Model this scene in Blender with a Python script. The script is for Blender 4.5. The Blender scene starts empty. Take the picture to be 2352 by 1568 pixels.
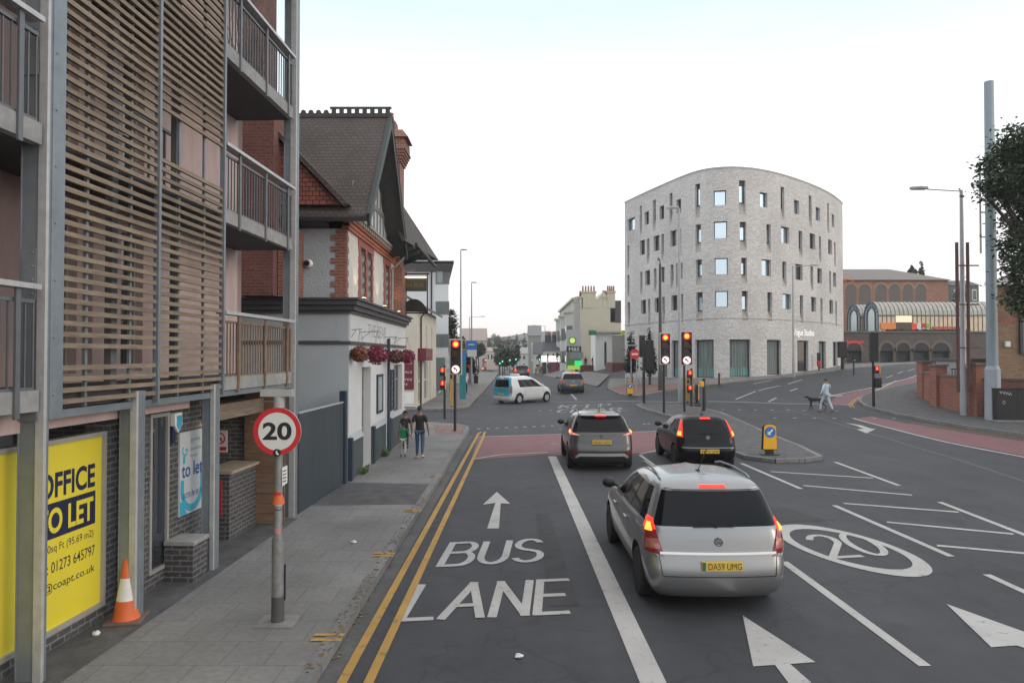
import bpy, bmesh, math, random
from mathutils import Vector, Matrix
R = math.radians
scene = bpy.context.scene
C = scene.collection
random.seed(7)

# ------------------------------------------------ camera, sky, sun, exposure
W, H, F = 2352.0, 1568.0, 1650.0
CAMZ, PIT = 3.2, math.atan(31 / 1650.0)
cam_d = bpy.data.cameras.new('camera')
cam = bpy.data.objects.new('camera', cam_d); C.objects.link(cam)
cam.location = (0, 0, CAMZ)
cam.rotation_euler = (R(90) + PIT, 0, 0)
cam_d.sensor_width = 36.0
cam_d.lens = 36.0 * F / W
cam_d.clip_start, cam_d.clip_end = 0.1, 3000
scene.camera = cam

SUN_EL, SUN_AZ = R(14), R(118)          # azimuth clockwise from +Y (the street)
world = bpy.data.worlds.new('World'); scene.world = world
world.use_nodes = True
nt = world.node_tree
bg = nt.nodes['Background']
sky = nt.nodes.new('ShaderNodeTexSky'); sky.sky_type = 'NISHITA'
sky.sun_disc = False; sky.sun_elevation = SUN_EL; sky.sun_rotation = SUN_AZ
sky.air_density = 1.0; sky.dust_density = 1.5
# thin bright evening cloud: a veil over the clear sky, greyer towards the horizon
tc = nt.nodes.new('ShaderNodeTexCoord')
sp = nt.nodes.new('ShaderNodeSeparateXYZ'); nt.links.new(tc.outputs['Generated'], sp.inputs[0])
ramp = nt.nodes.new('ShaderNodeValToRGB'); nt.links.new(sp.outputs['Z'], ramp.inputs[0])
el = ramp.color_ramp.elements
el[0].position = 0.0; el[0].color = (.72, .665, .675, 1)
el[1].position = 0.09; el[1].color = (.82, .785, .79, 1)
e = el.new(.2); e.color = (1.0, .995, 1.0, 1)
e = el.new(.31); e.color = (.79, .86, .88, 1)
e = el.new(.44); e.color = (.57, .715, .765, 1)
e = el.new(.60); e.color = (.88, .90, .93, 1)
e = el.new(.8); e.color = (.93, .91, .93, 1)
veil = nt.nodes.new('ShaderNodeVectorMath'); veil.operation = 'SCALE'
veil.inputs['Scale'].default_value = 9.6
nt.links.new(ramp.outputs[0], veil.inputs[0])
cn = nt.nodes.new('ShaderNodeTexNoise'); cn.inputs['Scale'].default_value = 2.2; cn.inputs['Detail'].default_value = 5
mp = nt.nodes.new('ShaderNodeMapping'); mp.inputs['Scale'].default_value = (1, 1, 3.5)
nt.links.new(tc.outputs['Generated'], mp.inputs[0]); nt.links.new(mp.outputs[0], cn.inputs['Vector'])
cr = nt.nodes.new('ShaderNodeMapRange'); cr.inputs['From Min'].default_value = .3; cr.inputs['From Max'].default_value = .7
cr.inputs['To Min'].default_value = .82; cr.inputs['To Max'].default_value = .98
nt.links.new(cn.outputs['Fac'], cr.inputs['Value'])
mx = nt.nodes.new('ShaderNodeMix'); mx.data_type = 'RGBA'
nt.links.new(cr.outputs['Result'], mx.inputs['Factor'])
nt.links.new(sky.outputs[0], mx.inputs['A']); nt.links.new(veil.outputs[0], mx.inputs['B'])
nt.links.new(mx.outputs['Result'], bg.inputs['Color'])
bg.inputs['Strength'].default_value = 0.14

sun_d = bpy.data.lights.new('sun', 'SUN')
sun_d.energy = 0.6; sun_d.angle = R(22); sun_d.color = (1, .86, .7)
sun = bpy.data.objects.new('sun', sun_d); C.objects.link(sun)
sd = Vector((math.sin(SUN_AZ) * math.cos(SUN_EL), math.cos(SUN_AZ) * math.cos(SUN_EL), math.sin(SUN_EL)))
sun.rotation_euler = (-sd).to_track_quat('-Z', 'Y').to_euler()
sun.location = sd * 60

scene.view_settings.view_transform = 'Standard'
scene.view_settings.look = 'None'
scene.view_settings.exposure = 0.3
scene.view_settings.gamma = 1.0
scene.cycles.max_bounces = 6

# ------------------------------------------------ geometry of the place
def ss(a, b, x):
    t = min(1.0, max(0.0, (x - a) / (b - a)))
    return t * t * (3 - 2 * t)
def gz(x, y):                            # height of the ground: the road on the right climbs, the far street dips
    k = max(1.0, y / 110.0)
    A = ss(2 * k, 18 * k, x)
    Rr = 1.3 * ss(24, 55, y) + .033 * min(80, max(0, y - 55)) + .03 * min(12, max(0, x - 18)) * ss(45, 60, y) * (1 - ss(70, 86, y))
    return A * Rr + (1 - A) * (-.014 * max(0, y - 93))
def ray(u, v):
    a, c = u - W / 2, H / 2 - v
    return (a, F * math.cos(PIT) - c * math.sin(PIT), F * math.sin(PIT) + c * math.cos(PIT))
def at(u, v, Y):                         # point seen at (u, v) of the survey photo at distance Y
    r = ray(u, v); t = Y / r[1]
    return Vector((r[0] * t, Y, CAMZ + r[2] * t))
def gp(u, v, dz=0.0):                    # point of the ground surveyed at (u, v)
    r = ray(u, v); Y = 3.0
    while Y < 420:
        t = Y / r[1]
        if CAMZ + r[2] * t < gz(r[0] * t, Y) + dz: break
        Y *= 1.0015
    x = r[0] * Y / r[1]
    return Vector((x, Y, gz(x, Y) + dz))

# ------------------------------------------------ materials
MATS = {}
def node_mat(name):
    m = bpy.data.materials.new(name); m.use_nodes = True
    n = m.node_tree
    return m, n, n.nodes['Principled BSDF']
def mat(name, col, rough=.6, metal=0.0, var=.12, scale=6.0, bump=0.0, bscale=60.0, spec=.5, emit=None, estr=0.0, coat=0.0, stretch=None, var2=0.0):
    """plain surface with two scales of tonal variation and an optional fine bump"""
    if name in MATS: return MATS[name]
    m, n, p = node_mat(name)
    p.inputs['Roughness'].default_value = rough; p.inputs['Metallic'].default_value = metal
    p.inputs['Specular IOR Level'].default_value = spec
    p.inputs['Coat Weight'].default_value = coat; p.inputs['Coat Roughness'].default_value = .05
    tcn = n.nodes.new('ShaderNodeTexCoord')
    src = tcn.outputs['Object']
    if stretch:
        mpn = n.nodes.new('ShaderNodeMapping'); mpn.inputs['Scale'].default_value = stretch
        n.links.new(src, mpn.inputs[0]); src = mpn.outputs[0]
    if var > 0:
        nz = n.nodes.new('ShaderNodeTexNoise'); nz.inputs['Scale'].default_value = scale; nz.inputs['Detail'].default_value = 6; nz.inputs['Roughness'].default_value = .65
        n.links.new(src, nz.inputs['Vector'])
        mr = n.nodes.new('ShaderNodeMapRange'); mr.inputs['From Min'].default_value = .25; mr.inputs['From Max'].default_value = .75
        mr.inputs['To Min'].default_value = 1 - var; mr.inputs['To Max'].default_value = 1 + var
        n.links.new(nz.outputs['Fac'], mr.inputs['Value'])
        fac = mr.outputs['Result']
        if var2 > 0:
            nz2 = n.nodes.new('ShaderNodeTexNoise'); nz2.inputs['Scale'].default_value = scale * .12; nz2.inputs['Detail'].default_value = 4
            n.links.new(src, nz2.inputs['Vector'])
            mr2 = n.nodes.new('ShaderNodeMapRange'); mr2.inputs['From Min'].default_value = .3; mr2.inputs['From Max'].default_value = .7
            mr2.inputs['To Min'].default_value = 1 - var2; mr2.inputs['To Max'].default_value = 1 + var2
            n.links.new(nz2.outputs['Fac'], mr2.inputs['Value'])
            mm = n.nodes.new('ShaderNodeMath'); mm.operation = 'MULTIPLY'
            n.links.new(fac, mm.inputs[0]); n.links.new(mr2.outputs['Result'], mm.inputs[1]); fac = mm.outputs[0]
        vm = n.nodes.new('ShaderNodeVectorMath'); vm.operation = 'SCALE'
        vm.inputs[0].default_value = col[:3]
        n.links.new(fac, vm.inputs['Scale']); n.links.new(vm.outputs[0], p.inputs['Base Color'])
    else:
        p.inputs['Base Color'].default_value = (*col[:3], 1)
    if bump > 0:
        nb = n.nodes.new('ShaderNodeTexNoise'); nb.inputs['Scale'].default_value = bscale; nb.inputs['Detail'].default_value = 4
        n.links.new(src, nb.inputs['Vector'])
        bp = n.nodes.new('ShaderNodeBump'); bp.inputs['Strength'].default_value = bump; bp.inputs['Distance'].default_value = .02
        n.links.new(nb.outputs['Fac'], bp.inputs['Height']); n.links.new(bp.outputs[0], p.inputs['Normal'])
    if emit:
        p.inputs['Emission Color'].default_value = (*emit[:3], 1); p.inputs['Emission Strength'].default_value = estr
    MATS[name] = m
    return m
def brick(name, c1, c2, mortar, bw=.225, bh=.075, ms=.012, rough=.85, off=.5, var=.25, big=.12, bump=.4, bias=0.0, vscale=3.0):
    """bricks, slabs, tiles: laid out in metres on the UV map"""
    if name in MATS: return MATS[name]
    m, n, p = node_mat(name)
    p.inputs['Roughness'].default_value = rough
    uvn = n.nodes.new('ShaderNodeUVMap')
    bt = n.nodes.new('ShaderNodeTexBrick')
    bt.inputs['Scale'].default_value = 1.0; bt.inputs['Brick Width'].default_value = bw; bt.inputs['Row Height'].default_value = bh
    bt.inputs['Mortar Size'].default_value = ms; bt.inputs['Mortar Smooth'].default_value = .2; bt.inputs['Bias'].default_value = bias
    bt.offset = off
    bt.inputs['Color1'].default_value = (*c1, 1); bt.inputs['Color2'].default_value = (*c2, 1); bt.inputs['Mortar'].default_value = (*mortar, 1)
    n.links.new(uvn.outputs[0], bt.inputs['Vector'])
    nz = n.nodes.new('ShaderNodeTexNoise'); nz.inputs['Scale'].default_value = vscale * 6; nz.inputs['Detail'].default_value = 5
    n.links.new(uvn.outputs[0], nz.inputs['Vector'])
    nz2 = n.nodes.new('ShaderNodeTexNoise'); nz2.inputs['Scale'].default_value = vscale * .25; nz2.inputs['Detail'].default_value = 5
    n.links.new(uvn.outputs[0], nz2.inputs['Vector'])
    a = n.nodes.new('ShaderNodeMapRange'); a.inputs['From Min'].default_value = .25; a.inputs['From Max'].default_value = .75; a.inputs['To Min'].default_value = 1 - var; a.inputs['To Max'].default_value = 1 + var
    b = n.nodes.new('ShaderNodeMapRange'); b.inputs['From Min'].default_value = .3; b.inputs['From Max'].default_value = .7; b.inputs['To Min'].default_value = 1 - big; b.inputs['To Max'].default_value = 1 + big
    n.links.new(nz.outputs['Fac'], a.inputs['Value']); n.links.new(nz2.outputs['Fac'], b.inputs['Value'])
    mm = n.nodes.new('ShaderNodeMath'); mm.operation = 'MULTIPLY'
    n.links.new(a.outputs['Result'], mm.inputs[0]); n.links.new(b.outputs['Result'], mm.inputs[1])
    vm = n.nodes.new('ShaderNodeVectorMath'); vm.operation = 'SCALE'
    n.links.new(bt.outputs['Color'], vm.inputs[0]); n.links.new(mm.outputs[0], vm.inputs['Scale'])
    n.links.new(vm.outputs[0], p.inputs['Base Color'])
    if bump > 0:
        bp = n.nodes.new('ShaderNodeBump'); bp.inputs['Strength'].default_value = bump; bp.inputs['Distance'].default_value = .01; bp.invert = True
        n.links.new(bt.outputs['Fac'], bp.inputs['Height']); n.links.new(bp.outputs[0], p.inputs['Normal'])
    MATS[name] = m
    return m
def lamp_mat(name, col, s):
    return mat(name, tuple(min(.8, c * .6) for c in col), .3, var=0, emit=col, estr=s)

def worn_mat(name, paint, under, amount=.5, scale=5.0, rough=.75):
    """road paint worn through to the asphalt along ragged patches"""
    if name in MATS: return MATS[name]
    m, n, p = node_mat(name)
    p.inputs['Roughness'].default_value = rough
    g = n.nodes.new('ShaderNodeNewGeometry')
    nz = n.nodes.new('ShaderNodeTexNoise'); nz.inputs['Scale'].default_value = scale; nz.inputs['Detail'].default_value = 9; nz.inputs['Roughness'].default_value = .72
    n.links.new(g.outputs['Position'], nz.inputs['Vector'])
    cr = n.nodes.new('ShaderNodeValToRGB'); n.links.new(nz.outputs['Fac'], cr.inputs[0])
    cr.color_ramp.elements[0].position = max(.02, amount - .07); cr.color_ramp.elements[0].color = (*under, 1)
    cr.color_ramp.elements[1].position = amount + .07; cr.color_ramp.elements[1].color = (*paint, 1)
    n2 = n.nodes.new('ShaderNodeTexNoise'); n2.inputs['Scale'].default_value = 1.7; n2.inputs['Detail'].default_value = 6
    n.links.new(g.outputs['Position'], n2.inputs['Vector'])
    mr = n.nodes.new('ShaderNodeMapRange'); mr.inputs['To Min'].default_value = .72; mr.inputs['To Max'].default_value = 1.25
    n.links.new(n2.outputs['Fac'], mr.inputs['Value'])
    vm = n.nodes.new('ShaderNodeVectorMath'); vm.operation = 'SCALE'
    n.links.new(cr.outputs[0], vm.inputs[0]); n.links.new(mr.outputs['Result'], vm.inputs['Scale'])
    n.links.new(vm.outputs[0], p.inputs['Base Color'])
    MATS[name] = m
    return m

# ------------------------------------------------ mesh builder
class MB:
    def __init__(s): s.v, s.f, s.m, s.uv = [], [], [], []
    def face(s, pts, mi=0, uv=None):
        i = len(s.v); s.v.extend([tuple(p) for p in pts]); s.f.append(tuple(range(i, i + len(pts)))); s.m.append(mi); s.uv.append(uv)
    def raw(s, verts, faces, mi=0):
        i = len(s.v); s.v.extend([tuple(p) for p in verts])
        for f in faces: s.f.append(tuple(k + i for k in f)); s.m.append(mi); s.uv.append(None)
    def box(s, x0, y0, z0, x1, y1, z1, mi=0):
        if x0 > x1: x0, x1 = x1, x0
        if y0 > y1: y0, y1 = y1, y0
        if z0 > z1: z0, z1 = z1, z0
        s.raw([(x0,y0,z0),(x1,y0,z0),(x1,y1,z0),(x0,y1,z0),(x0,y0,z1),(x1,y0,z1),(x1,y1,z1),(x0,y1,z1)],
              [(0,3,2,1),(4,5,6,7),(0,1,5,4),(1,2,6,5),(2,3,7,6),(3,0,4,7)], mi); return s
    def bar(s, a, b, w, h, mi=0, up=(0,0,1)):
        a, b = Vector(a), Vector(b); d = (b - a).normalized(); u = Vector(up)
        if abs(d.dot(u)) > .98: u = Vector((0,1,0))
        x = d.cross(u).normalized() * (w / 2); y = x.cross(d).normalized() * (h / 2)
        s.raw([a-x-y, a+x-y, a+x+y, a-x+y, b-x-y, b+x-y, b+x+y, b-x+y], [(0,1,2,3),(7,6,5,4),(0,4,5,1),(1,5,6,2),(2,6,7,3),(3,7,4,0)], mi); return s
    def ext(s, poly, vec, mi=0, cap_mi=None):
        n = len(poly); a = [Vector(p) for p in poly]; b = [p + Vector(vec) for p in a]
        cm = mi if cap_mi is None else cap_mi
        s.raw(a + b, [tuple(reversed(range(n)))], cm); k = len(s.v) - 2 * n
        s.f.append(tuple(range(k + n, k + 2 * n))); s.m.append(cm); s.uv.append(None)
        for i in range(n):
            j = (i + 1) % n
            s.f.append((k + i, k + j, k + n + j, k + n + i)); s.m.append(mi); s.uv.append(None)
        return s
    def tube(s, pts, r, n=8, mi=0, cap=True):
        pts = [Vector(p) for p in pts]; k = len(pts); rr = r if isinstance(r, (list, tuple)) else [r] * k
        base = len(s.v); prev = None
        for i, p in enumerate(pts):
            d = (pts[min(i + 1, k - 1)] - pts[max(i - 1, 0)]).normalized()
            if prev is None:
                u = Vector((0, 0, 1)) if abs(d.z) < .9 else Vector((1, 0, 0))
                x = d.cross(u).normalized()
            else:
                x = (prev - d * prev.dot(d)).normalized()
            prev = x; y = d.cross(x)
            for j in range(n):
                a = 2 * math.pi * j / n
                s.v.append(tuple(p + (x * math.cos(a) + y * math.sin(a)) * rr[i]))
        for i in range(k - 1):
            for j in range(n):
                q = (j + 1) % n
                s.f.append((base + i*n + j, base + i*n + q, base + (i+1)*n + q, base + (i+1)*n + j)); s.m.append(mi); s.uv.append(None)
        if cap:
            s.f.append(tuple(reversed(range(base, base + n)))); s.m.append(mi); s.uv.append(None)
            s.f.append(tuple(range(base + (k-1)*n, base + k*n))); s.m.append(mi); s.uv.append(None)
        return s
    def lathe(s, prof, c=(0,0,0), n=24, mi=0, axis='z', squash=1.0):
        base = len(s.v); c = Vector(c)
        for r, z in prof:
            for j in range(n):
                a = 2 * math.pi * j / n; x, y = r * math.cos(a), r * math.sin(a) * squash
                p = (x, y, z) if axis == 'z' else ((z, x, y) if axis == 'x' else (x, z, y))
                s.v.append(tuple(c + Vector(p)))
        for i in range(len(prof) - 1):
            for j in range(n):
                q = (j + 1) % n
                s.f.append((base + i*n + j, base + i*n + q, base + (i+1)*n + q, base + (i+1)*n + j)); s.m.append(mi); s.uv.append(None)
        for i, flip in ((0, True), (len(prof) - 1, False)):
            if prof[i][0] > 1e-5:
                f = list(range(base + i*n, base + (i+1)*n)); s.f.append(tuple(reversed(f)) if flip else tuple(f)); s.m.append(mi); s.uv.append(None)
        return s
    def ball(s, c, rx, ry=None, rz=None, n=12, mi=0):
        ry = ry or rx; rz = rz or rx; k = max(4, n // 2)
        base = len(s.v)
        for i in range(k + 1):
            t = math.pi * i / k
            for j in range(n):
                a = 2 * math.pi * j / n
                s.v.append((c[0] + rx*math.sin(t)*math.cos(a), c[1] + ry*math.sin(t)*math.sin(a), c[2] - rz*math.cos(t)))
        for i in range(k):
            for j in range(n):
                q = (j + 1) % n
                s.f.append((base + i*n + j, base + i*n + q, base + (i+1)*n + q, base + (i+1)*n + j)); s.m.append(mi); s.uv.append(None)
        return s
    def grid(s, fn, nu, nv, mi=0, uvf=None):
        base = len(s.v)
        for i in range(nu + 1):
            for j in range(nv + 1): s.v.append(tuple(fn(i / nu, j / nv)))
        for i in range(nu):
            for j in range(nv):
                k = base + i * (nv + 1) + j
                s.f.append((k, k + nv + 1, k + nv + 2, k + 1)); s.m.append(mi)
                s.uv.append([uvf(a / nu, b / nv) for a, b in ((i,j),(i+1,j),(i+1,j+1),(i,j+1))] if uvf else None)
        return s
    def disc(s, c, r, nrm=(0,-1,0), th=.02, n=32, mi=0, ry=None):
        nrm = Vector(nrm).normalized(); up = Vector((0,0,1)) if abs(nrm.z) < .9 else Vector((0,1,0))
        x = up.cross(nrm).normalized(); y = nrm.cross(x); ry = ry or r
        pts = [Vector(c) + x * (r * math.cos(2*math.pi*k/n)) + y * (ry * math.sin(2*math.pi*k/n)) for k in range(n)]
        return s.ext(pts, nrm * th, mi)
    def ring(s, c, r0, r1, nrm=(0,-1,0), n=32, mi=0, ry=1.0):
        nrm = Vector(nrm).normalized(); up = Vector((0,0,1)) if abs(nrm.z) < .9 else Vector((0,1,0))
        x = up.cross(nrm).normalized(); y = nrm.cross(x)
        for k in range(n):
            a, b = 2*math.pi*k/n, 2*math.pi*(k+1)/n
            q = [Vector(c) + (x*math.cos(t) + y*math.sin(t)*ry)*rr for t, rr in ((a,r0),(a,r1),(b,r1),(b,r0))]
            s.face(q, mi)
        return s
    def build(s, name, mats, parent=None, smooth=None, bevel=0, weld=True, keep=None):
        me = bpy.data.meshes.new(name)
        me.from_pydata(s.v, [], s.f)
        mats = mats if isinstance(mats, (list, tuple)) else [mats]
        for m in mats: me.materials.append(m)
        if len(mats) > 1: me.polygons.foreach_set('material_index', s.m)
        uvl = me.uv_layers.new(name='UVMap'); dat = [0.0] * (2 * len(me.loops))
        for pi, p in enumerate(me.polygons):
            cu = s.uv[pi]
            if cu:
                for k, li in enumerate(p.loop_indices): dat[2*li], dat[2*li+1] = cu[k]
                continue
            n = p.normal; ax, ay, az = abs(n.x), abs(n.y), abs(n.z)
            if az > .8 * max(ax, ay) and az > .5:
                for li in p.loop_indices:
                    c = s.v[me.loops[li].vertex_index]; dat[2*li], dat[2*li+1] = c[0], c[1]
            else:
                t = Vector((-n.y, n.x, 0)).normalized(); w = n.cross(t)
                if w.z < 0: w = -w
                for li in p.loop_indices:
                    c = Vector(s.v[me.loops[li].vertex_index]); dat[2*li], dat[2*li+1] = c.dot(t), c.dot(w)
        uvl.data.foreach_set('uv', dat)
        if smooth is not None or weld:
            bm = bmesh.new(); bm.from_mesh(me)
            bmesh.ops.remove_doubles(bm, verts=bm.verts, dist=1e-5)
            if weld == 'fix': bmesh.ops.recalc_face_normals(bm, faces=bm.faces)
            bm.to_mesh(me); bm.free()
        if smooth is not None:
            me.polygons.foreach_set('use_smooth', [True] * len(me.polygons)); me.set_sharp_from_angle(angle=R(smooth))
        o = bpy.data.objects.new(name, me); C.objects.link(o)
        if parent: o.parent = parent
        if bevel:
            b = o.modifiers.new('bevel', 'BEVEL'); b.width = bevel; b.segments = 2; b.limit_method = 'ANGLE'; b.angle_limit = R(40)
        return o

def tag(o, label=None, cat=None, group=None, kind=None):
    if label: o['label'] = label
    if cat: o['category'] = cat
    if group: o['group'] = group
    if kind: o['kind'] = kind
    return o
def thing(name, label, cat, loc=(0,0,0), rz=0.0, group=None):
    o = bpy.data.objects.new(name, None); C.objects.link(o)
    o.location = loc; o.rotation_euler = (0, 0, rz); o.empty_display_size = .2
    return tag(o, label, cat, group)
def struct(mb, name, m, label=None, **kw):
    o = mb.build(name, m, **kw); return tag(o, label, None, None, 'structure')
def copy_tree(o, parent=None):
    c = o.copy(); C.objects.link(c)
    if parent: c.parent = parent
    for ch in list(o.children): copy_tree(ch, c)
    return c

_fonts = {}
def text_mesh(txt, size=1.0, bold=0.0, align='CENTER', sx=1.0, depth=0.0, space=1.0):
    """lettering as flat polygons in the XY plane, baseline at y=0; returns verts, faces"""
    cu = bpy.data.curves.new('lettering', 'FONT'); cu.body = txt; cu.size = size; cu.align_x = align
    cu.offset = bold; cu.extrude = depth; cu.resolution_u = 4; cu.space_character = space
    o = bpy.data.objects.new('lettering', cu); C.objects.link(o)
    dg = bpy.context.evaluated_depsgraph_get(); dg.update()
    me = o.evaluated_get(dg).to_mesh()
    vs = [(v.co.x * sx, v.co.y, v.co.z) for v in me.vertices]; fs = [tuple(p.vertices) for p in me.polygons]
    o.evaluated_get(dg).to_mesh_clear(); bpy.data.objects.remove(o); bpy.data.curves.remove(cu)
    return vs, fs
def put_text(mb, txt, org, ux, uy, size, mi=0, **kw):
    vs, fs = text_mesh(txt, size, **kw)
    o, ux, uy = Vector(org), Vector(ux), Vector(uy)
    uz = ux.cross(uy)
    mb.raw([o + ux * a + uy * b + uz * c for a, b, c in vs], fs, mi)
    return mb
def fit_text(mb, txt, org, ux, uy, w, h, mi=0, bold=0.0, align='CENTER'):
    """lettering stretched to a box w wide (from org, centred or left) and h high"""
    vs, fs = text_mesh(txt, 1.0, bold, align='LEFT')
    x0 = min(v[0] for v in vs); x1 = max(v[0] for v in vs); y0 = min(v[1] for v in vs); y1 = max(v[1] for v in vs)
    o, ux, uy = Vector(org), Vector(ux), Vector(uy)
    k = .5 if align == 'CENTER' else 0
    mb.raw([o + ux * (((a - x0) / (x1 - x0) - k) * w) + uy * ((b - y0) / (y1 - y0) * h) for a, b, c in vs], fs, mi)
    return mb

def wall_holes(mb, P, s0, s1, z0, z1, holes, depth=.15, mi=0, smp=None, reveal_mi=None, sill=None):
    """wall P(s, z, d) -> point (d = depth inwards) with rectangular openings (s0, s1, z0, z1[, depth]) and their reveals"""
    S = sorted(set([s0, s1] + [h[0] for h in holes] + [h[1] for h in holes] + (smp or [])))
    Z = sorted(set([z0, z1] + [h[2] for h in holes] + [h[3] for h in holes]))
    S = [a for a in S if s0 - 1e-6 <= a <= s1 + 1e-6]; Z = [a for a in Z if z0 - 1e-6 <= a <= z1 + 1e-6]
    rm = mi if reveal_mi is None else reveal_mi
    for i in range(len(S) - 1):
        a, b = S[i], S[i+1]; ca = (a + b) / 2
        run = None
        for j in range(len(Z) - 1):
            c, d = Z[j], Z[j+1]; cz = (c + d) / 2
            inside = any(h[0] < ca < h[1] and h[2] < cz < h[3] for h in holes)
            if not inside: mb.face([P(a,c,0), P(b,c,0), P(b,d,0), P(a,d,0)], mi, [(a,c),(b,c),(b,d),(a,d)])
    for h in holes:
        a, b, c, d = h[:4]; dp = h[4] if len(h) > 4 else depth
        sg = [t for t in S if a - 1e-6 <= t <= b + 1e-6]
        mb.face([P(a,c,0), P(a,d,0), P(a,d,dp), P(a,c,dp)], rm, [(0,c),(0,d),(dp,d),(dp,c)])
        mb.face([P(b,d,0), P(b,c,0), P(b,c,dp), P(b,d,dp)], rm, [(0,d),(0,c),(dp,c),(dp,d)])
        for k in range(len(sg) - 1):
            p, q = sg[k], sg[k+1]
            mb.face([P(p,c,0), P(p,c,dp), P(q,c,dp), P(q,c,0)], rm, [(p,0),(p,dp),(q,dp),(q,0)])
            mb.face([P(p,d,0), P(q,d,0), P(q,d,dp), P(p,d,dp)], rm, [(p,0),(q,0),(q,dp),(p,dp)])
    return mb
def flat_wall(org, dirv, inward):
    o, d, n = Vector(org), Vector(dirv).normalized(), Vector(inward).normalized()
    return lambda s, z, dd: o + d * s + n * dd + Vector((0, 0, z))

# shared materials
asphalt = mat('asphalt', (.062, .063, .068), .8, var=.22, scale=22, bump=.35, bscale=160, var2=.22)
M = dict(
    steel=mat('galvanised steel', (.21, .24, .262), .5, .45, .16, 5, var2=.1),
    steel_pale=mat('pale galvanised edge', (.46, .46, .46), .5, .35, .18, 7),
    black=mat('black paint', (.014, .014, .016), .45, var=.2),
    rubber=mat('tyre rubber', (.014, .014, .015), .85, var=.2, scale=30),
    white=mat('white paint', (.74, .74, .72), .55, var=.05, scale=4, var2=.04),
    chrome=mat('chrome', (.62, .63, .65), .16, 1.0, .03),
    glass=mat('dark glass', (.006, .007, .010), .06, var=0, spec=.22),
    pane=mat('window glass', (.03, .036, .042), .04, var=0, spec=1.0),
    grey=mat('grey enamel', (.36, .37, .38), .5, .2, .08),
    lampgrey=mat('lamp column grey', (.33, .34, .35), .5, .3, .12, 3),
    yellow=mat('yellow plastic', (.75, .42, .02), .45, var=.08),
    red=mat('sign red', (.55, .02, .03), .4, var=.05),
    signwhite=mat('sign white', (.66, .66, .64), .45, var=.05, scale=9),
    blue=mat('sign blue', (.02, .16, .48), .4, var=.06),
)
# ------------------------------------------------ ground, road, pavements, markings
def span(a, b, n): return [a + (b - a) * k / n for k in range(n + 1)]
gx = [-400, -250, -150, -90, -60, -40, -25, -15] + [x for x in range(-10, 51)] + [55, 60, 70, 85, 110, 150, 250, 400]
gy = [-60, -30, -12] + [y for y in range(0, 101)] + list(range(104, 180, 4)) + list(range(180, 330, 10)) + [360, 420, 600, 900]
mb = MB(); nx, ny = len(gx), len(gy)
mb.v = [(x, y, gz(x, y)) for x in gx for y in gy]
for i in range(nx - 1):
    for j in range(ny - 1):
        k = i * ny + j; mb.f.append((k, k + ny, k + ny + 1, k + 1)); mb.m.append(0); mb.uv.append(None)

def asphalt_material():
    m, n, p = node_mat('road asphalt')
    p.inputs['Roughness'].default_value = .78
    g = n.nodes.new('ShaderNodeNewGeometry')
    def noise(sc, det=6, rough=.6, stretch=None):
        src = g.outputs['Position']
        if stretch:
            q = n.nodes.new('ShaderNodeMapping'); q.inputs['Scale'].default_value = stretch; n.links.new(src, q.inputs[0]); src = q.outputs[0]
        z = n.nodes.new('ShaderNodeTexNoise'); z.inputs['Scale'].default_value = sc; z.inputs['Detail'].default_value = det; z.inputs['Roughness'].default_value = rough
        n.links.new(src, z.inputs['Vector']); return z.outputs['Fac']
    def rng(f, a, b, lo=.3, hi=.7):
        r = n.nodes.new('ShaderNodeMapRange'); r.inputs['From Min'].default_value = lo; r.inputs['From Max'].default_value = hi
        r.inputs['To Min'].default_value = a; r.inputs['To Max'].default_value = b; n.links.new(f, r.inputs['Value']); return r.outputs['Result']
    def mul(a, b):
        q = n.nodes.new('ShaderNodeMath'); q.operation = 'MULTIPLY'; n.links.new(a, q.inputs[0]); n.links.new(b, q.inputs[1]); return q.outputs[0]
    f = mul(rng(noise(70, 3), .70, 1.32), rng(noise(.35, 5), .76, 1.22))
    f = mul(f, rng(noise(.9, 8, .75), 1.08, .62, .54, .72))       # oily stains
    f = mul(f, rng(noise(2.2, 6, .7), .86, 1.14))
    f = mul(f, rng(noise(1.1, 4, .6, (1, .05, 1)), .84, 1.14))      # tyre-polished bands along the lanes
    vo = n.nodes.new('ShaderNodeTexVoronoi'); vo.feature = 'DISTANCE_TO_EDGE'; vo.inputs['Scale'].default_value = .55
    wv = n.nodes.new('ShaderNodeVectorMath'); wv.operation = 'ADD'
    nz = n.nodes.new('ShaderNodeTexNoise'); nz.inputs['Scale'].default_value = 1.3; n.links.new(g.outputs['Position'], nz.inputs['Vector'])
    n.links.new(g.outputs['Position'], wv.inputs[0]); n.links.new(nz.outputs['Color'], wv.inputs[1]); n.links.new(wv.outputs[0], vo.inputs['Vector'])
    f = mul(f, rng(vo.outputs['Distance'], .68, 1.0, .0, .014))      # thin cracks
    vm = n.nodes.new('ShaderNodeVectorMath'); vm.operation = 'SCALE'; vm.inputs[0].default_value = (.0355, .0375, .043)
    n.links.new(f, vm.inputs['Scale']); n.links.new(vm.outputs[0], p.inputs['Base Color'])
    bp = n.nodes.new('ShaderNodeBump'); bp.inputs['Strength'].default_value = .3; bp.inputs['Distance'].default_value = .01
    n.links.new(noise(120, 3), bp.inputs['Height']); n.links.new(bp.outputs[0], p.inputs['Normal'])
    return m
road_mat = asphalt_material()
struct(mb, 'road', road_mat, 'dark grey asphalt road and junction')

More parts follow.
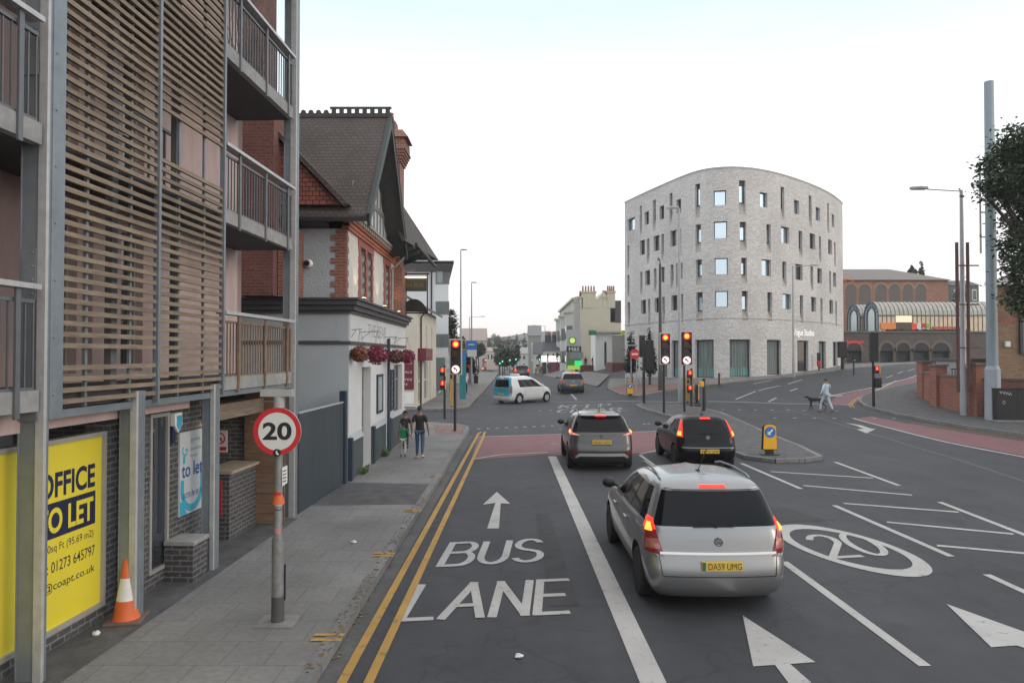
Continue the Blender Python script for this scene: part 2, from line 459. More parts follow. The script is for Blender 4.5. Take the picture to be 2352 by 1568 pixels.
PAINT = worn_mat('worn white road paint', (.40, .395, .38), (.10, .10, .10), .36, 7)
PAINT2 = worn_mat('faded white road paint', (.27, .27, .26), (.08, .08, .085), .45, 5)
YEL = worn_mat('worn yellow road paint', (.40, .235, .055), (.12, .09, .05), .38, 6)
REDS = worn_mat('worn red surfacing', (.175, .075, .08), (.095, .07, .072), .38, 3)
marks_n = 0
def resample(pts, step=.6):
    out = [pts[0]]
    for a, b in zip(pts, pts[1:]):
        a, b = Vector(a), Vector(b); n = max(1, int((b - a).length / step))
        out += [a + (b - a) * (k / n) for k in range(1, n + 1)]
    return [Vector((p[0], p[1], 0)) for p in out]
def ribbon(mb, pts, w, dz=.007, mi=0, step=.6):
    P = resample(pts, step)
    L, Rr = [], []
    for i, p in enumerate(P):
        d = (P[min(i+1, len(P)-1)] - P[max(i-1, 0)]).normalized(); n = Vector((-d.y, d.x, 0)) * (w / 2)
        for lst, q in ((L, p + n), (Rr, p - n)): lst.append((q.x, q.y, gz(q.x, q.y) + dz))
    for i in range(len(P) - 1): mb.face([L[i], Rr[i], Rr[i+1], L[i+1]], mi)
    return mb
def px(*uv): return [gp(u, v) for u, v in uv]
def mark(name, mb, m, label): return struct(mb, name, m, label)
def sheet(mb, A, B, dz, n=24, k=4, mi=0):
    """ground-hugging sheet between two polylines"""
    def rs(P):
        P = [Vector((p[0], p[1], 0)) for p in P]; L = [0]
        for a, b in zip(P, P[1:]): L.append(L[-1] + (b - a).length)
        out = []
        for t in span(0, L[-1], n):
            i = max(j for j in range(len(L) - 1) if L[j] <= t + 1e-9) if t < L[-1] else len(L) - 2
            out.append(P[i].lerp(P[i+1], (t - L[i]) / (L[i+1] - L[i])))
        return out
    A, B = rs(A), rs(B)
    def fn(u, v):
        i = round(u * n); p = A[i].lerp(B[i], v); return (p.x, p.y, gz(p.x, p.y) + dz)
    mb.grid(fn, n, k, mi)
    return A, B
def ramp_skirt(mb, P, dz, depth=.3, mi=0, out=None):
    for a, b in zip(P, P[1:]):
        za, zb = gz(a.x, a.y), gz(b.x, b.y)
        mb.face([(a.x, a.y, za - depth), (b.x, b.y, zb - depth), (b.x, b.y, zb + dz), (a.x, a.y, za + dz)], mi)

slabm = brick('paving slabs', (.168, .166, .162), (.188, .185, .179), (.128, .126, .122), .45, .6, .008, .85, .5, .14, .24, .25, vscale=2.2)
slabfar = brick('small paving', (.16, .15, .14), (.20, .19, .18), (.09, .085, .08), .4, .4, .02, .85, .5, .12, .18, .2)
kerbm = brick('kerb stone', (.15, .15, .148), (.18, .18, .175), (.06, .06, .06), .9, 2.0, .012, .8, .0, .15, .2, .2)
patchm = mat('pavement asphalt', (.080, .080, .082), .85, var=.25, scale=30, bump=.3, bscale=150, var2=.3)
apron = mat('stained building apron', (.075, .073, .07), .85, var=.3, scale=9, bump=.2, var2=.35)

FX = lambda y: -4.708 + .0416 * y                    # line of the steel columns
KX = lambda y: -1.90 + .0069 * (y - 7.16)            # kerb line
# left pavement: runs along the apartments and the pub, ends at the side street
A = [(FX(y) - .7, y) for y in (-8, 0, 17.5)] + [(-4.05, 17.6), (-4.25, 28.6)]
B = [(KX(y), y) for y in (-8, 0, 10, 20, 27.5)] + [(-1.78, 29.2)]
def pave(mb, poly, h, mi=0):
    mb.ext([(p[0], p[1], h) for p in poly], (0, 0, -.35), mi)
mb = MB()
edge = [(-6.5, -8)] + [(KX(y) - .14, y) for y in (-8, 10, 20, 29.5)] + [(-2.05, 31.2), (-2.6, 32.3), (-3.6, 33.0), (-14, 33.4), (-14, 28.4), (-4.05, 28.4), (-4.05, 17.5), (-6.5, 17.5)]
pave(mb, edge, .12)
struct(mb, 'pavement', slabm, 'grey slab pavement along the apartments and the pub')
mb = MB(); kp = [(KX(y) - .07, y, 0) for y in (-8, 10, 20, 29.5)] + [(-1.96, 31.2, 0), (-2.52, 32.38, 0), (-3.6, 33.08, 0), (-14, 33.48, 0)]
for a, b in zip(kp, kp[1:]): mb.bar((a[0], a[1], .02), (b[0], b[1], .02), .14, .216)
struct(mb, 'kerb', kerbm, 'grey kerb stones of the near pavement')
mb = MB(); mb.face([(KX(y) + dx, y, .004) for y, dx in ((-5, 0), (-5, .2), (29, .2), (29, 0))])
struct(mb, 'gutter', mat('gutter concrete', (.085, .085, .086), .85, var=.25, scale=12, var2=.25), 'paler gutter strip beside the kerb')
mb = MB(); mb.face([(-4.6, 14.75, .124), (KX(15) - .15, 14.9, .124), (KX(17) - .15, 17.2, .124), (-4.03, 17.45, .124)])
mb.face([(-4.72, 3, .1235), (FX(3) + .22, 3, .1235), (FX(13.6) + .1, 13.6, .1235), (-5.3, 13.6, .1235)])
struct(mb, 'pavement_patch', patchm, 'darker asphalt patches in the pavement')
mb = MB(); mb.face([(-3.0, 28.3, .125), (-1.95, 28.3, .125), (-2.0, 31.2, .125), (-3.5, 31.8, .125)])
struct(mb, 'tactile_paving', brick('red tactile paving', (.20, .115, .105), (.23, .14, .13), (.13, .10, .10), .4, .4, .03, .85, 0), 'worn red tactile paving at the crossing')
# beyond the side street
mb = MB(); pave(mb, [(-30, 41.2), (-5.4, 41.2), (-3.4, 41.6), (-2.6, 43.0), (-2.45, 60), (-2.3, 93), (-2.3, 130), (-30, 130)], .11)
struct(mb, 'far_pavement', slabfar, 'paved corner beyond the side street')
# leaf litter in the gutter
rnd = random.Random(3); mb = MB()
for k in range(280):
    y = rnd.uniform(7, 16); x = KX(y) + abs(rnd.gauss(0, .05)) - .02 - .14 * rnd.random()
    z = .13 if x < KX(y) else .012; s = rnd.uniform(.008, .03); a = rnd.uniform(0, 6.3)
    c, sn = math.cos(a) * s, math.sin(a) * s
    mb.face([(x + c, y + sn, z), (x - sn, y + c, z + .008), (x - c, y - sn, z), (x + sn, y - c, z + .004)])
o = mb.build('leaf_litter', mat('dry leaves', (.17, .11, .06), .9, var=.5, scale=40)); tag(o, 'dry brown leaf litter gathered along the kerb', 'litter', None, 'stuff')

# --- markings on the left lane
mb = MB()
for dx in (0, .26):
    ribbon(mb, [(-1.66 + dx + .0135 * (y - 7), y) for y in (2, 10, 20, 27.5)] + [(-1.36 + dx * .9, 29.3), (-1.28 + dx * .6, 29.9)], .1, .012)
mark('double_yellow_line', mb, YEL, 'double yellow lines beside the kerb')
mb = MB()
for v in (1463, 1273, 1172, 1093):
    p = gp({1463: 752, 1273: 880, 1172: 948, 1093: 1003}[v], v, .13)
    for dy in (-.07, .07): mb.face([(p.x - .16, p.y + dy - .035, .131), (p.x + .17, p.y + dy - .035, .131), (p.x + .17, p.y + dy + .035, .131), (p.x - .16, p.y + dy + .035, .131)])
mark('kerb_tick', mb, YEL, 'short yellow loading ticks on the pavement edge')
mb = MB(); a, b = gp(1500, 1568), gp(1268, 1048)
d = (b - a).normalized(); ribbon(mb, [a - d * 6, b], .26)
mark('bus_lane_line', mb, PAINT, 'wide white line edging the bus lane')
# painted letters are laid as strokes of even width, stretched along the road
def arc_(cx, cy, rx, ry, a0, a1, n=10): return [(cx + rx * math.cos(R(a0 + (a1 - a0) * k / n)), cy + ry * math.sin(R(a0 + (a1 - a0) * k / n))) for k in range(n + 1)]
STROKES = {
 'B': [[(0, 0), (0, 1)], [(0, 1), (.6, 1)] + arc_(.6, .77, .36, .23, 90, -90) + [(0, .54)], [(.6, .54)] + arc_(.62, .27, .38, .27, 90, -90) + [(0, 0)]],
 'U': [[(0, 1), (0, .3)] + arc_(.5, .3, .5, .3, 180, 360) + [(1, 1)]],
 'S': [arc_(.5, .75, .46, .25, 20, 180) + arc_(.5, .75, .46, .23, 180, 250, 4) + [(.7, .46)] + arc_(.5, .25, .5, .25, 40, -160, 12)],
 'L': [[(0, 1), (0, 0)], [(0, 0), (1, 0)]], 'A': [[(0, 0), (.5, 1)], [(.5, 1), (1, 0)], [(.19, .32), (.81, .32)]],
 'N': [[(0, 0), (0, 1)], [(0, 1), (1, 0)], [(1, 0), (1, 1)]], 'E': [[(0, 0), (0, 1)], [(0, 1), (1, 1)], [(0, .52), (.85, .52)], [(0, 0), (1, 0)]],
 'K': [[(0, 0), (0, 1)], [(1, 1), (.05, .45)], [(.3, .6), (1, 0)]], 'P': [[(0, 0), (0, 1)], [(0, 1), (.6, 1)] + arc_(.6, .75, .4, .25, 90, -90) + [(0, .5)]],
 'C': [arc_(.5, .5, .5, .5, 45, 315, 16)], 'R': [[(0, 0), (0, 1)], [(0, 1), (.6, 1)] + arc_(.6, .75, .4, .25, 90, -90) + [(0, .5)], [(.5, .5), (1, 0)]],
 '2': [arc_(.5, .72, .48, .28, 165, -30, 14) + [(.02, .02)], [(0, .0), (1, .0)]], '0': [arc_(.5, .5, .5, .5, 0, 360, 24)]}
WID = {'L': .85, 'E': .9, 'S': 1.05, 'B': 1.1, 'A': 1.15}
def stroke_text(q, txt, a, ux, uy, w=.12, gap=.38):
    """letters in the parallelogram a, a+ux, a+uy"""
    tot = sum(WID.get(c, 1) for c in txt) + gap * (len(txt) - 1); x = 0; k = 0
    for c in txt:
        cw = WID.get(c, 1)
        for st in STROKES[c]:
            P = [a + ux * ((x + px_ * cw) / tot) + uy * py_ for px_, py_ in st]
            if len(P) == 2: d = (P[1] - P[0]).normalized() * (w * .45); P = [P[0] - d, P[1] + d]
            ribbon(q, P, w, .0075 + .0009 * (k % 5), 0, .25); k += 1
        x += cw + gap
def road_text(txt, u0, v0, u1, v1, ut, vt, m, label, w=.13):
    a, b, t = gp(u0, v0), gp(u1, v1), gp(ut, vt); q = MB(); w = w if w != .13 else .115
    stroke_text(q, txt, a, b - a, t - a, w); return mark('road_lettering', q, m, label)
road_text('BUS', 1010, 1300, 1240, 1289, 1040, 1248, PAINT, 'white road lettering reading BUS')
road_text('LANE', 920, 1424, 1300, 1407, 968, 1345, PAINT, 'white road lettering reading LANE')
def arrow(pts, m, label):
    q = MB(); P = px(*pts); q.face([(p.x, p.y, gz(p.x, p.y) + .008) for p in P]); return mark('road_arrow', q, m, label)
arrow([(1119, 1214), (1138, 1155), (1109, 1159), (1141, 1130), (1172, 1157), (1150, 1156), (1146, 1214)], PAINT, 'straight ahead arrow in the bus lane')
arrow([(1706, 1414), (1873, 1522), (1815, 1526), (1870, 1575), (1815, 1575), (1780, 1528), (1730, 1531)], PAINT, 'large white arrow behind the silver car')
arrow([(2174, 1388), (2352, 1452), (2480, 1500), (2480, 1530), (2335, 1483), (2277, 1487)], PAINT, 'white arrow tip at the right edge of the near road')
mb = MB()
ribbon(mb, px((1800, 1290), (1960, 1408), (2125, 1530)), .13); ribbon(mb, px((1470, 1045), (1560, 1110)), .11)
ribbon(mb, px((1703, 1064), (1840, 1123)), .12)
mark('lane_line', mb, PAINT, 'white lane lines beside the queue of cars')
mb = MB()
for s in [((1770, 1083), (2005, 1098)), ((1845, 1115), (2095, 1137)), ((1938, 1156), (2202, 1176)), ((2037, 1199), (2328, 1227)), ((2152, 1253), (2480, 1282)), ((1918, 1061), (2065, 1115)), ((1916, 1161), (2185, 1278)), ((2158, 1153), (2420, 1254)), ((2266, 1320), (2420, 1390))]:
    ribbon(mb, px(*s), .12)
mark('hatched_marking', mb, PAINT, 'white hatching between the two carriageways')
# elongated speed roundel with its 20
c = gp(1962, 1257); e1 = (gp(2112, 1325) - gp(1815, 1205)); 
ax = e1.normalized(); L2 = e1.length / 2; perp = Vector((-ax.y, ax.x, 0)); w2 = .82
mid = (gp(2112, 1325) + gp(1815, 1205)) / 2
mb = MB()
for k in range(48):
    t0, t1 = 2 * math.pi * k / 48, 2 * math.pi * (k + 1) / 48
    q = [mid + ax * (math.cos(t) * (L2 - dl)) + perp * (math.sin(t) * (w2 - dw)) for t, dl, dw in ((t0, 0, 0), (t1, 0, 0), (t1, .36, .15), (t0, .36, .15))]
    mb.face([(p.x, p.y, .008) for p in q])
mb.v = [(x, y, gz(x, y) + .008) for x, y, z in mb.v]
a_ = gp(1913, 1281); stroke_text(mb, '20', a_, gp(2052, 1273) - a_, gp(1846, 1231) - a_, .12, .3)
mark('speed_roundel', mb, PAINT, 'elongated white 20 roundel painted on the road')
# cycle box before the stop line
mb = MB(); sheet(mb, px((1082, 1056), (1255, 1043), (1300, 1048), (1490, 1040), (1540, 1036)), px((1098, 1003), (1290, 998), (1515, 990), (1560, 989)), .005, 16, 3)
mark('cycle_box', mb, REDS, 'worn red cycle box across the lanes')
mb = MB(); ribbon(mb, px((1100, 1003), (1300, 997), (1515, 990)), .11, .010); ribbon(mb, px((1085, 1055), (1150, 1044), (1258, 1039)), .10, .010); ribbon(mb, px((1470, 1043), (1520, 1032)), .10, .010)
ribbon(mb, px((1255, 922), (1425, 921), (1560, 924)), .11); ribbon(mb, px((1345, 944), (1440, 943)), .09)
ribbon(mb, px((1625, 922), (1800, 927), (1960, 930)), .12)
mark('stop_line', mb, PAINT, 'white stop lines at the signals')
mb = MB(); p = gp(1288, 1019); mb.ring((p.x, p.y, gz(p.x, p.y) + .011), .28, .36, (0, 0, 1), 20); mb.bar((p.x + .3, p.y + .2, .012), (p.x + .9, p.y + .5, .012), .06, .002)
mb.ring((p.x + 1.0, p.y + .2, gz(p.x, p.y) + .011), .28, .36, (0, 0, 1), 20)
mark('cycle_symbol', mb, PAINT2, 'faded cycle symbol on the red box')
road_text('KEEP', 1284, 937, 1400, 935, 1292, 930, PAINT2, 'far white road lettering reading KEEP', .2)
road_text('CLEAR', 1279, 947.5, 1425, 944.5, 1287, 940.5, PAINT2, 'far white road lettering reading CLEAR', .2)
mb = MB()
for s in [((1310, 888), (1318, 896)), ((1312, 905), (1324, 918)), ((1283, 872), (1300, 884)), ((1260, 862), (1275, 868)), ((1150, 849), (1190, 866)), ((1175, 845), (1215, 855)), ((1245, 852), (1252, 857))]:
    ribbon(mb, px(*s), .12, .009)
mark('centre_line', mb, PAINT, 'broken white line up the far street')
mb = MB()
for s in [((1810, 882), (1843, 872)), ((1742, 897), (1792, 886)), ((1765, 923), (1783, 914)), ((1690, 917), (1735, 899)), ((1815, 898), (1832, 892)), ((1730, 882), (1775, 873)), ((1650, 882), (1690, 876)), ((1990, 907), (2060, 874))]:
    ribbon(mb, px(*s), .12, .009)
ribbon(mb, px((1900, 912), (1920, 907), (1995, 892), (2090, 868), (2115, 858)), .12, .011)
for s in [((2035, 868), (2050, 862)), ((2062, 858), (2075, 853)), ((2085, 852), (2100, 847))]: ribbon(mb, px(*s), .09, .011)
mark('junction_line', mb, PAINT, 'white lane dashes on the road climbing to the right')
arrow([(1878, 914), (1905, 906), (1935, 907), (1935, 910), (1905, 911)], PAINT2, 'small arrow on the climbing road')
mb = MB(); ribbon(mb, px((1962, 962), (2050, 985), (2180, 1017), (2352, 1050), (2480, 1080)), .15, .012)
mark('edge_line', mb, PAINT, 'white line edging the red cycle lane')
arrow([(1940, 971), (1975, 976), (2003, 985), (2012, 985), (1990, 995), (1968, 986), (1985, 985), (1965, 977)], PAINT, 'curved right turn arrow')
mb = MB(); ribbon(mb, px((1800, 937), (1900, 965), (2050, 1010), (2200, 1055), (2352, 1105), (2480, 1150)), .09, .004)
mark('road_seam', mb, worn_mat('tar seam', (.12, .12, .12), (.075, .075, .08), .5, 4), 'pale seam in the asphalt')
# red cycle lanes on the right
mb = MB()
sheet(mb, px((1966, 961), (2050, 983), (2180, 1014), (2352, 1046), (2480, 1075)), px((2002, 956), (2100, 976), (2230, 995), (2352, 1013), (2480, 1030)), .006, 24, 3)
sheet(mb, px((1905, 928), (1922, 909), (1995, 894), (2090, 869), (2112, 862)), px((1960, 930), (1973, 920), (2010, 902), (2100, 882), (2118, 876)), .006, 24, 3)
mark('cycle_lane', mb, REDS, 'worn red cycle lanes sweeping round the right corner')
mb = MB()
for o_ in (0, 4):
    ribbon(mb, px((2090, 970 + o_), (2160, 979 + o_), (2260, 993 + o_), (2352, 1005 + o_), (2480, 1020 + o_)), .06, .012)
    ribbon(mb, px((1962 - o_ * 1.6, 936), (1955 - o_ * 1.6, 929), (1966 - o_, 918), (1992, 905 - o_ * .3), (2090, 888), (2120, 880)), .06, .012)
mark('double_yellow_line', mb, YEL, 'double yellow lines round the right corner')
# right pavement: triangular corner by the brick wall
rp = px((1975, 925), (1988, 935), (2000, 941), (2090, 962), (2190, 979), (2352, 1003), (2480, 1018))
rq = px((2115, 880), (2140, 905), (2165, 918), (2230, 942), (2280, 955), (2400, 965), (2520, 970))
rp = px((2120, 878), (2050, 893), (2005, 904), (1980, 914), (1974, 925), (1990, 936), (2050, 953), (2190, 979), (2352, 1003), (2480, 1018))
rq = px((2125, 877), (2122, 879), (2120, 883), (2119, 888), (2120, 894), (2122, 902), (2150, 918), (2280, 945), (2480, 950), (2700, 960))
mb = MB(); A, B = sheet(mb, rp, rq, .12, 40, 4); ramp_skirt(mb, A, .12)
struct(mb, 'right_pavement', patchm, 'dark asphalt pavement round the right corner', weld='fix')
mb = MB()
for a, b in zip(A, A[1:]): mb.bar((a.x, a.y, gz(a.x, a.y) + .03), (b.x, b.y, gz(b.x, b.y) + .03), .14, .20)
struct(mb, 'right_kerb', kerbm, 'kerb stones of the right corner')
# refuge island with the bollard
isl = px((1885, 1056), (1845, 1062), (1780, 1063), (1715, 1055), (1690, 1045), (1625, 1005), (1560, 965), (1480, 942), (1462, 934), (1475, 931), (1545, 932), (1620, 943), (1655, 952), (1700, 972), (1760, 1000), (1830, 1028))
def island(poly, name, m, label, h=.12):
    q = MB(); top = [(p.x, p.y, gz(p.x, p.y) + h) for p in poly]
    cx = sum(p.x for p in poly) / len(poly); cy = sum(p.y for p in poly) / len(poly)
    inner = [Vector((p.x + (cx - p.x) * .0, p.y, 0)) for p in poly]
    q.face(top, 0)
    for a, b in zip(poly, poly[1:] + poly[:1]):
        q.face([(a.x, a.y, gz(a.x, a.y) - .2), (b.x, b.y, gz(b.x, b.y) - .2), (b.x, b.y, gz(b.x, b.y) + h), (a.x, a.y, gz(a.x, a.y) + h)], 1)
    o = struct(q, name, [m, kerbm], label, weld='fix'); q = MB()
    for a, b in zip(poly, poly[1:] + poly[:1]): q.bar((a.x, a.y, gz(a.x, a.y) + h - .06), (b.x, b.y, gz(b.x, b.y) + h - .06), .16, .13)
    struct(q, name + '_kerb', kerbm, 'kerb round the ' + label)
island(isl, 'traffic_island', patchm, 'long asphalt refuge island between the carriageways')
# pavement in front of the curved grey building
pa = px((1395, 893), (1430, 910), (1465, 913), (1530, 900), (1640, 886), (1680, 882), (1800, 868), (1900, 854), (1960, 847), (2120, 836))
pb = px((1400, 872), (1420, 872), (1445, 872), (1530, 868), (1600, 866), (1660, 864), (1790, 852), (1890, 842), (1960, 838), (2130, 829))
mb = MB(); A, B = sheet(mb, pa, pb, .12, 60, 4); ramp_skirt(mb, A, .12)
struct(mb, 'corner_pavement', slabfar, 'pale pavement in front of the curved grey building', weld='fix')
mb = MB()
for a, b in zip(A, A[1:]): mb.bar((a.x, a.y, gz(a.x, a.y) + .05), (b.x, b.y, gz(b.x, b.y) + .05), .14, .15)
struct(mb, 'corner_kerb', kerbm, 'kerb of the pavement by the curved building')
mb = MB(); ra = px((1400, 895), (1432, 909), (1470, 912), (1530, 899), (1640, 886)); rb = px((1440, 885), (1450, 887), (1475, 888), (1530, 886), (1600, 878))
sheet(mb, ra, rb, .127, 24, 3)
struct(mb, 'brick_paving', brick('brick paviours', (.17, .085, .07), (.21, .12, .10), (.1, .08, .07), .2, .1, .01), 'red brick paving at the corner')
# right side of the far street
pa = px((1225, 858), (1260, 866), (1330, 880), (1372, 890)); pb = px((1255, 850), (1290, 852), (1370, 858), (1400, 862))
mb = MB(); A, B = sheet(mb, [(7.3, 150), (7.0, 120)] + [tuple(p) for p in pa], [(14, 150), (14, 120)] + [tuple(p) for p in pb], .12, 30, 4); ramp_skirt(mb, A, .12)
struct(mb, 'street_pavement', slabfar, 'pavement on the right of the far street', weld='fix')
# raised studs of the crossings
mb = MB()
for u0, v0, u1, v1, n in ((1100, 985, 1290, 977, 9), (1480, 974, 1500, 972, 2), (1780, 960, 2190, 962, 9), (1660, 941, 1960, 944, 8), (1240, 943, 1340, 940, 4), (1840, 1040, 2000, 1012, 0)):
    for k in range(n):
        p = gp(u0 + (u1 - u0) * k / n, v0 + (v1 - v0) * k / n); mb.box(p.x - .07, p.y - .07, p.z + .002, p.x + .07, p.y + .07, p.z + .012)
struct(mb, 'crossing_studs', PAINT, 'white crossing studs')

repairm = mat('asphalt repair', (.040, .040, .043), .85, var=.25, scale=25, bump=.3, bscale=150, var2=.2)
for i, (pts_, lab) in enumerate(((((1230, 1180), (1262, 1180), (1330, 1390), (1262, 1392)), 'dark rectangular repair in the bus lane'), (((1690, 1165), (1800, 1165), (1900, 1195), (1770, 1200)), 'dark repair patch in the right hand lane'))):
    q = MB(); q.face([(p.x, p.y, gz(p.x, p.y) + .004) for p in px(*pts_)]); struct(q, 'road_repair', repairm, lab)
ironm = mat('worn iron', (.05, .045, .04), .5, .6, .3, 30)
for u, v, w_, lab in ((1300, 985, .32, 'round iron manhole cover by the red box'), (1640, 1005, .3, 'round iron cover near the island kerb'), (1420, 1150, .3, 'round iron manhole cover in the middle lane')):
    p = gp(u, v); t = thing('manhole_cover', lab, 'manhole cover', (p.x, p.y, gz(p.x, p.y) + .003), .03)
    q = MB()
    if 'square' in lab: q.box(-w_, -w_ * .8, 0, w_, w_ * .8, .007)
    else: q.lathe([(w_, 0), (w_, .006), (0, .006)], n=28)
    q.build('cover', ironm, t); q = MB(); q.ring((0, 0, .0075), w_ * .78, w_ * .84, (0, 0, 1), 24)
    for k in range(-2, 3): q.box(-w_ * .5, k * w_ * .22 - .012, .0062, w_ * .5, k * w_ * .22 + .012, .0085)
    q.build('rim_pattern', mat('iron rim', (.09, .085, .08), .5, .5, .2), t)
for k, (u, v) in enumerate(((1090, 1330), )):
    pass
# ------------------------------------------------ apartment building with the timber screen (left)
render_pink = mat('stained pink render', (.47, .355, .34), .9, var=.18, scale=3, bump=.15, bscale=90, var2=.25, stretch=(1, 1, .25))
conc = mat('concrete edge', (.27, .267, .262), .85, var=.22, scale=7, var2=.15)
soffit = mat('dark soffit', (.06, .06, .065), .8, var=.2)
dkbrick = brick('dark blue brick', (.045, .046, .052), (.075, .072, .076), (.16, .155, .15), .225, .075, .011, .7, .5, .3, .15)
timber = mat('weathered timber', (.205, .160, .115), .8, var=.4, scale=9, bump=.2, bscale=40, stretch=(3, .35, 3), var2=.25)
timber_dk = mat('brown stained boards', (.17, .10, .062), .75, var=.3, scale=6, bump=.2, bscale=30, stretch=(.4, 1, 4), var2=.2)
vinyl = mat('yellow window vinyl', (.76, .63, .04), .45, var=.05, scale=1.2, coat=.15)
navy = mat('navy lettering', (.012, .016, .055), .5, var=.05)
frame_m = mat('pale window frame', (.36, .35, .33), .5, .2, .1)
steelc = M['steel']

apt = thing('apartment_building', 'apartment block with timber slat screen, steel columns and balconies on the left', 'building', (-4.708, 0, .12), -math.atan(.0416))
# local frame: y along the facade, x = 0 is the line of the steel columns, negative x goes indoors
mb = MB()
WX = -1.15
holes = []
for zb in (2.75, 5.22, 7.72):
    for y0, y1 in ((7.0, 7.55), (8.55, 9.0), (9.1, 9.32), (9.95, 10.5), (4.3, 5.4)):
        holes.append((y0, y1, zb + .1, zb + 2.05, .18))
wall_holes(mb, flat_wall((WX, 0, 0), (0, 1, 0), (-1, 0, 0)), -3, 13.95, 2.6, 10.6, holes)
mb.box(-9, -3, 2.62, WX - .19, 13.95, 10.6); mb.box(WX - .19, 13.75, 2.62, WX, 13.95, 10.62)
mb.box(-.30, -3, 2.34, -.24, 10.1, 2.72)
mb.build('wall', render_pink, apt)
mb = MB(); mb.box(-9.3, -3.2, 10.6, -.5, 14.2, 10.85); mb.build('roof', conc, apt)
for h in holes:
    q = MB(); y0, y1, z0, z1 = h[:4]; x = WX - .13
    for a in ((y0, z0, y0 + .05, z1), (y1 - .05, z0, y1, z1), (y0 + .05, z0, y1 - .05, z0 + .05), (y0 + .05, z1 - .05, y1 - .05, z1), (y0 + .05, z0 + .9, y1 - .05, z0 + .95)):
        q.box(x - .05, a[0], a[1], x + .02, a[2], a[3])
    w = q.build('window', frame_m, apt)
    q = MB(); q.box(x - .04, y0 + .05, z0 + .05, x - .02, y1 - .05, z1 - .05); q.build('pane', M['pane'], w)
# floors seen behind the screen and under the balconies
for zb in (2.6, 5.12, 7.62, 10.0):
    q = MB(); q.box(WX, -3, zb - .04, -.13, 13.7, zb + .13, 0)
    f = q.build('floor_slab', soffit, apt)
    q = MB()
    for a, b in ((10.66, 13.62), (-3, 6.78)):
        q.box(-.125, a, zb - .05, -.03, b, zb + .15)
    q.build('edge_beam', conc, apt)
# balconies: each rail set is one part
def railing(y0, y1, zb, infill_m, label=None):
    q = MB(); zt = zb + 1.08
    q.box(-.13, y0, zt - .05, .03, y1, zt, 1)
    for z in (zb + .10, zt - .16): q.box(-.075, y0, z - .018, -.035, y1, z + .018)
    n = int((y1 - y0) / .105)
    for k in range(n + 1):
        y = y0 + (y1 - y0) * k / n; q.box(-.063, y - .008, zb + .1, -.047, y + .008, zt - .16)
    for y in [y0 + .55 + k * (y1 - y0 - .8) / 2 for k in range(3)]: q.box(-.028, y - .03, zb - .16, -.005, y + .03, zt - .05)
    o = q.build('balcony_railing', [infill_m, M['steel_pale']], apt)
    if label: o['label'] = label
railm = mat('railing steel', (.14, .15, .16), .5, .4, .15)
rustm = mat('rusty railing', (.20, .13, .085), .8, .1, .45, 9, var2=.3)
railing(10.66, 13.6, 2.66, rustm, 'rust stained balcony railing')
for zb in (5.18, 7.68): railing(10.66, 13.6, zb, railm)
for zb in (2.66, 5.18, 7.68): railing(2.5, 6.72, zb, railm)
# slat screen
def slats(y0, y1, skip, name):
    q = MB(); z = 2.62; k = 0; rnd = random.Random(int(y0 * 10))
    while z < 9.4:
        if not skip(z): q.bar((-.02 + rnd.uniform(-.004, .004), y0, z), (-.02, y1, z + rnd.uniform(-.006, .006)), .035, .05)
        z += .111; k += 1
    q.build('slat_screen', timber, apt)
slats(7.07, 8.78, lambda z: 2.97 < z < 3.08, 'a'); slats(8.84, 10.58, lambda z: 5.58 < z < 6.12, 'b')
q = MB()
for y, w in ((8.81, .05), (10.61, .05)): q.box(-.05, y - w / 2, 2.5, .02, y + w / 2, 9.6)
for y in (7.5, 8.3, 9.4, 10.1): q.box(-.075, y - .02, 2.55, -.045, y + .02, 9.6)
q.build('screen_post', steelc, apt)
q = MB(); q.box(-.20, 8.05, 2.7, -.12, 8.16, 9.5); q.box(-.25, 9.55, 2.7, -.17, 9.62, 9.5); q.box(-.6, 9.2, 6.2, -.55, 10.3, 6.24); q.box(-.6, 9.2, 5.3, -.57, 9.23, 6.2); q.box(-.6, 9.6, 5.3, -.57, 9.63, 6.2); q.box(-.6, 10.0, 5.3, -.57, 10.03, 6.2)
q.build('inner_railing', railm, apt)
# steel H columns
def hcol(y, z1, w=.2, pale=.065, plates=(), d=.17):
    q = MB()
    q.box(-w, y, 0, -pale, y + .03, z1); q.box(-w - .01, y - .01, 0, -w + .004, y + .16, z1); q.box(-pale + .001, y + .03, 0, -.012, y + d - .02, z1)
    q.box(-pale, y - .012, 0, 0, y + .028, z1, 1); q.box(-.011, y + .03, 0, 0, y + d, z1)
    for z in plates:
        q.box(-w + .01, y - .016, z, -pale - .005, y - .002, z + .5, 0)
        for k in range(4): q.ball((-w * .5, y - .018, z + .06 + k * .13), .012, n=8)
    o = q.build('steel_column', [steelc, M['steel_pale']], apt, bevel=.003)
hcol(6.82, 10.9, .25, .085, (5.75, 3.6), .06); hcol(8.38, 2.66, .20, .08); hcol(10.36, 2.66, .17, .06); hcol(13.72, 10.6, .23, .11, (4.95, 7.2))
q = MB(); q.box(-.04, 6.875, 2.46, .01, 7.06, 10.9)
for k in range(14): q.ball((.012, 6.92, 2.7 + k * .55), .013, n=8)
q.build('cover_plate', steelc, apt, bevel=.004)
q = MB(); q.box(-.30, 6.78, 2.46, -.05, 13.62, 2.54); q.build('steel_beam', steelc, apt)
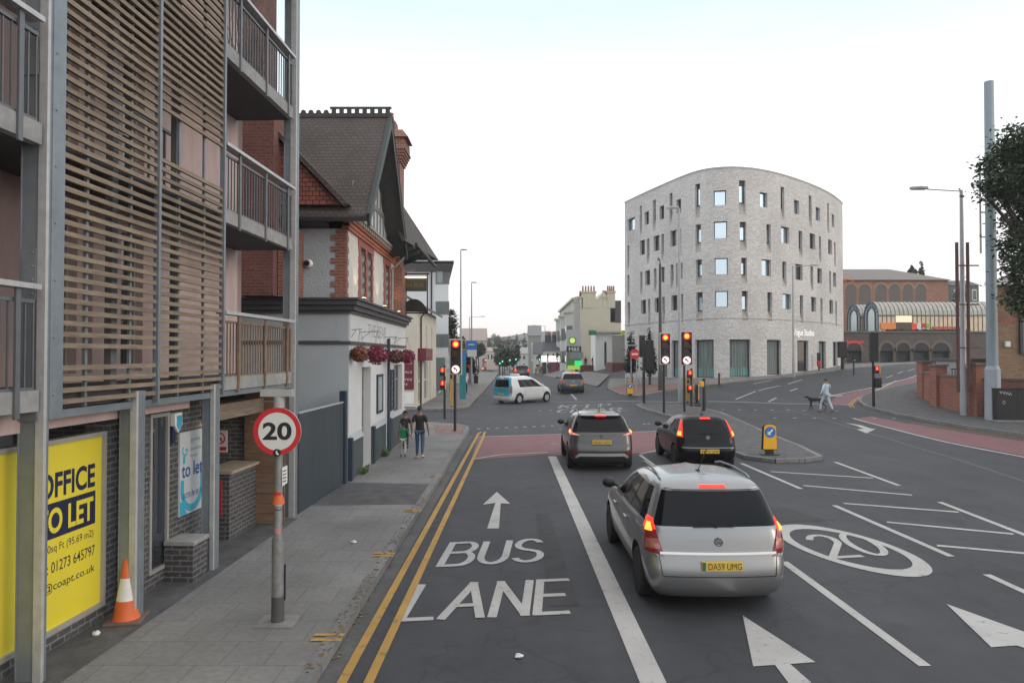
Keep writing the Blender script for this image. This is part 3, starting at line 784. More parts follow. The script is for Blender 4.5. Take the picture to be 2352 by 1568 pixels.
# ground floor: shop windows, brick, recess
GX = -.42
bricks = MB()
for y0, y1, z1 in ((8.465, 9.40, 2.34), (9.89, 10.98, 2.4), (9.40, 9.89, .2), (2.0, 8.46, .16)):
    bricks.box(GX - .25, y0, 0, GX, y1, z1)
bricks.box(-3.2, 13.2, 0, -.75, 13.45, 2.6); bricks.box(-3.4, 10.9, 0, -3.2, 13.2, 2.6); bricks.box(-3.2, 10.72, 0, GX - .25, 10.96, 2.6)
bricks.build('brickwork', dkbrick, apt)
q = MB(); q.box(-.95, 12.0, 0, -.5, 13.19, 1.1); lw = q.build('bin_store_wall', dkbrick, apt)
q = MB(); q.box(-1.0, 11.94, 1.1, -.44, 13.19, 1.15); q.build('coping', mat('sandstone coping', (.32, .26, .19), .85, var=.2), lw)
q = MB(); q.box(-.9, 11.96, .42, -.62, 11.999, 1.0); q.build('meter_cupboard', mat('red meter box', (.38, .02, .03), .5, var=.1), apt)
q = MB()
for k in range(13): q.box(-.72, 13.12 - .004 * (k % 2), .02 + k * .185, .02, 13.16, .195 + k * .185)
q.build('timber_cladding', timber_dk, apt)
q = MB(); q.box(-1.2, 10.9, 2.05, -.36, 13.1, 2.3); q.build('timber_lintel', timber, apt)
q = MB(); q.box(GX - .3, 10.3, .13, GX - .2, 10.6, 2.2); q.build('hazard_post', M['black'], apt)
# hazard striped strip by the doorway
q = MB(); z = .0
while z < 1.95:
    q.ext([(GX + .004, 10.99, z), (GX + .004, 11.07, z + .04), (GX + .004, 11.07, z + .085), (GX + .004, 10.99, z + .045)], (.006, 0, 0)); z += .09
q.build('hazard_stripes', mat('hazard yellow', (.55, .48, .22), .6), apt)
q = MB(); q.box(GX - .3, 10.99, 0, GX + .003, 11.075, 2.1); q.build('door_jamb', M['black'], apt)
def shopwin(y0, y1, z0, z1, face_m, face_name):
    q = MB(); t = .05
    for a in ((y0, z0, y0 + t, z1), (y1 - t, z0, y1, z1), (y0 + t, z0, y1 - t, z0 + t), (y0 + t, z1 - t, y1 - t, z1)): q.box(GX - .1, a[0], a[1], GX + .015, a[2], a[3])
    w = q.build('shop_window', frame_m, apt)
    q = MB(); q.box(GX - .08, y0 + t, z0 + t, GX - .02, y1 - t, z1 - t); v = q.build(face_name, face_m, w)
    return w
w = shopwin(6.05, 8.46, .16, 2.19, vinyl, 'window_vinyl'); w['label'] = 'yellow office to let window'
q = MB(); o3 = GX - .0185
navyb = (o3, 0, 0)
q.face([(o3, 7.27, 1.15), (o3, 8.30, 1.15), (o3, 8.30, 1.525), (o3, 7.27, 1.525)], 0)
ux, uy = (0, 1, 0), (0, 0, 1)
fit_text(q, 'OFFICE', (o3, 7.36, 1.57), ux, uy, .93, .27, 0, .03, 'LEFT')
fit_text(q, 'TO LET', (o3 + .003, 7.33, 1.20), ux, uy, .93, .27, 1, .03, 'LEFT')
fit_text(q, '1030sq Ft (95.69 m2)', (o3, 7.36, .985), ux, uy, .91, .105, 0, 0, 'LEFT')
fit_text(q, 'Call: 01273 645797', (o3, 7.30, .79), ux, uy, 1.0, .115, 0, .004, 'LEFT')
fit_text(q, 'sales@coapt.co.uk', (o3, 7.16, .58), ux, uy, 1.14, .115, 0, .004, 'LEFT')
q.build('window_lettering', [navy, vinyl], w)
w = shopwin(4.0, 5.9, .16, 2.19, vinyl, 'window_vinyl')
w = shopwin(9.405, 9.885, .2, 2.3, M['pane'], 'pane'); w['label'] = 'tall glazed entrance window'
q = MB(); q.tube([(GX + .07, 8.72, 0), (GX + .07, 8.72, 2.35)], .045, 10); q.build('downpipe', M['steel'], apt, smooth=40)
L2W = apt.matrix_basis if False else Matrix.Translation((-4.708, 0, .12)) @ Matrix.Rotation(-math.atan(.0416), 4, 'Z')
def on_apt(x, y, z): return L2W @ Vector((x, y, z))
AR = -math.atan(.0416)
# things fixed to or standing at the ground floor
t = thing('sign_board', 'white and blue to let board fixed to the dark brick wall', 'sign', on_apt(GX, 10.16, 0), AR)
q = MB(); q.box(.004, -.02, .80, .03, .70, 1.98); q.build('board', mat('pale board', (.52, .54, .55), .4, var=.04), t)
q = MB(); x = .032
cyan = mat('cyan print', (.05, .36, .52), .4, var=.04); dblue = mat('dark blue print', (.012, .06, .26), .4, var=.04); gprint = mat('grey print', (.22, .26, .27), .5, var=.04)
fit_text(q, 'to let', (x + .001, .03, 1.33), ux, uy, .62, .21, 1, .012, 'LEFT')
fit_text(q, 'graves', (x, .29, 1.80), ux, uy, .28, .07, 2, 0, 'LEFT'); fit_text(q, 'jenkins', (x, .29, 1.68), ux, uy, .32, .07, 2, 0, 'LEFT'); fit_text(q, '(lettings)', (x, .29, 1.60), ux, uy, .2, .035, 2, 0, 'LEFT')
fit_text(q, '01273 70 10 70', (x + .001, .06, 1.03), ux, uy, .58, .075, 1, .006, 'LEFT')
def arcband(cy, cz, r0, r1, a0, a1, n=24, mi=0, lo=-.018, hi=.698, zl=.802):
    for k in range(n):
        ta, tb = a0 + (a1 - a0) * k / n, a0 + (a1 - a0) * (k + 1) / n
        pts = [(x - .0005, min(hi, max(lo, cy + r * math.cos(t_))), max(zl, cz + r * math.sin(t_))) for t_, r in ((ta, r0), (ta, r1), (tb, r1), (tb, r0))]
        q.face(pts, mi)
arcband(.34, 1.16, .24, .34, math.pi, 2 * math.pi); q.face([(x - .0005, -.0, 1.16), (x - .0005, .1, 1.16), (x - .0005, .1, 1.30), (x - .0005, 0, 1.30)]); q.face([(x - .0005, .58, 1.16), (x - .0005, .68, 1.16), (x - .0005, .68, 1.42), (x - .0005, .58, 1.5)])
q.face([(x - .0006, -.015, .803), (x - .0006, .2, .803), (x - .0006, .05, .98), (x - .0006, -.015, 1.02)])
arcband(.12, 1.72, .055, .085, math.pi * .75, 2.0 * math.pi, 16, 0); q.face([(x, .12, 1.71), (x, .2, 1.71), (x, .2, 1.735), (x, .12, 1.735)], 0)
q.face([(x, .06, 1.33 + .2), (x, .13, 1.33 + .2), (x, .13, 1.62), (x, .095, 1.66), (x, .06, 1.62)], 0)
q.build('print', [cyan, dblue, gprint], t)
t = thing('alarm_box', 'white and blue burglar alarm box high on the dark brick wall', 'alarm box', on_apt(GX, 9.99, 2.0), AR)
q = MB(); q.ext([(.002, -.09, .28), (.002, .11, .28), (.002, .12, .1), (.002, .01, 0), (.002, -.08, .1)], (.08, 0, 0)); q.build('case', M['white'], t, bevel=.01)
q = MB(); q.ext([(.083, -.05, .24), (.083, .09, .24), (.083, .09, .1), (.083, .01, .03), (.083, -.05, .1)], (.004, 0, 0)); q.build('badge', cyan, t)
q = MB(); q.ext([(.0, -.09, .1), (.0, .0, -.0), (.0, -.02, -.14), (.0, -.1, -.12)], (.05, 0, 0)); q.build('bracket', navy, t)
t = thing('wall_lamp', 'lit square wall lamp beside the dark entrance', 'lamp', on_apt(GX, 10.92, 2.0), AR)
q = MB(); q.box(.004, -.08, .05, .17, .08, .32); q.build('housing', mat('beige lamp case', (.45, .37, .28), .5), t, bevel=.01)
q = MB(); q.box(.02, -.07, .0, .16, .07, .05); q.build('diffuser', lamp_mat('warm lamp glow', (1, .78, .45), 3.0), t)
t = thing('no_smoking_sign', 'red and white no smoking sign on the dark brick recess', 'sign', on_apt(-1.36, 13.19, 1.3), AR)
q = MB(); q.box(.0, -.012, 0, .30, -.002, .40); q.build('plate', M['signwhite'], t)
q = MB(); q.ring((.15, -.0145, .25), .085, .11, (0, -1, 0), 24); q.bar((.09, -.0145, .31), (.21, -.0145, .19), .003, .022); q.box(.02, -.0155, .03, .28, -.0125, .1); q.build('symbol', M['red'], t)
q = MB(); q.box(.09, -.0143, .235, .2, -.0123, .26); q.build('cigarette', M['black'], t)
t = thing('brick_plinth', 'low square dark brick pier with stone cap under the to let board', 'pier', on_apt(GX + .004, 9.78, 0), AR)
q = MB(); q.box(0, 0, 0, .40, .42, .50); q.build('brickwork', dkbrick, t)
q = MB(); q.box(.0, -.02, .50, .42, .44, .56); q.build('cap', conc, t, bevel=.008)
# traffic cone
t = thing('traffic_cone', 'orange traffic cone with white band against the steel column', 'cone', gp(290, 1425, .12), .2)
orange = mat('cone orange', (.62, .12, .03), .55, var=.12, scale=8)
q = MB(); q.box(-.2, -.2, 0, .2, .2, .035); q.build('base', mat('dirty cone base', (.14, .09, .075), .8, var=.3), t, bevel=.012)
q = MB(); q.lathe([(.15, .035), (.135, .06), (.108, .25)], n=28, mi=0); q.lathe([(.108, .25), (.107, .253), (.065, .50)], n=28, mi=1); q.lathe([(.065, .50), (.064, .503), (.035, .70), (.03, .715), (.0, .715)], n=28, mi=0)
q.build('cone_body', [orange, mat('cone band', (.62, .60, .58), .5, var=.12, scale=12)], t, smooth=50)
# litter by the window
for i, (u, v, lab) in enumerate(((221, 1458, 'crumpled white paper scrap below the yellow window'), (812, 1247, 'flattened white wrapper on the pavement by the fence'), (1192, 1511, 'white paper scrap lying in the bus lane'))):
    p = gp(u, v, .12 if i < 2 else 0); q = MB(); rnd = random.Random(i)
    q.ball((p.x, p.y, p.z + .02), .05, .035, .022, 8); q.v = [(a + rnd.uniform(-.012, .012), b + rnd.uniform(-.012, .012), max(p.z + .001, c + rnd.uniform(-.01, .01))) for a, b, c in q.v]
    tag(q.build('paper_scrap', M['signwhite']), lab, 'litter')

# ------------------------------------------------ 20 mph sign on its post
p = gp(638, 1428, .12)
t = thing('speed_limit_sign', 'round red bordered 20 speed limit sign on a stickered grey post', 'road sign', p)
q = MB(); q.tube([(0, 0, 0), (0, 0, .95), (0, 0, 1.02), (0, 0, 2.55)], [.072, .072, .045, .045], 20); q.build('pole', mat('dirty pole', (.20, .205, .21), .55, .3, .3, 14, var2=.2), t, smooth=40)
q = MB(); q.lathe([(.073, .30), (.0735, .01), (.0735, .0)], n=20); q.v = [(a, b, c) for a, b, c in q.v]; q.build('pole_foot', mat('dark pole foot', (.07, .07, .07), .7), t, smooth=40)
q = MB(); q.box(-.22, -.2, .002, .22, .2, .012); q.build('base_pad', mat('dirty pad', (.2, .195, .185), .9, var=.3), t)
q = MB(); q.disc((0, -.05, 2.20), .275, (0, -1, 0), .012, 48); q.build('sign_face', M['signwhite'], t)
q = MB(); q.ring((0, -.0635, 2.20), .218, .275, (0, -1, 0), 48); q.build('red_border', M['red'], t)
q = MB(); fit_text(q, '20', (0, -.0635, 2.10), (1, 0, 0), (0, 0, 1), .335, .205, 0, .03); q.build('numerals', M['black'], t)
q = MB(); q.disc((.0, -.064, 1.955), .045, (0, -1, 0), .004, 20); q.build('sticker', M['black'], t)
q = MB(); q.ext([(-.015, -.0685, 1.97), (.005, -.0685, 1.985), (.005, -.0685, 1.96), (.028, -.0685, 1.94), (.01, -.0685, 1.927), (-.01, -.0685, 1.94)], (0, -.002, 0)); q.build('sticker_print', M['signwhite'], t)
q = MB(); q.lathe([(.047, 2.47), (.06, 2.47), (.06, 2.62), (.047, 2.62)], n=16); q.box(-.20, -.06, 2.60, .16, .05, 2.68); q.build('top_bracket', mat('pale bracket', (.36, .36, .35), .5), t)
q = MB(); q.ext([(.045, -.02, 1.78), (.095, .015, 1.80), (.095, .015, 1.60), (.045, -.02, 1.56)], (.004, -.008, 0)); q.build('small_plate', M['signwhite'], t)
q = MB()
for z in (1.62, 1.66, 1.70, 1.74): q.ext([(.055, -.022, z), (.088, .002, z + .012), (.088, .002, z + .002), (.055, -.022, z - .010)], (.003, -.007, 0))
q.build('small_lettering', M['black'], t)
for z0, z1, r, m, nm in ((1.36, 1.46, .05, orange, 'orange_tape'), (1.46, 1.5, .0475, M['red'], 'red_sticker'), (1.34, 1.355, .0478, mat('silver tape', (.6, .6, .58), .4), 'silver_tape'), (.99 + .3, 1.30, .0465, M['black'], 'black_tape'), (1.02, 1.09, .0465, mat('pink sticker', (.45, .22, .22), .5), 'pink_sticker'), (.80 + .12, 1.0, .0462, mat('blue sticker', (.08, .22, .30), .5), 'blue_sticker')):
    q = MB(); n = 20; q.lathe([(r + (.022 if nm == 'orange_tape' else 0), z0), (r, z1)], n=n)
    q.f, q.m, q.uv = q.f[:n], q.m[:n], q.uv[:n]
    if 'sticker' in nm: q.f, q.m, q.uv = q.f[12:18], q.m[12:18], q.uv[12:18]
    q.build(nm, m, t)
q = MB(); q.box(.07, -.01, .25, .085, .02, .66); q.build('cable_cover', M['black'], t)

# ------------------------------------------------ dark fence between the apartments and the pub
t = thing('board_fence', 'tall dark blue boarded fence between the apartments and the pub', 'fence', (-4.13, 13.95, .12), math.atan2(4.13 - 4.02, 17.45 - 13.95) * -1)
q = MB(); rnd = random.Random(5); y = 0.0
while y < 3.2: 
    q.box(-.03 + rnd.uniform(0, .003), y, .02, .0, y + .142, 1.94); y += .147
q.build('boards', mat('blue black boards', (.036, .048, .058), .6, var=.2, scale=5, stretch=(4, 4, .5), var2=.15), t)
q = MB(); q.box(-.1, 3.24, 0, .05, 3.4, 2.22); q.build('post', mat('navy post', (.014, .028, .05), .5), t, bevel=.006)
q = MB(); q.box(-.05, 0, 1.94, .015, 3.24, 1.97); q.build('cap_rail', M['steel_pale'], t)

# ------------------------------------------------ the pub
grey_render = mat('grey roughcast', (.34, .37, .395), .92, var=.10, scale=4, bump=.9, bscale=16, var2=.1)
white_render = mat('white pub render', (.56, .57, .575), .8, var=.07, scale=3, bump=.15, bscale=40, var2=.06)
cream_rough = mat('cream roughcast', (.55, .53, .49), .9, var=.10, scale=5, bump=.6, bscale=20)
redbrick = brick('red brick', (.19, .066, .045), (.25, .095, .065), (.26, .19, .16), .225, .075, .010, .85, .5, .25, .12)
paintbrick = mat('painted red brick', (.27, .085, .075), .8, var=.2, scale=12)
oldbrick = brick('sooty red brick', (.12, .045, .04), (.17, .062, .05), (.14, .09, .08), .225, .075, .010, .9, .5, .3, .25)
rooftile = brick('brown clay tiles', (.068, .056, .051), (.088, .072, .064), (.032, .027, .025), .165, .10, .010, .85, .5, .3, .25, .6)
hungtile = brick('red hung tiles', (.19, .06, .045), (.26, .09, .06), (.05, .022, .02), .165, .11, .012, .85, .5, .3, .2, .7)
cornice_m = mat('dark grey cornice', (.055, .056, .062), .55, var=.15)
plinth_m = mat('dark green plinth', (.055, .072, .072), .6, var=.2, scale=5, var2=.15)
navyp = mat('navy pilaster', (.02, .035, .06), .5, var=.12)
dark_timber = mat('dark barge board', (.025, .035, .035), .6, var=.2)
PX, PY0, PY1 = -4.0, 17.6, 26.7
pub = thing('pub', 'white and grey corner pub with tiled gable roof and red brick trim', 'pub', (PX, PY0, .12))
L = PY1 - PY0                                       # local: y 0..L along the street, x 0 facade, -x indoors
q = MB()
door = (1.55, 2.75, 0.0, 2.75, .28); win = (6.75, 8.55, 1.05, 2.75, .22); win2 = None
wall_holes(q, flat_wall((0, 0, 0), (0, 1, 0), (-1, 0, 0)), 0, L, 0, 3.42, [door, win])
q.build('front_wall', white_render, pub)
q = MB(); q.box(-8, 0, 0, -.30, .25, 4.1); q.box(-.3, .0, 0, -.001, .25, 3.42); q.box(-.3, -.005, 3.42, -.02, .25, 4.1); q.build('side_wall', mat('grey blue paint', (.36, .395, .42), .8, var=.06, scale=2, bump=.15, bscale=12, var2=.06), pub)
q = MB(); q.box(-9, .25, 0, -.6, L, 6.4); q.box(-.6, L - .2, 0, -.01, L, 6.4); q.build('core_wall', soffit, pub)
for y0, y1, h in ((.02, 1.5, .95), (2.8, 5.0, .95), (5.5, L, 1.0)): q = MB(); q.box(.002, y0, 0, .05, y1, h); q.build('plinth', plinth_m, pub)
for y0, y1 in ((-.03, .13), (2.82, 3.05), (5.5, 5.75)): q = MB(); q.box(.0, y0, 0, .10, y1, 1.05); q.build('pilaster', navyp, pub)
for y0, y1, h in ((.13, 1.5, .95), (3.05, 5.0, .95), (5.75, L, 1.0)): q = MB(); q.ext([(.0, y0, h), (.08, y0, h), (.0, y0, h + .16)], (0, y1 - y0, 0)); q.build('plinth_sill', mat('grey sill', (.36, .38, .40), .7), pub)
# door and windows of the ground floor
q = MB(); q.box(-.28, 1.55, 0, -.2, 2.75, 2.75); d = q.build('door', mat('taupe door', (.20, .19, .18), .5, var=.1), pub)
q = MB()
for y in (1.68, 2.2): 
    q.box(-.2, y, .25, -.185, y + .4, .95); q.box(-.2, y, 1.1, -.185, y + .4, 1.95); q.box(-.2, y, 2.1, -.185, y + .4, 2.6)
q.build('door_panel', M['pane'], d)
q = MB(); q.ball((-.17, 2.16, 1.05), .035, n=8); q.build('handle', M['chrome'], d)
for h in (win,):
    q = MB(); y0, y1, z0, z1 = h[:4]
    for a in ((y0, z0, y0 + .07, z1), (y1 - .07, z0, y1, z1), (y0, z0, y1, z0 + .07), (y0, z1 - .07, y1, z1), ((y0 + y1) / 2 - .03, z0, (y0 + y1) / 2 + .03, z1), (y0, 2.2, y1, 2.25)): q.box(-.2, a[0], a[1], -.14, a[2], a[3])
    w = q.build('window', mat('grey window paint', (.22, .22, .22), .5), pub)
    q = MB(); q.box(-.19, y0, z0, -.17, y1, z1); q.build('pane', M['pane'], w)
q = MB(); q.box(-.1, 5.15, 0, .1, 5.35, 0); q = MB(); q.tube([(.09, 5.2, .05), (.09, 5.2, 3.6)], .05, 10); q.build('downpipe', navyp, pub, smooth=40)
# fascia, band, cornice
q = MB(); q.box(-.02, -.01, 3.42, .03, L, 4.1); q.build('fascia', white_render, pub)
q = MB(); q.box(-8, -.035, 3.34, -.2, .01, 3.43); q.box(-.2, -.035, 3.34, .06, L + .03, 3.42); q.build('band', cornice_m, pub)
q = MB()
for k, (z0, z1, o_) in enumerate(((4.1, 4.18, .08), (4.18, 4.30, .16), (4.30, 4.42, .24), (4.42, 4.47, .30))): q.box(-8, -o_, z0, -.1, .2, z1); q.box(-.1, -o_, z0, o_, L + o_ * .5, z1)
q.build('cornice', cornice_m, pub)
q = MB(); fit_text(q, 'THE BEAR', (.0325, 2.15, 3.58), (0, 1, 0), (0, 0, 1), 2.9, .36, 0, .0, 'LEFT'); q.build('pub_lettering', mat('grey lettering', (.27, .275, .28), .6), pub)
# first floor
q = MB(); q.box(-8, .12, 4.47, -.2, .3, 6.2); q.build('upper_side_wall', grey_render, pub)
q = MB(); SB = 7.4
ups = [(1.75, 2.45, 4.62, 6.0, .2), (2.6, 3.3, 4.62, 6.0, .2), (5.5, 6.3, 4.62, 6.0, .2)]
wall_holes(q, flat_wall((-.10, 0, 0), (0, 1, 0), (-1, 0, 0)), .12, SB, 4.47, 6.2, ups)
q.build('upper_front_wall', cream_rough, pub)
q = MB()
for k in range(12):                                  # toothed quoins on the corner
    w = .26 if k % 2 else .38; z = 4.47 + k * .143
    q.box(-w - .1, .105, z, -.095, .3, z + .143); w2 = .14 if k % 2 else .22
    q.box(-.2, .106, z + .001, -.085, .12 + w2, z + .142)
q.build('brick_quoins', redbrick, pub)
for jambs, y0_, y1_ in ((((1.55, 1.75), (2.45, 2.6), (3.3, 3.5)), 1.45, 3.6), (((5.3, 5.5), (6.3, 6.5)), 5.2, 6.6)):
    q = MB()
    for a, b in jambs:
        for k in range(10):
            e = .05 if k % 2 else 0; z = 4.5 + k * .15; q.box(-.12, a - e, z, -.08, b + e, z + .15)
    q.box(-.12, y0_, 6.0, -.075, y1_, 6.2); q.build('brick_surround', paintbrick, pub)
for h in ups:
    y0, y1, z0, z1 = h[:4]; q = MB()
    for a in ((y0, z0, y0 + .06, z1), (y1 - .06, z0, y1, z1), (y0, z0, y1, z0 + .06), (y0, z1 - .06, y1, z1), (y0, 5.3, y1, 5.36)): q.box(-.29, a[0], a[1], -.24, a[2], a[3])
    w = q.build('window', mat('brown window paint', (.10, .06, .05), .5), pub); q = MB(); q.box(-.28, y0, z0, -.26, y1, z1); q.build('pane', M['pane'], w)
q = MB(); q.box(-.2, .0 + .1, 6.2, -.03, SB, 6.48); q.box(-.2, .1, 6.28, .0, SB, 6.33); q.box(-.2, .1, 6.40, .02, SB, 6.46); q.build('terracotta_band', mat('terracotta', (.33, .115, .06), .8, var=.15, scale=10), pub)
q = MB()
for k in range(26): y = .2 + k * .28; q.box(-.1, y, 6.46, .09, y + .11, 6.56)
q.box(-.2, .1, 6.56, .12, SB, 6.64); q.build('dentil_course', mat('stone dentils', (.30, .27, .24), .85, var=.2), pub)
# gable roof, ridge towards the street
RY, RZ, EZ = 2.8, 9.88, 6.46; E0, E1, BX = -.32, 5.95, .54
q = MB()
th = .10
for ye, sgn in ((E0, 1), (E1, -1)):
    q.ext([(BX, ye, EZ), (BX, RY, RZ), (BX, RY, RZ - th * 1.6), (BX, ye, EZ - th)], (-9, 0, 0))
gable_roof = q.build('roof', rooftile, pub)
q = MB(); q.box(-9, E0 - .06, EZ - .16, BX + .02, E0 + .02, EZ - .08); q.build('gutter', M['black'], gable_roof)
q = MB()
for ye in (E0, E1):
    q.ext([(BX + .03, ye, EZ - .02), (BX + .03, RY, RZ + .02), (BX + .03, RY, RZ - .34), (BX + .03, ye, EZ - .30)], (-.07, 0, 0))
    q.ext([(BX + .045, ye, EZ + .04), (BX + .045, RY, RZ + .06), (BX + .045, RY, RZ + .0), (BX + .045, ye, EZ - .02)], (-.10, 0, 0))
q.build('barge_board', dark_timber, gable_roof)
q = MB(); zr = RZ + .02
for x0, x1, crest in ((-9, -4.0, 1), (-4.0, -3.3, 0), (-3.3, -2.5, 1), (-2.5, -1.2, 0), (-1.2, .56, 1)):
    q.box(x0, RY - .07, zr - .06, x1 - .004, RY + .07, zr + .06)
    n = int((x1 - x0) / .20)
    for k in range(n):
        xx = x0 + (x1 - x0) * (k + .5) / n
        if crest: q.box(xx - .062, RY - .02, zr + .06, xx + .062, RY + .02, zr + .20)
        else: q.lathe([(.05, -.02), (.075, -.02), (.075, .02), (.05, .02)], (xx, RY, zr + .10), 8, 0, 'y')
    if crest: q.box(x0, RY - .022, zr + .2, x1 - .004, RY + .022, zr + .26)
q.build('ridge_crest', mat('ridge tile', (.06, .05, .05), .8, var=.2), gable_roof)
q = MB(); q.ext([(-.05, .1, 6.64), (-.05, E1 - .1, 6.64), (-.05, RY, 9.55)], (-.1, 0, 0)); q.build('gable_wall', mat('gable plaster', (.52, .52, .50), .8, var=.08), pub)
q = MB()
for k in range(11):
    y = .35 + k * .5; top = 6.64 + (min(y - .1, E1 - .1 - y)) * 1.05
    if top > 6.8: q.box(-.05, y - .06, 6.64, -.02, y + .06, top)
q.box(-.05, .5, 7.35, -.015, 5.2, 7.5); q.box(-.05, 1.6, 8.3, -.015, 4.2, 8.42); q.build('half_timbering', mat('grey timbering', (.19, .20, .20), .7, var=.15), pub)
# soffit boards of the overhang
q = MB()
for ye in (E0, E1): q.ext([(BX - .05, ye, EZ - .12), (BX - .05, RY, RZ - .2), (BX - .05, RY, RZ - .23), (BX - .05, ye, EZ - .15)], (-.6, 0, 0))
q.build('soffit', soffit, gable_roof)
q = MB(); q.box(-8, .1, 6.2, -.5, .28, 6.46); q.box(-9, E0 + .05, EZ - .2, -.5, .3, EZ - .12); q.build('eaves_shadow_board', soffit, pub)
# side cross gable hung with red tiles, chimney stack behind the balconies
q = MB(); q.ext([(-.15, -.28, 6.72), (-2.5, -.28, 9.15), (-4.9, -.28, 6.72)], (0, 2.6, 0)); q.build('tile_hung_gable', hungtile, pub)
q = MB()
q.ext([(-.05, -.42, 6.66), (-2.5, -.42, 9.22), (-2.5, -.42, 9.36), (.08, -.42, 6.70)], (0, 3.0, 0)); q.ext([(-4.95, -.42, 6.66), (-2.5, -.42, 9.22), (-2.5, -.42, 9.36), (-5.08, -.42, 6.70)], (0, 3.0, 0))
q.build('cross_gable_roof', rooftile, pub)
q = MB(); q.box(-2.45, -.75, 4.48, -1.62, .12, 9.0); q.box(-2.55, -.85, 9.0, -1.85, .1, 11.9); q.build('side_chimney', oldbrick, pub)
q = MB(); q.box(-1.6, -.45, 4.48, -1.15, .11, 6.1); q.build('side_breast', redbrick, pub)
# front chimney
q = MB(); CY = 7.2
q.box(-.75, CY, 4.47, .20, CY + 1.15, 6.1); q.box(-.62, CY + .1, 6.1, .10, CY + 1.05, 10.3); q.box(-.70, CY + .02, 7.9, .15, CY + 1.13, 8.02)
for k, o_ in enumerate((.05, .09, .13, .17, .21)): q.box(-.62 - o_, CY + .1 - o_, 9.8 + k * .1, .10 + o_, CY + 1.05 + o_, 9.897 + k * .1)
q.box(-.80, CY - .09, 10.3, .28, CY + 1.24, 10.6); q.ext([(-.95, CY - .2, 10.6), (.42, CY - .2, 10.6), (.2, CY, 10.9), (-.75, CY, 10.9)], (0, 1.2, 0)); q.box(-.5, CY + .3, 10.9, -.1, CY + .9, 11.3)
ch = q.build('chimney', redbrick, pub)
q = MB(); q.lathe([(.17, 11.3), (.17, 11.4), (.13, 11.6), (.15, 11.65), (.1, 11.65)], (-.35, CY + .6, 0), 14); q.build('chimney_pot', mat('clay pot', (.30, .10, .06), .8), ch, smooth=40)
# second roof, sweeping down to the street at the far end
q = MB(); y0, y1 = 5.2, 10.9
P_ = [(.62, y0, 6.70), (.98, 12.0, 6.98), (-.14, 9.9, 8.75), (-1.0, 8.3, 10.2), (-1.0, y0, 10.2)]
q.ext(P_, (-.14, 0, .02)); q.face([(.98, 12.0, 6.98), (-6, 12.0, 6.98), (-1.0, 8.3, 10.2), (-.14, 9.9, 8.75)])
rf = q.build('rear_roof', rooftile, pub)
q = MB(); q.box(-.35, SB - .01, 4.47, -.10, L, 6.75); q.build('bay_wall', mat('orange brick plain', (.35, .13, .07), .85, var=.2, scale=14), pub)
q = MB()
for k in range(3): q.ext([(-.05, 6.3 + k * 1.1, 6.3), (.75, 6.3 + k * 1.1, 6.62), (.75, 6.3 + k * 1.1, 6.72), (-.05, 6.3 + k * 1.1, 6.72)], (0, .1, 0))
q.box(.9, y0, 6.55, 1.0, y1, 6.64); q.build('eaves_bracket', dark_timber, rf)
q = MB(); q.tube([(.55, 5.9, 6.35), (.2, 5.9, 6.0), (.06, 5.95, 5.9), (.06, 5.95, 4.5)], .04, 8); q.build('rain_pipe', M['lampgrey'], pub, smooth=40)
# wall uplights on the cornice
for y in (1.15, 4.2, 6.95):
    p = Vector((PX + .12, PY0 + y, .12 + 4.5))
    t = thing('wall_uplight', {1.15: 'lit black floodlight on the pub cornice nearest the corner', 4.2: 'lit black floodlight on the pub cornice between the windows', 6.95: 'lit black floodlight on the pub cornice beside the chimney breast'}[y], 'floodlight', p, 0, 'floodlights along the pub cornice')
    q = MB(); q.box(-.02, -.1, 0, .06, .1, .06); q.build('housing', M['black'], t); q = MB(); q.box(-.015, -.09, .06, .05, .09, .075); q.build('lens', lamp_mat('floodlight lens', (1, .75, .4), 4), t)
    ld = bpy.data.lights.new('uplight', 'SPOT'); ld.energy = 14; ld.color = (1, .74, .42); ld.spot_size = R(75); ld.spot_blend = .8; ld.shadow_soft_size = .04
    lo = bpy.data.objects.new('uplight_lamp', ld); C.objects.link(lo); lo.parent = t; lo.location = (.04, 0, .10); lo.rotation_euler = Vector((-.16, 0, 1)).to_track_quat('-Z', 'Y').to_euler()
    lo.hide_render = False
t = thing('wall_floodlight', 'round security light on the grey pub side wall', 'floodlight', (-5.0, PY0 + .10, 5.45))
q = MB(); q.lathe([(.09, 0), (.10, -.06), (.06, -.10), (0, -.10)], (0, 0, 0), 16, 0, 'y'); q.build('bowl', M['white'], t, smooth=40); q = MB(); q.disc((-.03, -.10, 0), .07, (-.3, -1, 0), .05, 16); q.build('lens', M['black'], t)
# poster frames on the front
for y0, y1, z0, z1, lab in ((3.6, 4.5, 1.35, 2.5, 'dark blue poster frame on the pub wall beside the door'), (5.95, 6.55, 1.25, 2.6, 'narrow black menu board on the pub wall past the downpipe')):
    t = thing('poster_frame', lab, 'notice board', (PX, PY0 + y0, .12), 0)
    q = MB(); w = y1 - y0
    for a in ((0, z0, .07, z1), (w - .07, z0, w, z1), (.07, z0, w - .07, z0 + .07), (.07, z1 - .07, w - .07, z1)): q.box(.002, a[0], a[1], .05, a[2], a[3])
    q.build('frame', navyp, t); q = MB(); q.box(.003, .07, z0 + .07, .03, w - .07, z1 - .07); q.build('poster', mat('pale poster', (.35, .40, .42), .3, var=.2, scale=3) if y0 < 5 else M['black'], t)
    if y0 > 5:
        q = MB()
        for k in range(6): fit_text(q, 'GARDEN'[k], (.032, w * .5, z0 + .15 + (5 - k) * .19), (0, 1, 0), (0, 0, 1), .12, .12)
        q.build('lettering', M['signwhite'], t)
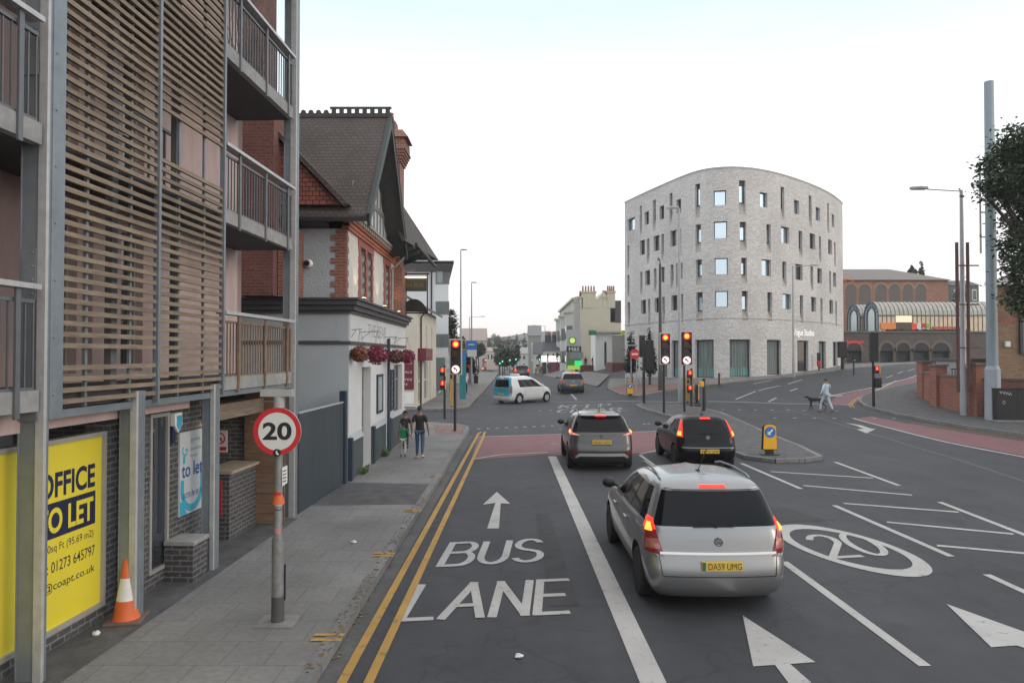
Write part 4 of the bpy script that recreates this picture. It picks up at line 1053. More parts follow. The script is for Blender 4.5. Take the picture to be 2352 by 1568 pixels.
# weeds at the foot of the wall
for i, (y, lab) in enumerate(((1.2, 'clump of green weeds at the pub corner plinth'), (4.4, 'clump of green weeds below the poster frame'))):
    rnd = random.Random(i + 40); q = MB()
    for k in range(70):
        a, l = rnd.uniform(0, 6.28), rnd.uniform(.08, .28); b = Vector((PX + .12 + rnd.uniform(-.05, .1), PY0 + y + rnd.uniform(-.25, .25), .122)); tip = b + Vector((math.cos(a) * l * .6, math.sin(a) * l * .6, l)); n = Vector((-math.sin(a), math.cos(a), 0)) * .012
        q.face([b - n, b + n, tip + n * .2, tip - n * .2])
    tag(q.build('weed_clump', mat('weed green', (.07, .13, .03), .7, var=.35, scale=20)), lab, 'weeds')
# hanging baskets
leafm = [mat('basket leaf', (.035, .06, .025), .7, var=.4, scale=30), mat('magenta bloom', (.24, .010, .055), .6, var=.4, scale=40), mat('pale pink bloom', (.45, .12, .2), .6, var=.3, scale=40), mat('russet bloom', (.24, .07, .03), .7, var=.4, scale=40)]
for i, (y, z, x, r, mix, lab) in enumerate(((.15, 3.22, .24, .22, (.3, .1, .05, .55), 'hanging basket of russet flowers at the near corner of the pub'), (1.25, 3.2, .46, .29, (.2, .7, .1, 0), 'large magenta hanging basket over the pub door'), (4.75, 3.15, .38, .24, (.65, .25, .05, .05), 'leafy dark hanging basket past the pub downpipe'), (6.25, 3.15, .52, .26, (.2, .7, .1, 0), 'farthest magenta hanging basket near the pub sign'))):
    t = thing('hanging_basket', lab, 'hanging basket', (PX + x, PY0 + y, z), 0, 'hanging baskets on the pub front')
    rnd = random.Random(60 + i); q = MB()
    for k in range(1300):
        d = Vector((rnd.gauss(0, 1), rnd.gauss(0, 1), rnd.gauss(0, 1))).normalized() * (r * rnd.uniform(.6, 1.08)); d.z *= .85
        a = Vector((rnd.gauss(0, 1), rnd.gauss(0, 1), rnd.gauss(0, 1))).normalized(); b = a.cross(d.normalized()).normalized(); s = rnd.uniform(.02, .045)
        w_ = rnd.random(); mi = 0; acc = 0
        for j, pr in enumerate(mix):
            acc += pr
            if w_ < acc: mi = j; break
        q.face([d - a * s, d - b * s * .7, d + a * s, d + b * s * .7], mi)
    q.build('flowers', leafm, t)
    q = MB(); q.lathe([(0, -r * .55), (r * .5, -r * .4), (r * .7, 0)], n=14); q.build('basket', M['black'], t, smooth=50)
    q = MB(); q.tube([(-x + .02, 0, .60), (.05, 0, .62)], .008, 6); q.tube([(-x + .02, 0, .40), (-x * .4, 0, .6)], .006, 6)
    for a in (0, 2.1, 4.2): q.tube([(.0, 0, .62), (r * .6 * math.cos(a), r * .6 * math.sin(a), .05)], .003, 4)
    q.build('bracket', M['black'], t)
# projecting sign with the bear
t = thing('pub_sign', 'projecting pub sign with lit name board and dark bear plaque', 'sign', (PX + .1, PY0 + 8.0, .12))
q = MB(); q.box(-.1, -.04, 5.95, .95, .04, 6.0); q.box(.86, -.03, 4.55, .90, .03, 5.95); q.box(-.1, -.03, 4.55, .9, .03, 4.60); q.build('frame', M['black'], t)
q = MB(); q.box(.0, -.03, 5.35, .85, .03, 5.8); q.build('name_board', mat('olive board', (.055, .06, .045), .5, var=.2), t)
q = MB(); fit_text(q, 'THE BEAR', (.42, -.033, 5.48), (1, 0, 0), (0, 0, 1), .66, .16); q.build('lettering', mat('tan lettering', (.22, .15, .06), .6), t)
q = MB(); q.box(.0, -.16, 5.83, .85, -.06, 5.87); q.build('sign_lamp', lamp_mat('sign strip light', (1, .66, .32), 2.2), t)
q = MB(); q.box(-.05, -.2, 5.87, .9, -.03, 5.9); q.build('lamp_hood', mat('rust hood', (.2, .07, .04), .7), t)
q = MB(); n = 18; q.ext([(-.05, 0, 4.62)] + [(.40 + .46 * math.cos(math.pi - math.pi * k / n), 0, 4.66 + .42 * math.sin(math.pi * k / n) ** 1.4) for k in range(n + 1)] + [(.88, 0, 4.62)], (0, .06, 0)); q.disc((.42, -.005, 4.78), .13, (0, -1, 0), .03, 18); q.disc((.42, -.03, 4.74), .05, (0, -1, 0), .02, 12); q.disc((.33, -.005, 4.97), .05, (0, -1, 0), .02, 12); q.disc((.51, -.005, 4.97), .05, (0, -1, 0), .02, 12)
q.build('bear_plaque', mat('bear black', (.018, .015, .015), .5), t)
q = MB(); q.tube([(.1 + .12 * k / 8, 0, 6.02 + .12 * abs(math.sin(k * .8))) for k in range(25)], .008, 5); q.build('scrollwork', M['lampgrey'], t)
# ------------------------------------------------ curved grey brick building
greybrick = brick('pale grey brick', (.47, .455, .44), (.64, .615, .59), (.50, .485, .47), .34, .085, .012, .9, .5, .20, .10, .3, vscale=1.1)
greybrick_v = brick('upright grey brick', (.42, .385, .365), (.54, .50, .47), (.42, .40, .38), .085, .34, .012, .9, .0, .25, .1, .3)
mirror = mat('sky reflecting glass', (.54, .66, .74), .03, .9, 0)
darkmetal = mat('dark window metal', (.045, .047, .05), .5, .3, .1)
def zm(zx, zy, ox=1540, oy=400, k=2.703): return ((ox + zx / k) / 1.08844, (oy + zy / k) / 1.08844)
roof_px = [(58, 283), (150, 236), (230, 199), (300, 170), (370, 140), (430, 114), (500, 80), (560, 62), (630, 49), (700, 42), (800, 38), (900, 41), (1000, 56), (1100, 83), (1200, 112), (1300, 149), (1400, 190), (1470, 226), (1512, 256), (1533, 292)]
r = ray(*zm(700, 42)); ZT = CAMZ + r[2] / r[1] * 56.0
pl = []
for q_ in roof_px:
    r = ray(*zm(*q_)); t_ = (ZT - CAMZ) / r[2]; pl.append(Vector((r[0] * t_, r[1] * t_)))
for _ in range(3):                                   # smooth the surveyed plan, ends kept
    pl = [pl[0]] + [(pl[i-1] + pl[i] * 2 + pl[i+1]) / 4 for i in range(1, len(pl) - 1)] + [pl[-1]]
for _ in range(2):
    n_ = [pl[0]]
    for a, b in zip(pl, pl[1:]): n_ += [a * .75 + b * .25, a * .25 + b * .75]
    pl = n_ + [pl[-1]]
pl.append(pl[-1] + Vector((-.4, 3.0))); pl.append(pl[-1] + Vector((-2.5, 6)))
SL = [0.0]
for a, b in zip(pl, pl[1:]): SL.append(SL[-1] + (b - a).length)
def plan(s):
    i = 0
    while i < len(SL) - 2 and SL[i+1] < s: i += 1
    f = (s - SL[i]) / (SL[i+1] - SL[i]); p = pl[i].lerp(pl[i+1], f)
    def nr(k): 
        k = min(max(k, 0), len(pl) - 2); d = (pl[k+1] - pl[k]).normalized(); return Vector((-d.y, d.x))
    a = nr(i); b = nr(i + 1) if f > .5 else nr(i - 1); n = a.lerp(b, abs(f - .5)).normalized()
    return p, n
def PR(s, z, d):
    p, n = plan(s); return Vector((p.x + n.x * d, p.y + n.y * d, z))
def s_at(u, v=800):
    r = ray(u, v); tan = r[0] / r[1]; prev = None
    for i in range(len(pl)):
        g = pl[i].x - tan * pl[i].y
        if prev is not None and (g > 0) != (prev > 0): return SL[i-1] + (SL[i] - SL[i-1]) * (abs(prev) / (abs(prev) + abs(g)))
        prev = g
    return SL[-1]
def zrow(zx, zy):
    u, v = zm(zx, zy); s = s_at(u); p, n = plan(s); return at(u, v, p.y).z
WZ = [(zrow(710, b), zrow(710, a)) for a, b in ((205, 305), (415, 530), (662, 775), (885, 995))]
TZ = [(zrow(860, b), zrow(860, a)) for a, b in ((138, 372), (418, 612), (660, 838), (885, 1085))]
GZ = (zrow(700, 1485) - .1, zrow(700, 1212))
rows = [
 'W80-130 T163-178 W197-225 T252-272 W298-328 T365-385 W413-443 T540-573 W664-750 T838-882 W980-1030 T1120-1145 W1210-1245 T1310-1330 W1357-1387 T1435-1447 W1465-1482',
 'T78-92 W163-197 T210-228 W257-297 T308-326 W370-412 T430-444 T540-578 W664-757 T842-886 T1022-1052 W1122-1177 T1240-1265 W1315-1352 T1377-1392 W1440-1465 T1480-1490',
 'T78-92 T165-180 W198-232 T257-275 W300-330 T370-390 T407-418 W437-452 T543-582 W668-760 T850-888 W988-1052 T1128-1155 W1216-1265 T1318-1337 W1365-1395 T1445-1457 W1472-1492',
 'T78-95 W170-203 T217-232 W262-290 T312-330 W375-417 T440-455 T543-587 W670-760 T853-893 T1025-1057 W1128-1185 T1245-1267 W1320-1355 T1384-1398 W1445-1470 T1485-1495']
holes, wins = [], []
for ri, row in enumerate(rows):
    for tok in row.split():
        a, b = [float(x) for x in tok[1:].split('-')]
        s0, s1 = s_at(zm(a, 0)[0]), s_at(zm(b, 0)[0])
        z0, z1 = (WZ if tok[0] == 'W' else TZ)[ri]
        holes.append((s0, s1, z0, z1, .34)); wins.append((tok[0], s0, s1, z0, z1, (a + b) / 2))
gfl = []
for a, b in ((300, 345), (375, 430), (535, 660), (768, 910), (1020, 1115), (1225, 1300), (1370, 1418), (1465, 1497), (1525, 1536)):
    s0, s1 = s_at(zm(a, 0)[0]), s_at(zm(b, 0)[0]); zb = gz(*PR((s0 + s1) / 2, 0, 0)[:2]) + .14
    holes.append((s0, s1, zb, GZ[1], .4)); gfl.append((s0, s1, zb, GZ[1], a))
rogue = thing('curved_office_building', 'curved five storey pale grey brick studio building', 'building', (0, 0, 0))
q = MB()
smp = span(0, SL[-1], 130)
wall_holes(q, PR, 0, SL[-1], -1.0, ZT - .12, holes, .34, 0, smp)
q.build('brick_wall', greybrick, rogue, smooth=30)
for z0, z1, o_, nm_ in ((ZT - .12, ZT, -.04, 'parapet_coping'), (GZ[1] + 1.62, GZ[1] + 1.70, -.03, 'string_course')):
    q = MB()
    for a, b in zip(smp, smp[1:]):
        q.face([PR(a, z0, o_), PR(b, z0, o_), PR(b, z1, o_), PR(a, z1, o_)]); q.face([PR(a, z1, o_), PR(b, z1, o_), PR(b, z1, .4), PR(a, z1, .4)]); q.face([PR(a, z0, .0), PR(b, z0, .0), PR(b, z0, o_), PR(a, z0, o_)])
    q.build(nm_, mat('coping stone', (.42, .41, .39), .8, var=.1), rogue, smooth=30)
q = MB()
poly = [PR(s, 0, .4) for s in smp]; back = [Vector((poly[0].x + 4, poly[0].y + 14, 0)), ]
ring_ = [(p.x, p.y, ZT - .5) for p in poly] + [(26, 84, ZT - .5), (14.5, 84, ZT - .5)]
q.face(ring_); q.face([(poly[0].x, poly[0].y, -1), (14.5, 84, -1), (14.5, 84, ZT), (poly[0].x, poly[0].y, ZT)]); q.face([(14.5, 84, -1), (26, 84, -1), (26, 84, ZT), (14.5, 84, ZT)]); q.face([(26, 84, -1), (poly[-1].x, poly[-1].y, -1), (poly[-1].x, poly[-1].y, ZT), (26, 84, ZT)])
q.build('flat_roof', greybrick, rogue)
for kd, s0, s1, z0, z1, zx in wins:
    h = z1 - z0; w = s1 - s0
    g0 = z0 + (.36 * h if kd == 'T' else 0); gl = mirror if (520 < zx < 1240 or (zx > 90 and int(zx) % 7 == 0)) else M['pane']
    q = MB(); d0, d1, t = .22, .30, .05
    for a in ((s0, g0, s0 + t, z1), (s1 - t, g0, s1, z1), (s0 + t, g0, s1 - t, g0 + t), (s0 + t, z1 - (t if kd == 'W' else .4), s1 - t, z1)):
        p = [PR(a[0], a[1], d0), PR(a[2], a[1], d0), PR(a[2], a[3], d0), PR(a[0], a[3], d0)]; n = plan((s0 + s1) / 2)[1]
        q.ext(p, (n.x * (d1 - d0), n.y * (d1 - d0), 0))
    wo = q.build('window', darkmetal, rogue)
    q = MB(); tilt = random.Random(int(zx * 7 + z0)).uniform(-.015, .015)
    q.face([PR(s0 + t, g0 + t, .26 + tilt), PR(s1 - t, g0 + t, .26 - tilt), PR(s1 - t, z1 - t, .262 - tilt), PR(s0 + t, z1 - t, .262 + tilt)]); q.build('pane', gl, wo)
    if kd == 'T':
        q = MB(); q.face([PR(s0, z0, .0), PR(s1, z0, .0), PR(s1, g0, .30), PR(s0, g0, .30)], 0, [(s0, 0), (s1, 0), (s1, h * .4), (s0, h * .4)]); q.build('splayed_sill', mat('tan splayed sill', (.40, .36, .32), .85, var=.15), rogue)
    elif w > 1.4:
        q = MB(); q.face([PR(s0, z0 - 1.15, -.006), PR(s1, z0 - 1.15, -.006), PR(s1, z0, -.006), PR(s0, z0, -.006)], 0, [(s0, 0), (s1, 0), (s1, 1.15), (s0, 1.15)]); q.build('soldier_course', greybrick_v, rogue)
curtain = mat('pleated curtain', (.17, .20, .195), .8, var=.5, scale=3, stretch=(5, 5, .15))
tealp = mat('teal spandrel', (.12, .30, .29), .5, var=.15)
for s0, s1, z0, z1, zx in gfl:
    q = MB(); n = plan((s0 + s1) / 2)[1]
    for a in ((s0, z0, s0 + .08, z1), (s1 - .08, z0, s1, z1), (s0 + .08, z1 - .1, s1 - .08, z1), (s0 + .08, z0, s1 - .08, z0 + .06)):
        q.ext([PR(a[0], a[1], .2), PR(a[2], a[1], .2), PR(a[2], a[3], .2), PR(a[0], a[3], .2)], (n.x * .1, n.y * .1, 0))
    wo = q.build('door' if zx == 1225 else 'shop_window', darkmetal, rogue)
    q = MB(); k = 14
    for i in range(k):
        a, b = s0 + .08 + (s1 - s0 - .16) * i / k, s0 + .08 + (s1 - s0 - .16) * (i + 1) / k
        q.face([PR(a, z0, .30 + .05 * (i % 2)), PR(b, z0, .30 + .05 * ((i + 1) % 2)), PR(b, z1, .30 + .05 * ((i + 1) % 2)), PR(a, z1, .30 + .05 * (i % 2))])
    q.build('curtain', curtain if zx != 1225 else M['pane'], wo)
    if 300 < zx < 1000:
        q = MB(); q.face([PR(s0 + .08, z0, .27), PR(s1 - .08, z0, .27), PR(s1 - .08, z0 + .75, .27), PR(s0 + .08, z0 + .75, .27)]); q.build('spandrel', tealp, wo)
# raised letters over the door
u, v = zm(1195, 1185); s0 = s_at(u); u2 = zm(1336, 1190)[0]; s1 = s_at(u2); zt = zrow(1210, 1183)
vs, fs = text_mesh('Vogue Studios', 1.0, .02, align='LEFT'); x1 = max(p[0] for p in vs); q = MB()
q.raw([PR(s0 + (s1 - s0) * a / x1, zt + b * .75, -.05) for a, b, c in vs], fs)
q.build('building_lettering', mat('white letters', (.72, .72, .70), .5, emit=(1, 1, .98), estr=.35), rogue)
p = PR(s_at(zm(1330, 0)[0]), 0, -.5); p.z = gz(p.x, p.y) + .12
t = thing('post_box', 'small red box and dark vent beside the studio entrance', 'box', p); q = MB(); q.box(-.14, -.14, .35, .14, .14, .8); q.build('case', M['red'], t, bevel=.05); q = MB(); q.box(-.12, -.1, .8, .10, .1, 1.5); q.box(-.05, -.05, 0, .05, .05, .5); q.build('holder', M['black'], t)

# ------------------------------------------------ shop block with glazed vaults (far right)
brownbrick = brick('red brown brick', (.25, .118, .08), (.32, .155, .105), (.28, .2, .155), .4, .15, .012, .9, .5, .2, .12, .2)
darkbrickfar = brick('dark far brick', (.095, .078, .07), (.125, .105, .094), (.11, .1, .09), .4, .15, .012, .9, .5, .2, .1, .2)
roofgrey = mat('grey brown roof', (.19, .17, .155), .85, var=.15, scale=2)
sh = thing('supermarket', 'red brick supermarket with glazed barrel vaults and arched openings far right', 'building', (0, 0, 0))
Yb = 105.0
def sz(zx, zy): return zm(zx, zy, 2080, 620, 3.267)
xa = 42.0; xb = at(*sz(950, 300), Yb).x; ze = at(*sz(500, 262), Yb).z; zr2 = at(*sz(500, 182), Yb).z + 1.0
arch = []
q = MB(); hl = []
for a, b in ((110, 200), (220, 315), (355, 445), (468, 555), (580, 660), (685, 765)):
    hl.append((at(*sz(a, 400), Yb).x - xa, at(*sz(b, 400), Yb).x - xa, at(*sz(a, 445), Yb).z - 1, at(*sz(a, 318), Yb).z, .4))
wall_holes(q, flat_wall((xa, Yb, 0), (1, 0, 0), (0, 1, 0)), 0, xb - xa, 2, ze, hl)
q.face([(xb, Yb, 2), (xb, Yb + 20, 2), (xb, Yb + 20, ze), (xb, Yb, ze)]); q.build('wall', brownbrick, sh)
for h in hl:
    q = MB(); cx = xa + (h[0] + h[1]) / 2; w = (h[1] - h[0]) / 2
    q.ext([(cx - w - .25, Yb - .06, h[3] - .3)] + [(cx + (w + .25) * math.cos(math.pi - math.pi * k / 10), Yb - .06, h[3] - .3 + 1.0 * math.sin(math.pi * k / 10)) for k in range(1, 10)] + [(cx + w + .25, Yb - .06, h[3] - .3)] + [(cx + w * math.cos(math.pi * k / 10), Yb - .06, h[3] - .3 + .75 * math.sin(math.pi * k / 10)) for k in range(0, 11)], (0, .05, 0))
    wo = q.build('window_arch', mat('pale arch brick', (.34, .22, .14), .85), sh)
    q = MB(); q.ext([(cx - w, Yb - .02, h[2]), (cx + w, Yb - .02, h[2])] + [(cx + w * math.cos(math.pi * k / 10), Yb - .02, h[3] - .3 + .74 * math.sin(math.pi * k / 10)) for k in range(0, 11)], (0, .3, 0)); q.build('blind_window', mat('grey louvre', (.12, .105, .095), .7, var=.2), wo)
q = MB(); q.face([(xa - 3, Yb - .4, ze), (xb + .3, Yb - .4, ze), (xb - 5, Yb + 7, zr2), (xa - 3, Yb + 7, zr2)]); q.face([(xb + .3, Yb - .4, ze), (xb + .3, Yb + 15, ze), (xb - 5, Yb + 7, zr2)]); q.face([(xa - 3, Yb + 15, ze), (xb + .3, Yb + 15, ze), (xb - 5, Yb + 7, zr2), (xa - 3, Yb + 7, zr2)])
q.box(xa, Yb + 6, zr2 - 1, xa + 5, Yb + 9, zr2 + 1.3); q.build('roof', roofgrey, sh)
q = MB(); fit_text(q, "SAINSBURY'S", (at(*sz(175, 285), Yb).x - 7.2, Yb - .06, at(*sz(175, 285), Yb).z), (1, 0, 0), (0, 0, 1), 7.2, .9, 0, .01, 'LEFT'); q.build('fascia_lettering', lamp_mat('orange letters', (.6, .13, .04), .4), sh)
# lower dark wall with arches, terrace behind
Yw = 86.0; xw0, xw1 = 36.0, at(*sz(1210, 700), Yw).x + 3; zt = at(*sz(600, 690), Yw).z
q = MB(); hl = []
for a, b in ((120, 240), (395, 500), (525, 640), (665, 795), (820, 960)):
    hl.append((at(*sz(a, 900), Yw).x - xw0, at(*sz(b, 900), Yw).x - xw0, 2.0, at(*sz(a, 840), Yw).z, .5))
wall_holes(q, flat_wall((xw0, Yw, 0), (1, 0, 0), (0, 1, 0)), 0, xw1 - xw0, .5, zt, hl)
q.box(xw0, Yw + .52, zt - .3, xw1, Yw + 22, zt - .02); q.build('terrace_wall', darkbrickfar, sh)
for h in hl:
    q = MB(); cx = xw0 + (h[0] + h[1]) / 2; w = (h[1] - h[0]) / 2
    q.ext([(cx - w - .3, Yw - .06, h[3])] + [(cx + (w + .3) * math.cos(math.pi - math.pi * k / 10), Yw - .06, h[3] + 1.3 * math.sin(math.pi * k / 10)) for k in range(1, 10)] + [(cx + w + .3, Yw - .06, h[3])] + [(cx + w * math.cos(math.pi * k / 10), Yw - .06, h[3] + 1.0 * math.sin(math.pi * k / 10)) for k in range(0, 11)], (0, .05, 0))
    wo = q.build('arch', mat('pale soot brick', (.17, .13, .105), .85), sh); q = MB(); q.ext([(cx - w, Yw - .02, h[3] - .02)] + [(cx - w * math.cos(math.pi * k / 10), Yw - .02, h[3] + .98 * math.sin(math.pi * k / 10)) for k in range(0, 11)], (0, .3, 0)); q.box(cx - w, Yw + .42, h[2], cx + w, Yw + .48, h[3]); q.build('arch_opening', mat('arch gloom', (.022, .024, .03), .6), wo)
q = MB(); q.box(xw0, Yw - .15, zt, xw1, Yw + .3, zt + .18); q.build('coping', mat('far coping', (.15, .14, .13), .8), sh)
q = MB(); fit_text(q, "Sainsbury's", (at(*sz(115, 790), Yw).x, Yw - .12, at(*sz(115, 785), Yw).z), (1, 0, 0), (0, 0, 1), 2.0, .5, 0, .02, 'LEFT'); q.build('sign_lettering', lamp_mat('red letters', (.7, .03, .03), .6), sh)
# barrel vaults
vglass = mat('vault glazing', (.36, .35, .31), .2, .5, .2, 2)
vframe = mat('vault frame blue', (.05, .08, .12), .5)
warm_in = lamp_mat('lit shop front', (1, .80, .55), .55)
def vault(xv0, xv1, yc, rad, zs, z0):
    q = MB()
    def fn(a, b):
        t = math.pi * b; return (xv0 + (xv1 - xv0) * a, yc - rad * math.cos(t), zs + rad * math.sin(t))
    q.grid(fn, 30, 14); v_ = q.build('vault_roof', vglass, sh, smooth=40)
    q = MB()
    for k in range(27):
        x = xv0 + (xv1 - xv0) * k / 26
        q.tube([(x, yc - (rad + .03) * math.cos(math.pi * j / 10), zs + (rad + .03) * math.sin(math.pi * j / 10)) for j in range(11)], .035, 4, 0, False); q.box(x - .04, yc - rad - .05, z0, x + .04, yc - rad + .03, zs)
    q.box(xv0, yc - rad - .08, zs - .12, xv1, yc - rad + .02, zs + .04); q.build('vault_frame', mat('bronze frame', (.13, .105, .07), .5, .3), v_)
    q = MB(); q.box(xv0 + .1, yc - rad, z0, xv1, yc - rad + .02, zs - .13); q.build('glazing', mat('peach glazing', (.66, .52, .38), .3, .2, .2, 1.5), v_)
    # arched gable end towards the street
    q = MB(); nrm = (-1, 0, 0)
    for r0, r1 in ((rad - .12, rad + .06), (rad * .55, rad * .63)):
        for k in range(16):
            a, b = math.pi * k / 16, math.pi * (k + 1) / 16
            q.ext([(xv0 - .05, yc - rr * math.cos(t), zs + rr * math.sin(t)) for rr, t in ((r0, a), (r1, a), (r1, b), (r0, b))], (.1, 0, 0))
    for k in range(11):
        t = math.pi * k / 10; q.bar((xv0 - .02, yc - rad * .6 * math.cos(t), zs + rad * .6 * math.sin(t)), (xv0 - .02, yc - rad * math.cos(t), zs + rad * math.sin(t)), .07, .07)
    for y in (yc - rad, yc - rad * .6, yc + rad * .6, yc + rad): q.box(xv0 - .06, y - .07, z0, xv0 + .06, y + .07, zs)
    for j in range(4):
        for y in (-rad * .8, rad * .8): q.box(xv0 - .04, yc + y - rad * .2, z0 + j * (zs - z0) / 4, xv0 + .04, yc + y + rad * .2, z0 + j * (zs - z0) / 4 + .07)
    q.build('arch_frame', vframe, v_)
    q = MB(); q.ext([(xv0 + .05, yc - rad, z0), (xv0 + .05, yc + rad, z0)] + [(xv0 + .05, yc + rad * math.cos(math.pi * k / 14), zs + rad * math.sin(math.pi * k / 14)) for k in range(15)], (.04, 0, 0)); q.build('arch_glazing', mat('pale arch glass', (.45, .52, .52), .15, .4, .1), v_)
vx0 = 45.0; zsp = at(*sz(600, 548), 88.3).z; zv0 = zt - .1
vault(vx0, at(*sz(1230, 500), 88.3).x + 1, 90.0, 1.75, zsp, zv0); vault(vx0, vx0 + 12, 94.6, 1.75, zsp, zv0)
Yv = 88.15
def vpanel(name, a, b, c, d, m, dy=0.0):
    p, q2 = at(*sz(a, d), Yv), at(*sz(b, c), Yv); q = MB(); q.box(p.x, Yv - .06 - dy, p.z, q2.x, Yv + .02 - dy, q2.z); return q.build(name, m, sh)
vpanel('lit_fascia', 520, 648, 552, 606, warm_in, .02); vpanel('entrance', 525, 648, 606, 678, mat('shop dark', (.10, .06, .045), .5), .01)
vpanel('orange_poster', 398, 520, 610, 662, lamp_mat('orange poster', (.7, .22, .06), .3), .02)
vpanel('red_poster', 652, 688, 615, 668, lamp_mat('red poster', (.7, .06, .03), .35), .02); vpanel('white_poster', 692, 726, 612, 668, M['signwhite'], .02); vpanel('red_poster', 732, 765, 615, 645, M['red'], .02)
vpanel('green_poster', 768, 800, 615, 645, mat('lime poster', (.25, .45, .05), .5), .02); vpanel('red_display', 820, 1060, 642, 664, mat('red display', (.42, .10, .07), .6, var=.6, scale=8), .02)
# shopping trolleys and parked roof line reads as one low dark hedge on the wall
q = MB(); rnd = random.Random(9)
for k in range(420):
    x = rnd.uniform(xw0 + 9, xw1 - 4); z = zt + .16 + abs(rnd.gauss(0, .09)); s = rnd.uniform(.05, .11); q.face([(x - s, Yw + rnd.uniform(0, .8), z), (x, Yw + .3, z - s), (x + s, Yw + rnd.uniform(0, .8), z), (x, Yw + .3, z + s)])
tag(q.build('wall_planting', mat('wall plants', (.04, .055, .045), .8, var=.5, scale=20)), 'ground cover trailing along the supermarket terrace wall', 'plants', None, 'stuff')

# ------------------------------------------------ right corner: brick walls, building, mast, cabinet
rb = brick('red wall brick', (.25, .08, .055), (.33, .115, .075), (.25, .17, .14), .225, .075, .010, .88, .5, .3, .15)
yb = brick('brown stock brick', (.20, .125, .07), (.29, .18, .105), (.22, .17, .13), .225, .075, .010, .88, .5, .3, .12)
copm = mat('wall coping', (.14, .125, .115), .85, var=.2)
wl = thing('brick_wall', 'red brick garden wall with capped pillars on the right corner', 'wall', (0, 0, 0))
pts = [Vector((25.3, 44.2, 0)), gp(2124, 918), gp(2156, 938), gp(2248, 960), Vector((23.0, 31.6, 0))]
hts = [2.0, 2.1, 2.35, 2.7, 2.7]
q = MB(); cpq = MB()
for i, (a, b) in enumerate(zip(pts, pts[1:])):
    h = (1.55, 1.62, 1.75, 1.75)[i]; za = min(gz(a.x, a.y), gz(b.x, b.y)) + .1; d = (b - a).normalized()
    q.bar((a.x, a.y, za + h / 2 - .3), (b.x, b.y, za + h / 2 - .3), .23, h + .6); cpq.bar((a.x, a.y, za + h + .05), (b.x, b.y, za + h + .05), .32, .1)
q.build('wall_brick', rb, wl)
for p, h in zip(pts[1:4], (2.0, 2.05, 2.35)):
    z = gz(p.x, p.y) + .1; pq = MB(); pq.box(p.x - .28, p.y - .28, z - .5, p.x + .28, p.y + .28, z + h); po = pq.build('pillar', rb, wl)
    pq = MB(); pq.box(p.x - .34, p.y - .34, z + h, p.x + .34, p.y + .34, z + h + .1); pq.build('pillar_cap', copm, po)
cpq.build('coping', copm, wl)
t = thing('metal_railing', 'short dark railing panel behind the brick wall', 'railing', (22.9, 37.4, 1.0)); q = MB()
for k in range(9): q.box(k * .15 - .015, -.015, 0, k * .15 + .015, .015, 1.5)
q.box(-.05, -.02, 1.45, 1.3, .02, 1.5); q.build('bars', M['black'], t)
t = thing('garden_store', 'pale rendered outbuilding behind the brick wall', 'outbuilding', (24.2, 38.0, 0)); q = MB(); q.box(0, 0, 0, 6, 3, 2.9); q.build('wall', mat('pale render', (.42, .42, .42), .8, var=.1), t); q = MB(); q.box(-.15, -.15, 2.9, 6.1, 3.1, 3.02); q.build('roof', copm, t)
t = thing('brick_drum', 'round brick gate pier behind the wall', 'pier', (24.9, 41.2, .6)); q = MB(); q.lathe([(.55, 0), (.55, 2.1)], n=20); q.build('drum', yb, t, smooth=40); q = MB(); q.lathe([(.0, 2.1), (.64, 2.1), (.64, 2.22), (0, 2.3)], n=20); q.build('cap', copm, t, smooth=40)
bb = thing('corner_house', 'brown brick building with a red band at the right edge', 'building', (0, 0, 0))
Yh = 34.5; x0 = at(2289, 800, Yh).x; zt_ = at(2300, 655, Yh).z
q = MB(); fp = [(x0, Yh), (x0 + 14, Yh), (x0 + 14, Yh + 10), (x0 + 7.2, Yh + 10)]; q.ext([(a, b, 0) for a, b in fp], (0, 0, zt_)); q.build('wall', yb, bb, weld='fix')
q = MB(); za, zb = at(2300, 743, Yh).z, at(2300, 729, Yh).z; q.box(x0 - .004, Yh - .004, za, x0 + 14, Yh - .001, zb); q.box(x0 - .06, Yh - .06, 0, x0 + 14, Yh - .001, at(2300, 868, Yh).z); q.build('red_band', rb, bb)
q = MB(); q.box(x0 - .35, Yh - .35, zt_, x0 + 14, Yh + .3, zt_ + .18); q.build('fascia', M['white'], bb)
q = MB(); q.face([(x0 - .35, Yh - .4, zt_ + .19), (x0 + 15, Yh - .4, zt_ + .19), (x0 + 15, Yh + 6, zt_ + 1.5), (x0 + 5.5, Yh + 6, zt_ + 1.5)]); q.build('roof', roofgrey, bb)
q = MB(); c_ = at(2345, 770, Yh); q.box(c_.x - .1, Yh - .1, c_.z - .9, c_.x + 1.0, Yh - .02, c_.z + 1.1); wo = q.build('window', darkmetal, bb); q = MB(); q.box(c_.x, Yh - .11, c_.z - .8, c_.x + .9, Yh - .1, c_.z + 1.0); q.build('pane', M['pane'], wo)
c_ = at(2312, 790, Yh); t = thing('white_wall_box', 'small white box on the brown brick wall', 'box', (c_.x, Yh - .01, c_.z)); q = MB(); q.box(-.12, -.1, -.13, .12, 0, .13); q.build('case', M['white'], t, bevel=.01)
